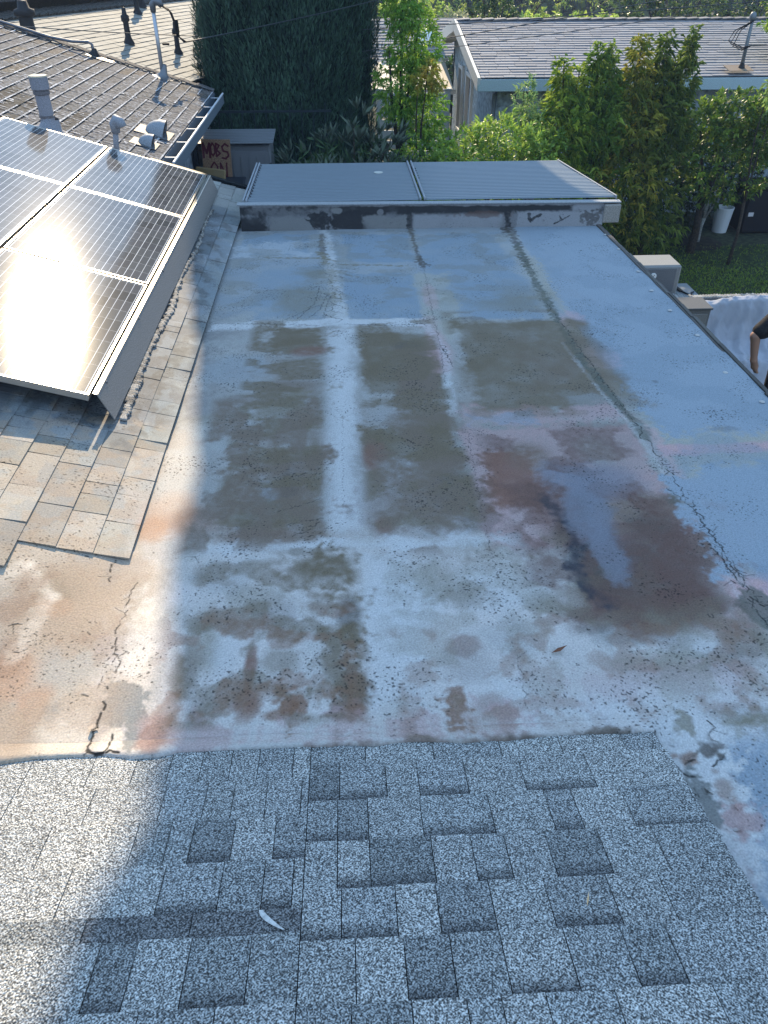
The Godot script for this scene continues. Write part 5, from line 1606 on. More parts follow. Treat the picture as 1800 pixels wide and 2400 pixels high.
	for k in 30:
		b.col = Color(0.62, 0.57, 0.47) * (1.0 if k % 2 else 0.86)
		b.bar(Vector3(0.2 + k * 0.078, 1.58, -18.7), Vector3(0.2 + k * 0.078, 1.90, -20.4), 0.076, 0.02 if k % 2 else 0.034)
	put(b.mesh(), "roof_sheet", M.paint, t)
	b = Mb.new()
	b.col = Color(0.66, 0.64, 0.58)
	b.box(Vector3(1.35, 1.54, -18.72), Vector3(2.4, 0.09, 0.05))
	for k in 9: b.box(Vector3(0.25 + k * 0.28, 1.96, -20.45), Vector3(0.15, 0.06, 0.05))
	for x in [0.3, 2.3]: b.box(Vector3(x, 0.77, -18.75), Vector3(0.08, 1.54, 0.08))
	put(b.mesh(), "frame", M.paint, t)
	# low grey roof with a skylight far behind
	t = thing("distant_house", "low grey roofed house with a white dome skylight beyond the hedge", "house", Vector3(3.4, 0, -30))
	b = Mb.new()
	b.col = Color(0.42, 0.40, 0.38)
	b.box(Vector3(3.6, 0.5, -31), Vector3(8.0, 1.0, 3.6))
	put(b.mesh(), "wall", M.stucco, t)
	b = Mb.new()
	b.col = Color(0.20, 0.20, 0.205)
	b.box(Vector3(3.6, 1.4, -30.2), Vector3(8.4, 0.06, 3.5), 0.0, Basis(Vector3.RIGHT, 0.32))
	b.box(Vector3(3.6, 1.4, -33.4), Vector3(8.4, 0.06, 3.5), 0.0, Basis(Vector3.RIGHT, -0.32))
	var frf := put(b.mesh(), "roof", M.shake, t)
	shingle_rows(Vector3(-0.6, 0.90, -28.5), Vector3.RIGHT, Vector3(0, sin(0.32), -cos(0.32)), Vector3(0, cos(0.32), sin(0.32)), 8.4, 16, 0.21, Color(0.30, 0.30, 0.31), M.shake, frf, 0, 0.3, 0.6, 0.03, func(_u: float) -> Vector2: return Vector2(0.0, 8.4))
	b = Mb.new()
	b.col = Color(0.85, 0.86, 0.86)
	b.lathe(Vector3(3.05, 1.5, -30.1), [Vector2(0.33, 0.0), Vector2(0.32, 0.1), Vector2(0.26, 0.2), Vector2(0.15, 0.27), Vector2(0.0, 0.3)], 16)
	b.box(Vector3(3.05, 1.44, -30.1), Vector3(0.9, 0.12, 0.8))
	put(b.mesh(), "skylight", M.plastic, t)
	# the brown tiled roof at the upper left
	t = thing("tan_roofed_house", "house with a plain grid of tan shingles behind the left roof", "house", Vector3(-4.5, 0, -17))
	var e := Vector3(-2.41, 2.45, -14.75)
	var r1 := Vector3(-4.94, 3.2, -15.17)
	var r2 := Vector3(-3.70, 3.15, -19.33)
	var nn := (r1 - e).cross(r2 - e).normalized()
	if nn.y < 0: nn = -nn
	var dx := (r2 - r1)
	dx.y = 0.0
	dx = (dx - nn * dx.dot(nn)).normalized()
	var du := nn.cross(dx).normalized()
	if du.y < 0: du = -du
	b = Mb.new()
	b.col = Color(1, 1, 1)
	var oo := e - dx * 2.2 - du * 0.3
	var span := (r1 - oo).dot(du)
	b.box(oo + dx * 4.2 + du * span * 0.5 - nn * 0.04, Vector3(8.4, 0.06, span), 0.0, Basis(dx, nn, du))
	var rf := put(b.mesh(), "roof", M.deck, t)
	shingle_rows(oo, dx, du, nn, 8.4, int(span / 0.145), 0.145, Color(0.34, 0.34, 0.31), M.far_tan, rf, 60, 0.22, 0.26, 0.011, func(_u: float) -> Vector2: return Vector2(0.0, 8.4))
	b = Mb.new()
	b.col = Color(0.14, 0.13, 0.12)
	for k in 34: b.box(oo + dx * (0.1 + k * 0.25) + du * span + nn * 0.03, Vector3(0.27, 0.03, 0.24), 0.0, Basis(dx, nn, du) * Basis(Vector3.BACK, 0.1))
	put(b.mesh(), "ridge_cap", M.far_shingle, t)
	b = Mb.new()
	b.col = Color(0.12, 0.12, 0.12)
	b.box(oo + dx * 4.2 + du * (span + 1.4) - nn * 0.5 , Vector3(8.4, 0.06, 3.0), 0.0, Basis(dx, nn, du) * Basis(Vector3.RIGHT, 0.5))
	put(b.mesh(), "back_roof", M.far_shingle, t)
	b = Mb.new()
	b.col = Color(0.62, 0.63, 0.60)
	var mid := oo + dx * 4.2 + du * 0.35
	b.box(Vector3(mid.x, 1.1, mid.z) + du * Vector3(1, 0, 1) * 1.3, Vector3(8.0, 2.2, 2.4), 0.0, Basis(dx, Vector3.UP, dx.cross(Vector3.UP)))
	b.box(Vector3(-2.42, 2.22, -14.6), Vector3(0.3, 0.34, 0.24))
	put(b.mesh(), "wall", M.stucco, t)
	# black pipes standing on it
	for q in [[-3.45, -15.25, 0.42, 0.045, "black pipe with a tee top on the tan roof, nearest the mast"], [-3.80, -18.4, 0.55, 0.05, "tall black pipe near the ridge of the tan roof"], [-3.75, -17.7, 0.34, 0.045, "short black pipe just below the tan roof's ridge"], [-2.72, -15.6, 0.36, 0.04, "black pipe at the cypress edge of the tan roof"], [-4.62, -13.95, 0.42, 0.10, "wide black turbine like vent behind the rake, far left"]]:
		var bp := Vector3(q[0], 0, q[1])
		bp.y = e.y - ((bp - e).x * nn.x + (bp - e).z * nn.z) / nn.y
		if q[3] > 0.09: bp.y = 2.95
		var v := thing("roof_pipe", q[4], "vent pipe", bp, "black pipes behind the left roof")
		b = Mb.new()
		var rr: float = q[3]
		var hh: float = q[2]
		b.lathe(bp, [Vector2(rr * 2.2, 0.0), Vector2(rr * 1.1, hh * 0.25), Vector2(rr, hh * 0.8)], 12)
		put(b.mesh(true), "pipe", M.rubber, v)
		b = Mb.new()
		b.lathe(bp + Vector3(0, hh * 0.74, 0), [Vector2(rr, 0.0), Vector2(rr * 1.5, 0.02), Vector2(rr * 1.5, 0.09), Vector2(rr * 0.9, 0.11), Vector2(rr * 0.7, 0.2), Vector2(0.0, 0.21)], 12)
		put(b.mesh(true), "cap", M.rubber, v)

func wires() -> void:
	var cable := func(label: String, a: Vector3, bb: Vector3, sag: float, r: float) -> void:
		var b := Mb.new()
		b.col = Color(0.035, 0.04, 0.045)
		var pts := []
		for k in 17:
			var t := k / 16.0
			pts.append(a.lerp(bb, t) - Vector3(0, sag * 4.0 * t * (1.0 - t), 0))
		b.tube(pts, [r], 6)
		tag(put(b.mesh(), "cable", M.cable, null), label, "cable", "overhead cables")
	cable.call("overhead cable from the left service mast across the dark cypress", Vector3(-1.89, 3.12, -12.0), Vector3(3.2, 4.05, -13.4), 0.05, 0.0075)
	cable.call("thin overhead cable crossing the tan roof behind the left mast", Vector3(-7.5, 3.45, -13.6), Vector3(-1.9, 3.12, -12.6), 0.06, 0.006)
	cable.call("topmost thin cable crossing in front of the blue house's ridge", Vector3(0.4, 3.08, -13.9), Vector3(12.0, 3.85, -13.9), 0.06, 0.0065)
	cable.call("middle cable slanting over the blue house's gable", Vector3(0.4, 2.80, -13.8), Vector3(11.0, 4.5, -13.8), 0.08, 0.0065)
	cable.call("lowest cable slanting across the blue house's shingles", Vector3(0.4, 2.71, -13.8), Vector3(11.0, 4.0, -13.8), 0.06, 0.0045)
	cable.call("cable running right from the blue house's service mast", Vector3(6.9, 2.76, -14.68), Vector3(12.0, 3.3, -14.4), 0.1, 0.008)

func crown(g: Leaves, blobs: Array, ln: float, wd: float, c1: Color, c2: Color, up := 0.3, droop := 0.15, per := 11, spread := 0.9) -> void:
	for q in blobs:
		var n: int = int(q[6]) / per
		for k in n:
			var d := Vector3(rng.randfn(), rng.randfn(), rng.randfn()).normalized()
			var r := pow(rng.randf(), 0.3)
			var p := Vector3(q[0], q[1], q[2]) + Vector3(d.x * q[3], d.y * q[4], d.z * q[5]) * r
			if p.y < 0.1: continue
			var tw := (d + Vector3(0, up, 0) + Vector3(rng.randfn(), rng.randfn(), rng.randfn()) * 0.25).normalized()
			var t := rng.randf()
			var col := c1.lerp(c2, t * t) * rng.randf_range(0.8, 1.3)
			col = Color(col.r * 1.25, col.g * 1.45, col.b * 1.05)
			for e in (per if rng.randf() < 0.8 else int(per * 0.4)):
				var ld := (tw + Vector3(rng.randfn(), rng.randfn(), rng.randfn()) * spread).normalized()
				var l := ln * rng.randf_range(0.45, 1.25)
				g.leaf(p + tw * (l * 0.35 * e / per * 3.0) - tw * l * 0.6, ld, Vector3(rng.randfn() * 0.4, 1, rng.randfn() * 0.4), l, wd * rng.randf_range(0.75, 1.15), Color(col.r, col.g, col.b) * rng.randf_range(0.85, 1.15), droop)

func limbs(base: Vector3, tips: Array, r: float, col: Color, t: Node3D) -> void:
	var b := Mb.new()
	b.col = col
	var fork := Vector3(base.x, base.y + 0.35 * (tips[0].y - base.y), base.z)
	b.tube([base - Vector3(0, 0.05, 0), base.lerp(fork, 0.5) + Vector3(0.02, 0, 0.01), fork], [r * 1.25, r, r * 0.85], 9)
	put(b.mesh(true), "trunk", M.bark, t)
	for q in tips:
		b = Mb.new()
		b.col = col
		var mid: Vector3 = fork.lerp(q, 0.5) + Vector3(rng.randf_range(-0.06, 0.06), 0.05, rng.randf_range(-0.06, 0.06))
		b.tube([fork - Vector3(0, 0.02, 0), fork.lerp(mid, 0.5), mid, q], [r * 0.7, r * 0.55, r * 0.4, r * 0.12], 7)
		put(b.mesh(true), "limb", M.bark, t)

func tree(called: String, label: String, cat: String, base: Vector3, tips: Array, r: float, bark: Color, blobs: Array, ln: float, wd: float, c1: Color, c2: Color, up := 0.3, droop := 0.15, group := "", per := 11, spread := 0.9, m: Material = null) -> Node3D:
	var t := thing(called, label, cat, base, group)
	limbs(base, tips, r, bark, t)
	var g := Leaves.new()
	crown(g, blobs, ln, wd, c1, c2, up, droop, per, spread)
	stuff(put(g.mesh(), "crown", m if m else M.leaf, t))
	return t

func plants() -> void:
	var bark := Color(0.10, 0.075, 0.055)
	# ---- the tall dark cypress that shades the roof
	var t := thing("cypress", "tall dense dark cypress standing behind the shed and shading the roof", "tree", Vector3(-0.8, 0, -14.8))
	limbs(Vector3(-0.8, 0, -14.8), [Vector3(-0.9, 8.0, -14.8), Vector3(0.0, 9.0, -14.7)], 0.24, bark, t)
	var cx := func(y: float) -> float: return lerpf(-0.80, -0.37, ramp(3.6, 5.2, y))
	var rx := func(y: float) -> float: return lerpf(1.42, 1.62, ramp(3.6, 5.2, y)) * (1.0 - 0.25 * ramp(11.5, 13.0, y)) * (1.0 - 0.25 * ramp(1.2, 0.2, y))
	var fn := FastNoiseLite.new()
	fn.seed = 17; fn.frequency = 0.9
	var hull := func(th: float, y: float, k: float) -> Vector3:
		var q := Vector3(cos(th), y, sin(th))
		var lump := 1.0 + 0.15 * fn.get_noise_3d(q.x * 2.0, y * 0.6, q.z * 2.0) + 0.05 * fn.get_noise_3d(q.x * 5.0, y * 1.3, q.z * 5.0)
		return Vector3(cx.call(y) + rx.call(y) * cos(th) * lump * k, y, -14.8 + 1.35 * sin(th) * lump * k)
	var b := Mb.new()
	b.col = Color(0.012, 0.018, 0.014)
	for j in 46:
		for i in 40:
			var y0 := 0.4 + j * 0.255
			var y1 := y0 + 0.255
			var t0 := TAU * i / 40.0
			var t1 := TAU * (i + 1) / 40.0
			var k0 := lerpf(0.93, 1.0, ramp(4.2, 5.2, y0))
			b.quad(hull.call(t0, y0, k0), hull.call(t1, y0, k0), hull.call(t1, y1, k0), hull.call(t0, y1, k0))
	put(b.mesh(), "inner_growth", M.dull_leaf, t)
	var g := Leaves.new()
	for k in 64000:
		var y := rng.randf_range(0.4, 4.4) if k < 40000 else rng.randf_range(4.2, 12.2)
		var th := rng.randf_range(0.02, 0.98) * PI if k < 40000 else rng.randf() * TAU
		var p: Vector3 = hull.call(th, y, rng.randf_range(0.93, 1.02 if k < 40000 else 0.98))
		var out := Vector3(cos(th), 0, sin(th))
		var d := (Vector3.UP * rng.randf_range(0.5, 1.3) + out * rng.randf_range(-0.1, 0.55) + Vector3(rng.randfn(), 0, rng.randfn()) * 0.25).normalized()
		var s := 0.8 + 0.5 * fn.get_noise_3d(p.x * 3.0, p.y * 0.9, p.z * 3.0)
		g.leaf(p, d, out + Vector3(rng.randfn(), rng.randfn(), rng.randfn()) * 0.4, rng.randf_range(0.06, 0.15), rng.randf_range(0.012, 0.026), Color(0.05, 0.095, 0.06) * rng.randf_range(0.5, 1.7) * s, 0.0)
	stuff(put(g.mesh(), "crown", M.dull_leaf, t))
	# ---- between cypress and blue house
	tree("green_tree", "slender bright green tree against the right edge of the cypress", "tree", Vector3(0.95, 0, -13.0), [Vector3(0.95, 3.9, -13.0), Vector3(1.2, 3.3, -12.9), Vector3(0.75, 3.0, -12.8)], 0.06, bark,
		[[0.95, 3.6, -13.0, 0.32, 0.55, 0.35, 2400], [1.12, 3.0, -12.95, 0.42, 0.5, 0.4, 3400], [0.92, 2.45, -12.95, 0.4, 0.5, 0.4, 3300], [1.25, 2.1, -12.9, 0.42, 0.45, 0.4, 2600], [1.3, 1.55, -12.9, 0.36, 0.45, 0.4, 1300], [0.9, 4.4, -13.0, 0.5, 0.5, 0.4, 900]], 0.085, 0.026, Color(0.13, 0.22, 0.04), Color(0.27, 0.33, 0.06), 0.2, 0.3)
	tree("maple", "small yellow and orange tipped maple branching toward the blue gable", "tree", Vector3(1.22, 0, -12.6), [Vector3(1.3, 2.8, -12.5), Vector3(1.15, 2.6, -12.5)], 0.035, bark,
		[[1.33, 2.72, -12.5, 0.17, 0.14, 0.2, 420], [1.22, 2.55, -12.5, 0.2, 0.16, 0.2, 500], [1.42, 2.52, -12.45, 0.13, 0.12, 0.15, 280]], 0.07, 0.03, Color(0.26, 0.24, 0.05), Color(0.42, 0.24, 0.06), 0.1, 0.3)
	# ---- long leaved shrub in the cypress' shade; its larger leaves are parts
	t = thing("long_leaved_shrub", "shrub with upright rosettes of long pale leaves below the cypress", "shrub", Vector3(0.1, 0, -11.4))
	limbs(Vector3(0.1, 0, -11.4), [Vector3(-0.4, 1.9, -11.3), Vector3(0.2, 2.2, -11.4), Vector3(0.7, 2.0, -11.4), Vector3(-0.1, 1.6, -11.0)], 0.04, bark, t)
	g = Leaves.new()
	var kinds := []
	for k in 4:
		var one := Leaves.new()
		var cc := Color(0.10, 0.125, 0.085) * (0.75 + 0.18 * k)
		one.leaf(Vector3.ZERO, Vector3(0, 1, 0), Vector3(0, 0, 1), 0.26 - 0.02 * k, 0.05, Color(cc.r, cc.g, cc.b), 0.0)
		kinds.append(one.mesh())
	var single := 0
	for k in 105:
		var p := Vector3(rng.randf_range(-0.85, 1.1), 0, rng.randf_range(-11.9, -10.85))
		p.y = 2.45 - 0.55 * absf(p.x - 0.15) - 0.55 * (p.z + 11.9) - pow(rng.randf(), 1.5) * 0.9
		var ax := Vector3(rng.randfn() * 0.25 + (p.x - 0.1) * 0.25, 1.0, 0.35 + rng.randfn() * 0.2).normalized()
		for e in 9:
			var an := TAU * e / 9.0 + rng.randf()
			var side := Vector3(cos(an), 0.1, sin(an))
			var d := (ax * rng.randf_range(0.7, 1.5) + side * rng.randf_range(0.35, 0.9)).normalized()
			if single < 230 and k % 3 == 0 and p.z > -11.7:
				var o := MeshInstance3D.new()
				o.mesh = kinds[single % 4]
				o.material_override = M.dull_leaf
				o.name = "leaf"
				t.add_child(o, true)
				var y := d
				var x := y.cross(Vector3(side.x, 0.3, side.z)).normalized()
				o.transform = Transform3D(Basis(x, y, x.cross(y)), p - t.position)
				single += 1
			else:
				g.leaf(p, d, side, rng.randf_range(0.17, 0.28), rng.randf_range(0.035, 0.05), Color(0.085, 0.11, 0.075) * rng.randf_range(0.5, 1.5), 0.12)
	crown(g, [[0.1, 1.1, -11.6, 1.1, 1.0, 0.5, 3000]], 0.17, 0.04, Color(0.035, 0.055, 0.03), Color(0.06, 0.08, 0.04), 0.5, 0.1)
	stuff(put(g.mesh(), "crown", M.dull_leaf, t))
	# ---- sunlit broad leaved bush at the foot of the blue gable
	tree("broad_leaved_bush", "rounded bush of glossy yellow green leaves below the blue gable", "bush", Vector3(2.0, 0, -11.6), [Vector3(1.7, 1.9, -11.5), Vector3(2.3, 2.0, -11.6), Vector3(2.6, 1.8, -11.5)], 0.04, bark,
		[[1.75, 1.75, -11.5, 0.45, 0.45, 0.5, 2600], [2.25, 1.85, -11.6, 0.5, 0.5, 0.5, 3000], [2.6, 1.6, -11.4, 0.4, 0.55, 0.45, 2300], [2.0, 1.0, -11.4, 0.8, 0.9, 0.5, 4200], [1.5, 1.2, -11.3, 0.35, 0.6, 0.4, 1500]], 0.085, 0.036, Color(0.15, 0.21, 0.05), Color(0.34, 0.38, 0.08), 0.5, 0.1)
	tree("grey_green_sapling", "upright grey green sapling in front of the blue house's wall", "tree", Vector3(2.65, 0, -12.3), [Vector3(2.65, 2.5, -12.3), Vector3(2.8, 2.3, -12.3)], 0.03, bark,
		[[2.68, 2.15, -12.3, 0.22, 0.5, 0.25, 1300], [2.85, 1.85, -12.3, 0.25, 0.5, 0.3, 1200]], 0.09, 0.026, Color(0.16, 0.22, 0.12), Color(0.24, 0.29, 0.14), 0.7, 0.15)
	tree("yard_bush", "bright green leafy bush under the slender tree beside the white fence", "bush", Vector3(1.25, 0, -12.1), [Vector3(1.0, 1.6, -12.1), Vector3(1.5, 1.7, -12.1)], 0.03, bark,
		[[1.0, 1.45, -12.1, 0.35, 0.5, 0.35, 1900], [1.45, 1.4, -12.1, 0.35, 0.5, 0.35, 1900], [1.2, 0.8, -12.0, 0.5, 0.6, 0.4, 1800]], 0.08, 0.034, Color(0.09, 0.15, 0.03), Color(0.24, 0.30, 0.06), 0.4, 0.15)
	tree("wall_bush", "leafy lit bush between the broad leaved bush and the fruit trees", "bush", Vector3(2.95, 0, -11.9), [Vector3(2.9, 1.9, -11.9), Vector3(3.1, 1.8, -11.9)], 0.03, bark,
		[[2.95, 1.7, -11.9, 0.35, 0.45, 0.35, 2000], [3.1, 1.1, -11.8, 0.45, 0.6, 0.4, 1900]], 0.08, 0.034, Color(0.10, 0.15, 0.035), Color(0.30, 0.34, 0.07), 0.45, 0.15)
	for q in [[1.08, -10.9, 1.75, "small bright green feathery shrub at the cover's far edge, taller spike"], [0.98, -10.7, 1.55, "small bright green feathery shrub, the low tuft at the cover's far edge"]]:
		t = thing("feathery_shrub", q[3], "shrub", Vector3(q[0], 0, q[1]), "feathery shoots behind the cover")
		limbs(Vector3(q[0], 0, q[1]), [Vector3(q[0], q[2], q[1])], 0.015, bark, t)
		g = Leaves.new()
		for s in 3:
			for k in 130:
				var yy: float = q[2] - 0.75 * rng.randf()
				var w: float = 0.03 + 0.09 * (q[2] - yy)
				var an := rng.randf() * TAU
				g.leaf(Vector3(q[0] + (s - 1) * 0.09 + cos(an) * w * 0.3, yy - absf(s - 1) * 0.12, q[1] + sin(an) * w * 0.3), Vector3(cos(an) * 0.8, 0.9, sin(an) * 0.8).normalized(), Vector3.UP, 0.07, 0.012, Color(0.17, 0.27, 0.05) * rng.randf_range(0.8, 1.3), 0.0)
		stuff(put(g.mesh(), "crown", M.leaf, t))
	# ---- fruit trees with drooping leaves, upright shoots at their tops
	var fruit := [
		["fruit tree with two drooping shoot tips, leftmost in front of the grey roof", Vector3(3.3, 0, -12.3), [[3.18, 2.83], [3.42, 2.72]], Color(0.09, 0.14, 0.03), Color(0.36, 0.36, 0.07)],
		["fruit tree with twin upright shoots, second from the left along the grey roof", Vector3(3.85, 0, -12.4), [[3.66, 3.0], [3.88, 2.95], [4.05, 2.6]], Color(0.09, 0.14, 0.035), Color(0.27, 0.30, 0.07)],
		["fruit tree with a tall yellowish middle shoot against the grey roof", Vector3(4.35, 0, -12.4), [[4.28, 3.08], [4.5, 2.7]], Color(0.11, 0.13, 0.035), Color(0.40, 0.30, 0.07)],
		["dark fruit tree with two tall shoots, rightmost against the grey roof", Vector3(4.85, 0, -12.5), [[4.65, 3.12], [5.03, 3.13], [4.85, 2.75]], Color(0.06, 0.09, 0.025), Color(0.20, 0.21, 0.06)]]
	for q in fruit:
		var base: Vector3 = q[1]
		var tips := []
		var blobs := [[base.x, 1.9, base.z, 0.45, 0.55, 0.5, 2300], [base.x, 1.25, base.z + 0.2, 0.5, 0.7, 0.45, 1500], [base.x, 0.6, base.z + 0.3, 0.5, 0.5, 0.45, 1000]]
		for s in q[2]:
			tips.append(Vector3(s[0], s[1], base.z))
			blobs.append([s[0], s[1] - 0.22, base.z, 0.12, 0.30, 0.13, 420])
			blobs.append([s[0], s[1] - 0.6, base.z, 0.2, 0.32, 0.22, 700])
		tree("fruit_tree", q[0], "tree", base, tips, 0.05, bark, blobs, 0.125, 0.021, q[3], q[4], 0.35, 0.5, "fruit trees before the blue house", 8, 0.65)
	tree("citrus_tree", "dense citrus tree with lit yellow green top at the right of the lawn", "tree", Vector3(5.75, 0, -12.6), [Vector3(5.4, 2.0, -12.5), Vector3(6.1, 2.1, -12.6)], 0.06, bark,
		[[5.4, 1.95, -12.5, 0.5, 0.4, 0.5, 2400], [6.0, 2.05, -12.6, 0.55, 0.42, 0.5, 2800], [6.4, 1.9, -12.5, 0.45, 0.45, 0.5, 2000], [5.8, 1.4, -12.4, 0.9, 0.6, 0.55, 4000]], 0.09, 0.042, Color(0.045, 0.08, 0.02), Color(0.20, 0.25, 0.04), 0.35, 0.15)
	tree("pale_shoot_shrub", "tall pale shoots of a shrub at the right picture edge below the mast", "shrub", Vector3(6.15, 0, -12.0), [Vector3(6.1, 2.75, -12.0), Vector3(6.25, 2.5, -12.0)], 0.025, bark,
		[[6.1, 2.55, -12.0, 0.1, 0.3, 0.12, 170], [6.25, 2.35, -12.0, 0.15, 0.25, 0.15, 190]], 0.13, 0.04, Color(0.15, 0.2, 0.09), Color(0.24, 0.3, 0.1), 0.8, 0.1)
	tree("mast_side_tree", "sunlit tree overhanging the grey roof behind the right service mast", "tree", Vector3(8.4, 0, -15.8), [Vector3(7.8, 3.4, -15.4), Vector3(8.3, 3.8, -15.6)], 0.09, bark,
		[[7.75, 3.25, -15.2, 0.5, 0.4, 0.5, 1800], [8.1, 2.8, -15.1, 0.5, 0.5, 0.5, 1900], [7.4, 3.75, -15.4, 0.5, 0.3, 0.5, 1300], [8.5, 3.5, -15.6, 0.8, 0.7, 0.7, 2200]], 0.10, 0.04, Color(0.11, 0.18, 0.03), Color(0.26, 0.31, 0.05), 0.2, 0.25)
	# ---- dark hedge that closes the yard
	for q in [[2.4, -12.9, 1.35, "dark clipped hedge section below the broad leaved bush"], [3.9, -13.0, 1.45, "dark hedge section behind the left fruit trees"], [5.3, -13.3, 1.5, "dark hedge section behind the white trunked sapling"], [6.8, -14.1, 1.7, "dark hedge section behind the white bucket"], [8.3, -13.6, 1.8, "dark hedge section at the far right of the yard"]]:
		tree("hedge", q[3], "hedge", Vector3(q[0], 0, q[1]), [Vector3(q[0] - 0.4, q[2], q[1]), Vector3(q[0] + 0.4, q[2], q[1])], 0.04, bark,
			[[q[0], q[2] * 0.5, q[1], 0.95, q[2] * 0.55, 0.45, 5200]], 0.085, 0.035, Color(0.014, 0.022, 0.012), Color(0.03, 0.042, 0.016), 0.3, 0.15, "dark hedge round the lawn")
	# ---- young tree on the lawn with a white painted trunk
	t = thing("white_trunk_sapling", "young tree with white painted forked trunk on the dark lawn", "tree", Vector3(6.07, 0, -13.1))
	b = Mb.new()
	b.col = Color(0.62, 0.64, 0.62)
	var s0 := Vector3(6.07, 0, -13.1)
	b.tube([s0, s0 + Vector3(0.0, 0.28, 0), s0 + Vector3(0.02, 0.42, 0)], [0.036, 0.03, 0.034], 9)
	put(b.mesh(true), "trunk", M.bark, t)
	for q in [Vector3(-0.10, 1.0, 0.05), Vector3(0.07, 1.1, 0), Vector3(0.2, 0.85, 0.06), Vector3(0.0, 1.3, 0.02)]:
		b = Mb.new()
		b.col = Color(0.40, 0.41, 0.38)
		b.tube([s0 + Vector3(0.02, 0.40, 0), s0 + Vector3(0.02, 0.40, 0).lerp(q, 0.4) , s0 + q], [0.024, 0.018, 0.006], 7)
		put(b.mesh(true), "limb", M.bark, t)
	g = Leaves.new()
	crown(g, [[6.1, 1.35, -13.1, 0.5, 0.4, 0.4, 900]], 0.08, 0.03, Color(0.06, 0.1, 0.03), Color(0.1, 0.14, 0.04))
	stuff(put(g.mesh(), "crown", M.leaf, t))
	b = Mb.new()
	b.col = Color(0.05, 0.04, 0.03)
	b.lathe(s0, [Vector2(0.0, 0.03), Vector2(0.25, 0.045), Vector2(0.36, 0.03), Vector2(0.42, 0.012)], 18)
	tag(put(b.mesh(true), "soil_ring", M.earth, null), "dark round ring of soil around the white trunked sapling", "soil ring")
	# ---- far greenery
	var dk1 := Color(0.03, 0.05, 0.025)
	var dk2 := Color(0.11, 0.14, 0.045)
	var lg1 := Color(0.20, 0.25, 0.07)
	var lg2 := Color(0.42, 0.42, 0.11)
	var far := [
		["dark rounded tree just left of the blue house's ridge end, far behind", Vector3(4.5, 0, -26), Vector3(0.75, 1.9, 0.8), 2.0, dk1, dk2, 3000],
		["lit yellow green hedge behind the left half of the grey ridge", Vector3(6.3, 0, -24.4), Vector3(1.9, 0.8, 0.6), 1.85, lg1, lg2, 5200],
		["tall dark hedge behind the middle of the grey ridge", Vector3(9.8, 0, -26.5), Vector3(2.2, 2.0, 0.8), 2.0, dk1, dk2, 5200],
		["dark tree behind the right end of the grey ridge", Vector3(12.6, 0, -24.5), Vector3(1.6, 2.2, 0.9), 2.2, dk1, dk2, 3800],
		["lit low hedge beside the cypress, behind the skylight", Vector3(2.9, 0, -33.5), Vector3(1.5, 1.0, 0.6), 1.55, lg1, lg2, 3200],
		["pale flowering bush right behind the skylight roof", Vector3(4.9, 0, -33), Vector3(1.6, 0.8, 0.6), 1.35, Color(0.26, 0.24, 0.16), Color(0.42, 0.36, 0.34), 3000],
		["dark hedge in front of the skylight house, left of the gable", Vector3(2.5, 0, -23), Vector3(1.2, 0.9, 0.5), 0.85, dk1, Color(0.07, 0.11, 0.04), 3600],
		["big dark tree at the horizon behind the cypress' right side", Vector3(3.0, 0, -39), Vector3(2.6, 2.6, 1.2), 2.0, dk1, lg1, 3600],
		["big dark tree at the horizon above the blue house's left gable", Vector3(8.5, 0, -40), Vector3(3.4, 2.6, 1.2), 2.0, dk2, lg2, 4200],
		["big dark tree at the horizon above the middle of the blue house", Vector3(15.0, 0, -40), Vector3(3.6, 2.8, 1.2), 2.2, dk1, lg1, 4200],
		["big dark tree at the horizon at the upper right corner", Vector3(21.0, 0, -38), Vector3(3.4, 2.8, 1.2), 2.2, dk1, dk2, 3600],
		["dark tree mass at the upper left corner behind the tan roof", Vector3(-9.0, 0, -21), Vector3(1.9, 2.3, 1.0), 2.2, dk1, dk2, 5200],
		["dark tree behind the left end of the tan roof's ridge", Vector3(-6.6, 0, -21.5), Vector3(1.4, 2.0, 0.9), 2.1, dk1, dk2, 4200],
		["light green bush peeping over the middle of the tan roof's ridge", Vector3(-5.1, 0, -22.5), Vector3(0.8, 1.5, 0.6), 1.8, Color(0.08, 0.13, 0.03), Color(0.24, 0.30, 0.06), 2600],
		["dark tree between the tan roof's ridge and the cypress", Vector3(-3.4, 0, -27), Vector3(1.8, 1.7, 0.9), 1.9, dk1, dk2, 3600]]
	for q in far:
		var p: Vector3 = q[1]
		var r: Vector3 = q[2]
		var y: float = q[3]
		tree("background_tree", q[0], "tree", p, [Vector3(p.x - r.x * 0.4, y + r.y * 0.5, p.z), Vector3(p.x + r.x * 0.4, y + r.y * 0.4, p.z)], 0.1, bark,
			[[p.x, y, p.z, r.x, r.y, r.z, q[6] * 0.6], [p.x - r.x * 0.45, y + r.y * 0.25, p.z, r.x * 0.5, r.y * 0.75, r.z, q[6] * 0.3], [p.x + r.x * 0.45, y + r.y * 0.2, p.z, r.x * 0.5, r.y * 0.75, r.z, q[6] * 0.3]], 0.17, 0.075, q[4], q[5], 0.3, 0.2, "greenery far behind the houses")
	var fw := Leaves.new()
	for k in 20000:
		var p := Vector3(rng.randf_range(-40, 50), 0, rng.randf_range(-60, -54))
		p.y = rng.randf_range(0.2, 4.6 + 1.6 * sin(p.x * 0.4) + sin(p.x * 1.3))
		fw.leaf(p, Vector3(rng.randfn(), rng.randfn() + 0.3, rng.randfn()).normalized(), Vector3(rng.randfn(), 1, rng.randfn()), 1.0, 0.55, Color(0.05, 0.08, 0.035).lerp(Color(0.2, 0.25, 0.07), pow(rng.randf(), 2.0)), 0.2)
	var wood := put(fw.mesh(), "distant_wood", M.leaf, null)
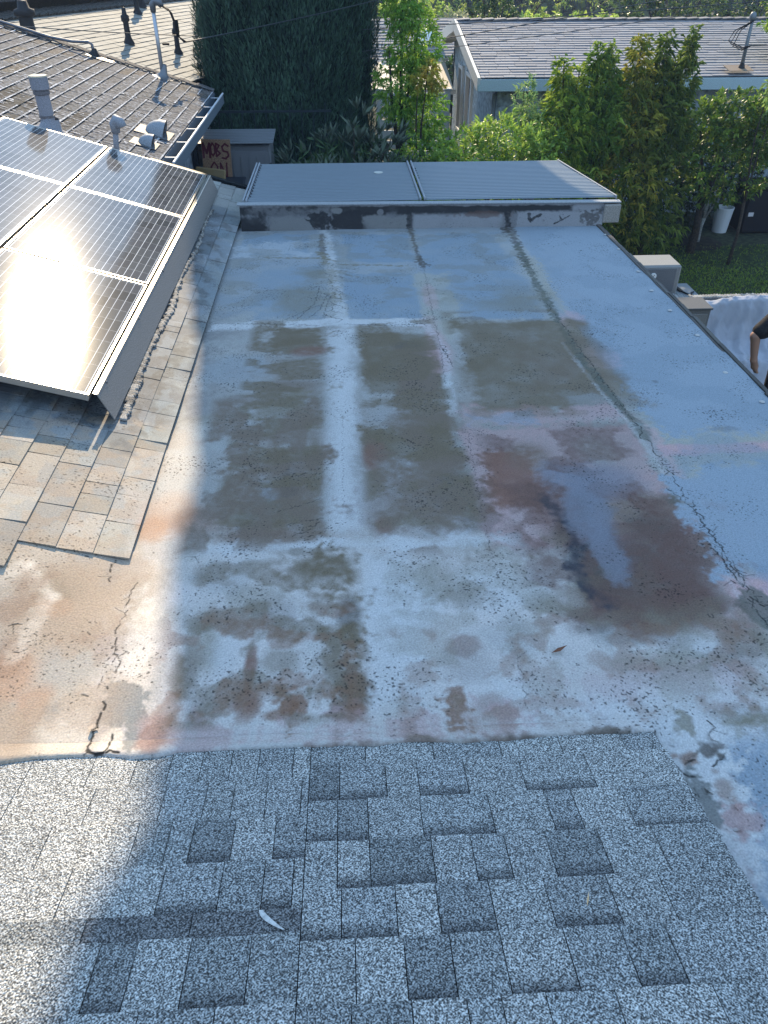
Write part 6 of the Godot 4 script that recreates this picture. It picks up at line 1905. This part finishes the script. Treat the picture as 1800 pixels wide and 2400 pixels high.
	tag(wood, "dark distant wood closing the view above the far roofs", "wood")
	stuff(wood)

func nets(caps: Array, cell: float, k: float) -> ArrayMesh:
	# one smooth surface round tapered bones: smooth minimum of capsule distances, meshed as surface nets
	var lo := Vector3.ONE * 1e9
	var hi := -lo
	for c in caps:
		for e in [0, 1]:
			var r: Vector3 = Vector3.ONE * (c[2 + e] + k + cell * 2.0)
			lo = lo.min(c[e] - r)
			hi = hi.max(c[e] + r)
	var n := Vector3i(((hi - lo) / cell).ceil()) + Vector3i.ONE
	var f := PackedFloat32Array()
	f.resize(n.x * n.y * n.z)
	f.fill(1.0)
	for c in caps:
		var a: Vector3 = c[0]
		var bb: Vector3 = c[1]
		var m: float = maxf(c[2], c[3]) + k * 1.6 + cell * 2.0
		var p0 := Vector3i(((a.min(bb) - Vector3.ONE * m - lo) / cell).floor()).clamp(Vector3i.ZERO, n - Vector3i.ONE)
		var p1 := Vector3i(((a.max(bb) + Vector3.ONE * m - lo) / cell).ceil()).clamp(Vector3i.ZERO, n - Vector3i.ONE)
		var ab := bb - a
		var ll := maxf(ab.length_squared(), 1e-9)
		var sq: Vector3 = c[4] if c.size() > 4 else Vector3.ONE
		for z in range(p0.z, p1.z + 1):
			for y in range(p0.y, p1.y + 1):
				for x in range(p0.x, p1.x + 1):
					var p := lo + Vector3(x, y, z) * cell - a
					var t := clampf(p.dot(ab) / ll, 0.0, 1.0)
					var d := ((p - ab * t) * sq).length() - lerpf(c[2], c[3], t)
					var i := (z * n.y + y) * n.x + x
					var o := f[i]
					var h := maxf(k - absf(d - o), 0.0) / k
					f[i] = minf(d, o) - h * h * k * 0.25
	var idx := {}
	var verts := PackedVector3Array()
	var step := [1, n.x, n.x * n.y]
	for z in n.z - 1:
		for y in n.y - 1:
			for x in n.x - 1:
				var i := (z * n.y + y) * n.x + x
				var s := 0
				var vals := []
				for q in 8:
					var v := f[i + (q & 1) + (n.x if q & 2 else 0) + (n.x * n.y if q & 4 else 0)]
					vals.append(v)
					if v < 0: s += 1
				if s == 0 or s == 8: continue
				var sum := Vector3.ZERO
				var cnt := 0
				for q in 8:
					for ax in 3:
						var bit := 1 << ax
						if q & bit: continue
						var v0: float = vals[q]
						var v1: float = vals[q | bit]
						if (v0 < 0) == (v1 < 0): continue
						var pt := Vector3(q & 1, (q >> 1) & 1, (q >> 2) & 1)
						pt[ax] += v0 / (v0 - v1)
						sum += pt
						cnt += 1
				idx[i] = verts.size()
				verts.append(lo + (Vector3(x, y, z) + sum / cnt) * cell)
	var st := SurfaceTool.new()
	st.begin(Mesh.PRIMITIVE_TRIANGLES)
	st.set_smooth_group(0)
	for v in verts:
		st.set_color(Color.WHITE)
		st.add_vertex(v)
	for i in idx:
		for ax in 3:
			var u: int = step[(ax + 1) % 3]
			var w: int = step[(ax + 2) % 3]
			var o: int = i
			if (f[o] < 0) == (f[o + step[ax]] < 0): continue
			if not (idx.has(o - u) and idx.has(o - w) and idx.has(o - u - w)): continue
			var q := [idx[o - u - w], idx[o - w], idx[o], idx[o - u]]
			if f[o] < 0: q.reverse()
			for e in [0, 1, 2, 0, 2, 3]: st.add_index(q[e])
	st.generate_normals()
	return st.commit()

func person() -> void:
	var x := 4.32
	var z := -6.66
	var V := func(a: float, b: float, c: float) -> Vector3: return Vector3(x + a, b, z + c)
	var t := thing("person", "person in a black short sleeved shirt and dark trousers, hand on hip", "person", Vector3(x, 0, z))
	var sh: Vector3 = V.call(-0.19, 1.50, 0.0)
	var el: Vector3 = V.call(-0.47, 1.20, 0.03)
	var wr: Vector3 = V.call(-0.415, 0.95, 0.03)
	var hd: Vector3 = V.call(-0.37, 0.87, 0.0)
	var rs: Vector3 = V.call(0.19, 1.50, 0.0)
	var re: Vector3 = V.call(0.27, 1.20, 0.04)
	var rw: Vector3 = V.call(0.25, 0.95, -0.05)
	var skin := mat(0.36, 0.20, 0.14, 0.5)
	var bones := [[V.call(0, 1.52, 0.01), V.call(0, 1.68, -0.02), 0.06, 0.055], [V.call(0, 1.74, -0.02), V.call(0, 1.81, -0.02), 0.078, 0.088], [V.call(0, 1.70, -0.06), V.call(0, 1.68, -0.07), 0.05, 0.042],
		[V.call(0, 1.745, -0.10), V.call(0, 1.725, -0.122), 0.012, 0.016], [V.call(-0.085, 1.75, -0.01), V.call(-0.085, 1.72, -0.01), 0.018, 0.014], [V.call(0.085, 1.75, -0.01), V.call(0.085, 1.72, -0.01), 0.018, 0.014],
		[V.call(-0.12, 1.47, 0), V.call(0.12, 1.47, 0), 0.07, 0.07], [V.call(0, 1.4, 0), V.call(0, 1.05, 0), 0.10, 0.10],
		[sh, el, 0.052, 0.043], [el, wr, 0.046, 0.030], [wr, hd, 0.031, 0.036], [rs, re, 0.052, 0.043], [re, rw, 0.044, 0.030],
		[V.call(-0.09, 0.95, 0), V.call(-0.10, 0.5, 0), 0.075, 0.055], [V.call(-0.10, 0.5, 0), V.call(-0.10, 0.09, 0.02), 0.052, 0.036], [V.call(0.09, 0.95, 0), V.call(0.10, 0.5, 0), 0.075, 0.055], [V.call(0.10, 0.5, 0), V.call(0.10, 0.09, 0.02), 0.052, 0.036]]
	# fingers: own short chains from the palm, curled against the hip
	for s in [[hd, -1.0], [rw + Vector3(0, -0.07, -0.01), 1.0]]:
		var pl: Vector3 = s[0]
		if s[1] > 0: bones.append([rw, pl, 0.031, 0.036])
		for q in 4:
			var b0 := pl + Vector3(0.012 * s[1] * -1.0, -0.02, -0.028 + q * 0.019)
			var l := [0.034, 0.038, 0.036, 0.028][q] as float
			var b1 := b0 + Vector3(-0.3 * s[1], -0.95, -0.1).normalized() * l
			var b2 := b1 + Vector3(-0.85 * s[1], -0.5, 0.0).normalized() * l * 0.75
			bones.append([b0, b1, 0.0095, 0.009])
			bones.append([b1, b2, 0.009, 0.0075])
		bones.append([pl + Vector3(0, 0.03, -0.03), pl + Vector3(-0.02 * s[1], -0.005, -0.062), 0.012, 0.0105])
		bones.append([pl + Vector3(-0.02 * s[1], -0.005, -0.062), pl + Vector3(-0.035 * s[1], -0.035, -0.055), 0.0105, 0.0085])
	put(nets(bones, 0.0095, 0.018), "body", skin, t)
	var cloth := tile(mat(0.028, 0.026, 0.028, 0.85), noise_tex(256, 0.05, 3, 0.5, 1.0), 0.4)
	var shirt := [[V.call(-0.15, 1.50, 0), V.call(0.15, 1.50, 0), 0.082, 0.082], [V.call(-0.1, 1.38, 0), V.call(0.1, 1.38, 0), 0.125, 0.125], [V.call(-0.08, 1.2, 0), V.call(0.08, 1.2, 0), 0.13, 0.13], [V.call(-0.09, 1.0, 0), V.call(0.09, 1.0, 0), 0.135, 0.135],
		[sh, sh.lerp(el, 0.84), 0.074, 0.078], [rs, rs.lerp(re, 0.7), 0.074, 0.075], [sh.lerp(el, 0.5), sh.lerp(el, 0.72) + Vector3(0.01, -0.03, 0), 0.07, 0.07]]
	put(nets(shirt, 0.014, 0.03), "shirt", cloth, t)
	var pants := [[V.call(-0.07, 0.98, 0), V.call(0.07, 0.98, 0), 0.128, 0.128], [V.call(-0.10, 0.9, 0), V.call(-0.11, 0.5, 0.0), 0.112, 0.088], [V.call(-0.11, 0.5, 0), V.call(-0.11, 0.1, 0.02), 0.085, 0.075], [V.call(0.10, 0.9, 0), V.call(0.11, 0.5, 0), 0.112, 0.088], [V.call(0.11, 0.5, 0), V.call(0.11, 0.1, 0.02), 0.085, 0.075]]
	put(nets(pants, 0.016, 0.03), "trousers", tile(mat(0.016, 0.017, 0.024, 0.85), noise_tex(256, 0.05, 3, 0.5, 1.0, 1.0, 2), 0.4), t)
	for s in [-1, 1]: put(nets([[V.call(0.11 * s, 0.05, 0.04), V.call(0.12 * s, 0.045, -0.16), 0.05, 0.045]], 0.016, 0.02), "shoe", mat(0.03, 0.03, 0.03, 0.6), t)
	put(nets([[V.call(0, 1.83, 0.0), V.call(0, 1.80, 0.02), 0.085, 0.088], [V.call(-0.04, 1.74, 0.04), V.call(0.04, 1.74, 0.04), 0.06, 0.06]], 0.014, 0.02), "hair", mat(0.02, 0.015, 0.012, 0.7), t)
	for s in [-1, 1]:
		var b := Mb.new()
		b.col = Color(0.03, 0.02, 0.02)
		b.lathe(V.call(0.032 * s, 1.765, -0.098), [Vector2(0.0, 0.008), Vector2(0.009, 0.004), Vector2(0.011, -0.004)], 10, Basis(Vector3.RIGHT, -PI / 2))
		put(b.mesh(), "eye", M.plastic, t)
	var mo := Mb.new()
	mo.col = Color(0.22, 0.08, 0.07)
	mo.box(V.call(0, 1.685, -0.112), Vector3(0.042, 0.01, 0.012), 0.004)
	put(mo.mesh(), "mouth", M.plastic, t)

func yard_things() -> void:
	# ---- grill
	var t := thing("grill", "grey box lidded gas grill with round thermometer on the lawn", "grill", Vector3(3.85, 0, -9.1))
	var b := Mb.new()
	b.col = Color(0.33, 0.33, 0.32)
	b.box(Vector3(3.72, 0.98, -9.12), Vector3(0.62, 0.36, 0.40), 0.022)
	var lid := put(b.mesh(), "lid", M.dull_paint, t)
	b = Mb.new()
	b.col = Color(0.20, 0.21, 0.22)
	b.box(Vector3(3.71, 0.99, -8.917), Vector3(0.52, 0.27, 0.012), 0.004)
	put(b.mesh(), "lid_face", M.dull_paint, lid)
	b = Mb.new()
	b.col = Color(0.75, 0.77, 0.78)
	b.lathe(Vector3(3.70, 1.045, -8.908), [Vector2(0.036, 0.0), Vector2(0.036, 0.012), Vector2(0.03, 0.014)], 18, Basis(Vector3.RIGHT, PI / 2))
	b.col = Color(0.9, 0.9, 0.88)
	b.lathe(Vector3(3.70, 1.045, -8.908), [Vector2(0.03, 0.011), Vector2(0.0, 0.011)], 18, Basis(Vector3.RIGHT, PI / 2))
	b.col = Color(0.05, 0.05, 0.05)
	b.box(Vector3(3.705, 1.052, -8.895), Vector3(0.005, 0.03, 0.003), 0.0, Basis(Vector3.BACK, -0.7))
	put(b.mesh(), "thermometer", M.plastic, lid)
	b = Mb.new()
	b.col = Color(0.7, 0.72, 0.74)
	b.tube([Vector3(3.46, 0.83, -8.87), Vector3(3.98, 0.83, -8.87)], [0.014], 10)
	put(b.mesh(true), "handle", M.metal, lid)
	b = Mb.new()
	b.col = Color(0.30, 0.30, 0.30)
	b.box(Vector3(3.72, 0.74, -9.1), Vector3(0.66, 0.14, 0.46), 0.01)
	b.box(Vector3(3.72, 0.38, -9.1), Vector3(0.6, 0.56, 0.42), 0.01)
	for e in [-0.26, 0.26]: b.box(Vector3(3.72 + e, 0.06, -9.1), Vector3(0.06, 0.1, 0.38))
	put(b.mesh(), "body", M.dull_paint, t)
	b = Mb.new()
	b.col = Color(0.72, 0.75, 0.78)
	b.box(Vector3(4.17, 0.80, -9.0), Vector3(0.26, 0.022, 0.58), 0.008)
	b.box(Vector3(4.17, 0.735, -8.72), Vector3(0.25, 0.12, 0.02), 0.004)
	put(b.mesh(), "side_shelf", M.dull_metal, t)
	b = Mb.new()
	b.col = Color(0.62, 0.60, 0.57)
	b.box(Vector3(3.86, 0.71, -8.68), Vector3(0.62, 0.13, 0.03), 0.006)
	put(b.mesh(), "control_panel", M.dull_metal, t)
	b = Mb.new()
	b.col = Color(0.02, 0.02, 0.02)
	b.lathe(Vector3(3.9, 0.71, -8.665), [Vector2(0.02, 0.0), Vector2(0.018, 0.02), Vector2(0.0, 0.021)], 12, Basis(Vector3.RIGHT, PI / 2))
	put(b.mesh(), "knob", M.plastic, t)
	t.position += Vector3(-0.1, 0, 0.22)
	b = Mb.new()
	b.col = Color(0.015, 0.015, 0.015)
	b.bar(Vector3(3.99, 0.822, -9.0), Vector3(4.02, 0.822, -8.78), 0.05, 0.012, 0.004)
	b.bar(Vector3(4.02, 0.822, -8.78), Vector3(4.07, 0.822, -8.66), 0.014, 0.012)
	tag(put(b.mesh(), "spatula", M.rubber, null), "black spatula lying on the grill's pale side shelf", "spatula")
	b = Mb.new()
	b.tube([Vector3(4.06, 0.822, -8.60), Vector3(4.10, 0.822, -8.64), Vector3(4.12, 0.822, -8.73), Vector3(4.16, 0.822, -8.75)], [0.008], 6)
	b.box(Vector3(4.04, 0.82, -8.60), Vector3(0.03, 0.014, 0.05), 0.003)
	tag(put(b.mesh(), "hook", M.rubber, null), "small black hook at the front corner of the grill shelf", "hook")
	# ---- storage cabinet at the roof edge
	t = thing("cabinet", "grey storage cabinet with a pale panelled front beside the covered couch", "cabinet", Vector3(3.70, 0, -7.95))
	b = Mb.new()
	b.col = Color(0.23, 0.22, 0.205)
	b.box(Vector3(3.66, 0.51, -7.93), Vector3(0.56, 0.98, 0.30), 0.008)
	put(b.mesh(), "carcass", M.dull_paint, t)
	b = Mb.new()
	b.col = Color(0.14, 0.14, 0.14)
	b.box(Vector3(3.66, 1.005, -7.93), Vector3(0.59, 0.02, 0.33), 0.004)
	put(b.mesh(), "top", M.dull_paint, t)
	b = Mb.new()
	b.col = Color(0.30, 0.285, 0.26)
	b.box(Vector3(3.66, 0.5, -7.775), Vector3(0.5, 0.9, 0.014), 0.004)
	put(b.mesh(), "door", M.dull_paint, t)
	# ---- couch and the sheet over it
	t = thing("couch", "outdoor couch with a pale woven back under a white sheet", "couch", Vector3(4.7, 0, -8.2))
	b = Mb.new()
	b.col = Color(0.40, 0.43, 0.46)
	b.box(Vector3(4.66, 0.62, -8.46), Vector3(1.95, 0.5, 0.07), 0.012)
	put(b.mesh(), "back", M.weave, t)
	b = Mb.new()
	for k in 60:
		b.col = Color(0.70, 0.70, 0.68) * rng.randf_range(0.75, 1.2)
		b.box(Vector3(3.70 + k * 0.0325, 0.875 + rng.randf_range(-0.006, 0.006), -8.46), Vector3(0.034, 0.03, 0.085), 0.01)
	put(b.mesh(), "back_rail", M.weave, t)
	b = Mb.new()
	b.col = Color(0.34, 0.33, 0.31)
	b.box(Vector3(4.66, 0.2, -8.1), Vector3(1.9, 0.28, 0.7), 0.012)
	for e in [3.74, 5.58]: b.box(Vector3(e, 0.35, -8.1), Vector3(0.09, 0.6, 0.72), 0.012)
	for e in [3.78, 5.54]:
		for f in [-8.4, -7.8]: b.box(Vector3(e, 0.04, f), Vector3(0.06, 0.08, 0.06))
	put(b.mesh(), "seat_frame", M.weave, t)
	for k in 2:
		b = Mb.new()
		b.col = Color(0.45, 0.46, 0.48)
		b.box(Vector3(4.22 + k * 0.9, 0.58, -8.36), Vector3(0.86, 0.5, 0.12), 0.05)
		b.box(Vector3(4.22 + k * 0.9, 0.36, -8.02), Vector3(0.86, 0.07, 0.5), 0.03)
		put(b.mesh(), "cushion", M.cloth, t)
	var fn := FastNoiseLite.new()
	fn.seed = 33; fn.frequency = 2.2
	b = Mb.new()
	b.col = Color(0.50, 0.52, 0.58)
	var prof := [Vector2(-8.43, 0.70), Vector2(-8.40, 0.83), Vector2(-8.34, 0.875), Vector2(-8.27, 0.85), Vector2(-8.24, 0.74), Vector2(-8.215, 0.6), Vector2(-8.15, 0.48), Vector2(-8.02, 0.425), Vector2(-7.85, 0.415), Vector2(-7.72, 0.40), Vector2(-7.66, 0.3), Vector2(-7.60, 0.15), Vector2(-7.48, 0.06), Vector2(-7.2, 0.045), Vector2(-6.9, 0.04)]
	var sp := func(i: int, j: int) -> Vector3:
		var px := 3.80 + i * 0.022
		var f := j / 4.0
		var q := mini(int(f), prof.size() - 2)
		var v: Vector2 = prof[q].lerp(prof[q + 1], f - q)
		var rise := 0.05 * ramp(4.1, 4.6, px) if j < 24 else 0.0
		var fold := fn.get_noise_2d(px * 3.2 + j * 0.035, j * 0.02) * (0.03 + 0.03 * ramp(0.0, 30.0, j)) + 0.012 * sin(px * 38.0 + j * 0.25 + 3.0 * fn.get_noise_1d(px)) * (1.0 - ramp(10.0, 22.0, j))
		return Vector3(px + 0.02 * fn.get_noise_1d(j * 0.1), maxf(0.03, v.y + rise + fold * 0.8), v.x + fold)
	for j in 56:
		for i in 80:
			b.quad(sp.call(i, j), sp.call(i + 1, j), sp.call(i + 1, j + 1), sp.call(i, j + 1))
	tag(put(b.mesh(true), "sheet", M.cloth, null), "white sheet draped over the couch and trailing onto the ground", "sheet")
	# ---- bucket, bin
	t = thing("bucket", "white plastic bucket standing under the hedge", "bucket", Vector3(6.72, 0, -13.75))
	b = Mb.new()
	b.col = Color(0.55, 0.58, 0.60)
	b.lathe(Vector3(6.72, 0, -13.75), [Vector2(0.0, 0.01), Vector2(0.125, 0.0), Vector2(0.16, 0.40), Vector2(0.166, 0.40), Vector2(0.166, 0.42), Vector2(0.15, 0.42), Vector2(0.12, 0.03), Vector2(0.0, 0.03)], 22)
	put(b.mesh(), "pail", M.plastic, t)
	t = thing("compost_bin", "black bin with a small white label in the shade beside the bucket", "bin", Vector3(7.3, 0, -13.7))
	b = Mb.new()
	b.col = Color(0.008, 0.009, 0.012)
	b.box(Vector3(7.35, 0.38, -13.85), Vector3(0.72, 0.74, 0.6), 0.04)
	put(b.mesh(), "tub", M.plastic, t)
	b = Mb.new()
	b.col = Color(0.010, 0.011, 0.014)
	b.box(Vector3(7.35, 0.78, -13.85), Vector3(0.76, 0.06, 0.64), 0.02)
	put(b.mesh(), "lid", M.plastic, t)
	b = Mb.new()
	b.col = Color(0.62, 0.6, 0.62)
	b.box(Vector3(7.12, 0.34, -13.545), Vector3(0.09, 0.065, 0.006))
	put(b.mesh(), "label_plate", M.plastic, t)
	# ---- shed with its doors
	t = thing("shed", "grey resin garden shed behind the house's far corner", "shed", Vector3(-1.45, 0, -11.8))
	b = Mb.new()
	b.col = Color(0.22, 0.235, 0.25)
	b.box(Vector3(-1.47, 0.98, -11.78), Vector3(1.06, 1.94, 0.62), 0.02)
	put(b.mesh(), "wall", M.dull_paint, t)
	for k in 9:
		b = Mb.new()
		b.col = Color(0.20, 0.215, 0.23)
		b.box(Vector3(-1.47, 1.985 + k * 0.006, -11.44 - k * 0.075), Vector3(1.16, 0.014, 0.086), 0.003)
		put(b.mesh(), "roof_board", M.dull_paint, t)
	for q in [[-1.76, 0.44], [-1.245, 0.54]]:
		b = Mb.new()
		b.col = Color(0.225, 0.235, 0.25)
		b.box(Vector3(q[0] if q[0] < -1.5 else -1.235, 0.96, -11.455), Vector3(q[1] - 0.02, 1.84, 0.03), 0.005)
		for k in 5: b.box(Vector3((q[0] if q[0] < -1.5 else -1.235) - q[1] * 0.4 + k * q[1] * 0.2, 0.96, -11.438), Vector3(0.012, 1.7, 0.012))
		var d := put(b.mesh(), "door", M.dull_paint, t)
		b = Mb.new()
		b.col = Color(0.06, 0.065, 0.07)
		for y in [0.4, 1.65]: b.box(Vector3(q[0] + (0.235 if q[0] < -1.5 else 0.30), y, -11.43), Vector3(0.035, 0.16, 0.02), 0.004)
		put(b.mesh(), "hinge", M.dull_metal, d)
	# ---- plywood with sprayed letters
	t = thing("plywood_board", "square plywood board sprayed with red letters leaning on the shed", "board", Vector3(-1.65, 1.6, -11.3))
	var bs := Basis(Vector3.RIGHT, deg_to_rad(-8.0)) * Basis(Vector3.BACK, deg_to_rad(-1.0))
	var o := Vector3(-1.655, 1.80, -11.33)
	b = Mb.new()
	b.col = Color(0.40, 0.25, 0.15)
	b.box(o, Vector3(0.385, 0.50, 0.014), 0.002, bs)
	put(b.mesh(), "sheet_face", M.ply, t)
	var ink := Color(0.13, 0.018, 0.03)
	var strokes := {"M": [[0, 0, 0, 1], [0, 1, 0.5, 0.3], [0.5, 0.3, 1, 1], [1, 1, 1, 0]], "O": [[0.5, 1, 0.05, 0.7], [0.05, 0.7, 0.1, 0.2], [0.1, 0.2, 0.5, 0], [0.5, 0, 0.95, 0.25], [0.95, 0.25, 0.9, 0.75], [0.9, 0.75, 0.5, 1]], "B": [[0, 0, 0, 1], [0, 1, 0.8, 0.85], [0.8, 0.85, 0.1, 0.5], [0.1, 0.5, 0.95, 0.25], [0.95, 0.25, 0, 0]], "S": [[0.95, 0.85, 0.5, 1], [0.5, 1, 0.05, 0.8], [0.05, 0.8, 0.2, 0.52], [0.2, 0.52, 0.85, 0.45], [0.85, 0.45, 0.95, 0.2], [0.95, 0.2, 0.5, 0], [0.5, 0, 0.02, 0.05]], "N": [[0, 0, 0.05, 1], [0.05, 1, 0.9, 0], [0.9, 0, 0.95, 1]]}
	for q in [["M", -0.17, 0.03, 0.085, 0.17, 0.03], ["O", -0.075, 0.05, 0.06, 0.155, 0.022], ["B", 0.0, 0.04, 0.055, 0.16, 0.022], ["S", 0.075, 0.015, 0.09, 0.18, 0.024], ["O", -0.09, -0.23, 0.1, 0.2, 0.02], ["N", 0.04, -0.24, 0.09, 0.2, 0.02]]:
		b = Mb.new()
		b.col = ink
		for s in strokes[q[0]]:
			var p0 := o + bs * Vector3(q[1] + s[0] * q[3], q[2] + s[1] * q[4], 0.0085)
			var p1 := o + bs * Vector3(q[1] + s[2] * q[3], q[2] + s[3] * q[4], 0.0085)
			var al := (p1 - p0).normalized()
			var wdt: Vector3 = al.cross(bs * Vector3.BACK) * q[5] * 0.5
			var ext: Vector3 = al * q[5] * 0.35
			b.quad(p0 - wdt - ext, p1 - wdt + ext, p1 + wdt + ext, p0 + wdt - ext)
		put(b.mesh(), "letter", M.paint, t)
	# ---- the box, plank and orange tool in front of it
	t = thing("storage_box", "black storage box beside the shed under the plank", "box", Vector3(-1.62, 0, -10.95))
	b = Mb.new()
	b.col = Color(0.015, 0.02, 0.026)
	b.box(Vector3(-1.55, 0.79, -10.92), Vector3(0.52, 1.58, 0.5), 0.02)
	put(b.mesh(), "tub", M.plastic, t)
	b = Mb.new()
	b.col = Color(0.02, 0.026, 0.034)
	b.box(Vector3(-1.55, 1.595, -10.92), Vector3(0.56, 0.04, 0.54), 0.012)
	put(b.mesh(), "lid", M.plastic, t)
	b = Mb.new()
	b.col = Color(0.22, 0.16, 0.075)
	b.box(Vector3(-1.70, 1.725, -10.9), Vector3(0.40, 0.13, 0.05), 0.02, Basis(Vector3.RIGHT, -0.35) * Basis(Vector3.BACK, -0.12))
	tag(put(b.mesh(), "plank", M.wood, null), "short ochre padded plank standing on the black storage box", "plank")
	t = thing("drill", "small orange and white power tool at the plank's left end", "drill", Vector3(-1.9, 1.6, -10.75))
	b = Mb.new()
	b.col = Color(0.75, 0.28, 0.02)
	b.tube([Vector3(-1.90, 1.80, -10.72), Vector3(-1.84, 1.775, -10.70)], [0.026, 0.02], 10)
	b.box(Vector3(-1.865, 1.735, -10.71), Vector3(0.03, 0.09, 0.03), 0.008, Basis(Vector3.BACK, 0.3))
	put(b.mesh(), "housing", M.plastic, t)
	b = Mb.new()
	b.col = Color(0.75, 0.30, 0.03)
	b.box(Vector3(-1.855, 1.685, -10.71), Vector3(0.07, 0.025, 0.04), 0.006)
	put(b.mesh(), "battery", M.plastic, t)
	b = Mb.new()
	b.col = Color(0.8, 0.78, 0.7)
	b.lathe(Vector3(-1.915, 1.79, -10.72), [Vector2(0.0, 0.02), Vector2(0.03, 0.012), Vector2(0.034, 0.0)], 12, Basis(Vector3.BACK, 1.2))
	put(b.mesh(), "guard", M.plastic, t)
	b = Mb.new()
	b.col = Color(0.10, 0.13, 0.15)
	for k in 14: b.box(Vector3(-2.4 + k * 0.17, 1.15, -12.45), Vector3(0.012, 2.3, 0.012))
	for y in [0.15, 2.2]: b.box(Vector3(-1.3, y, -12.45), Vector3(2.4, 0.03, 0.02))
	tag(put(b.mesh(), "iron_railing", M.dull_metal, null), "thin dark iron railing behind the grey shed", "railing")
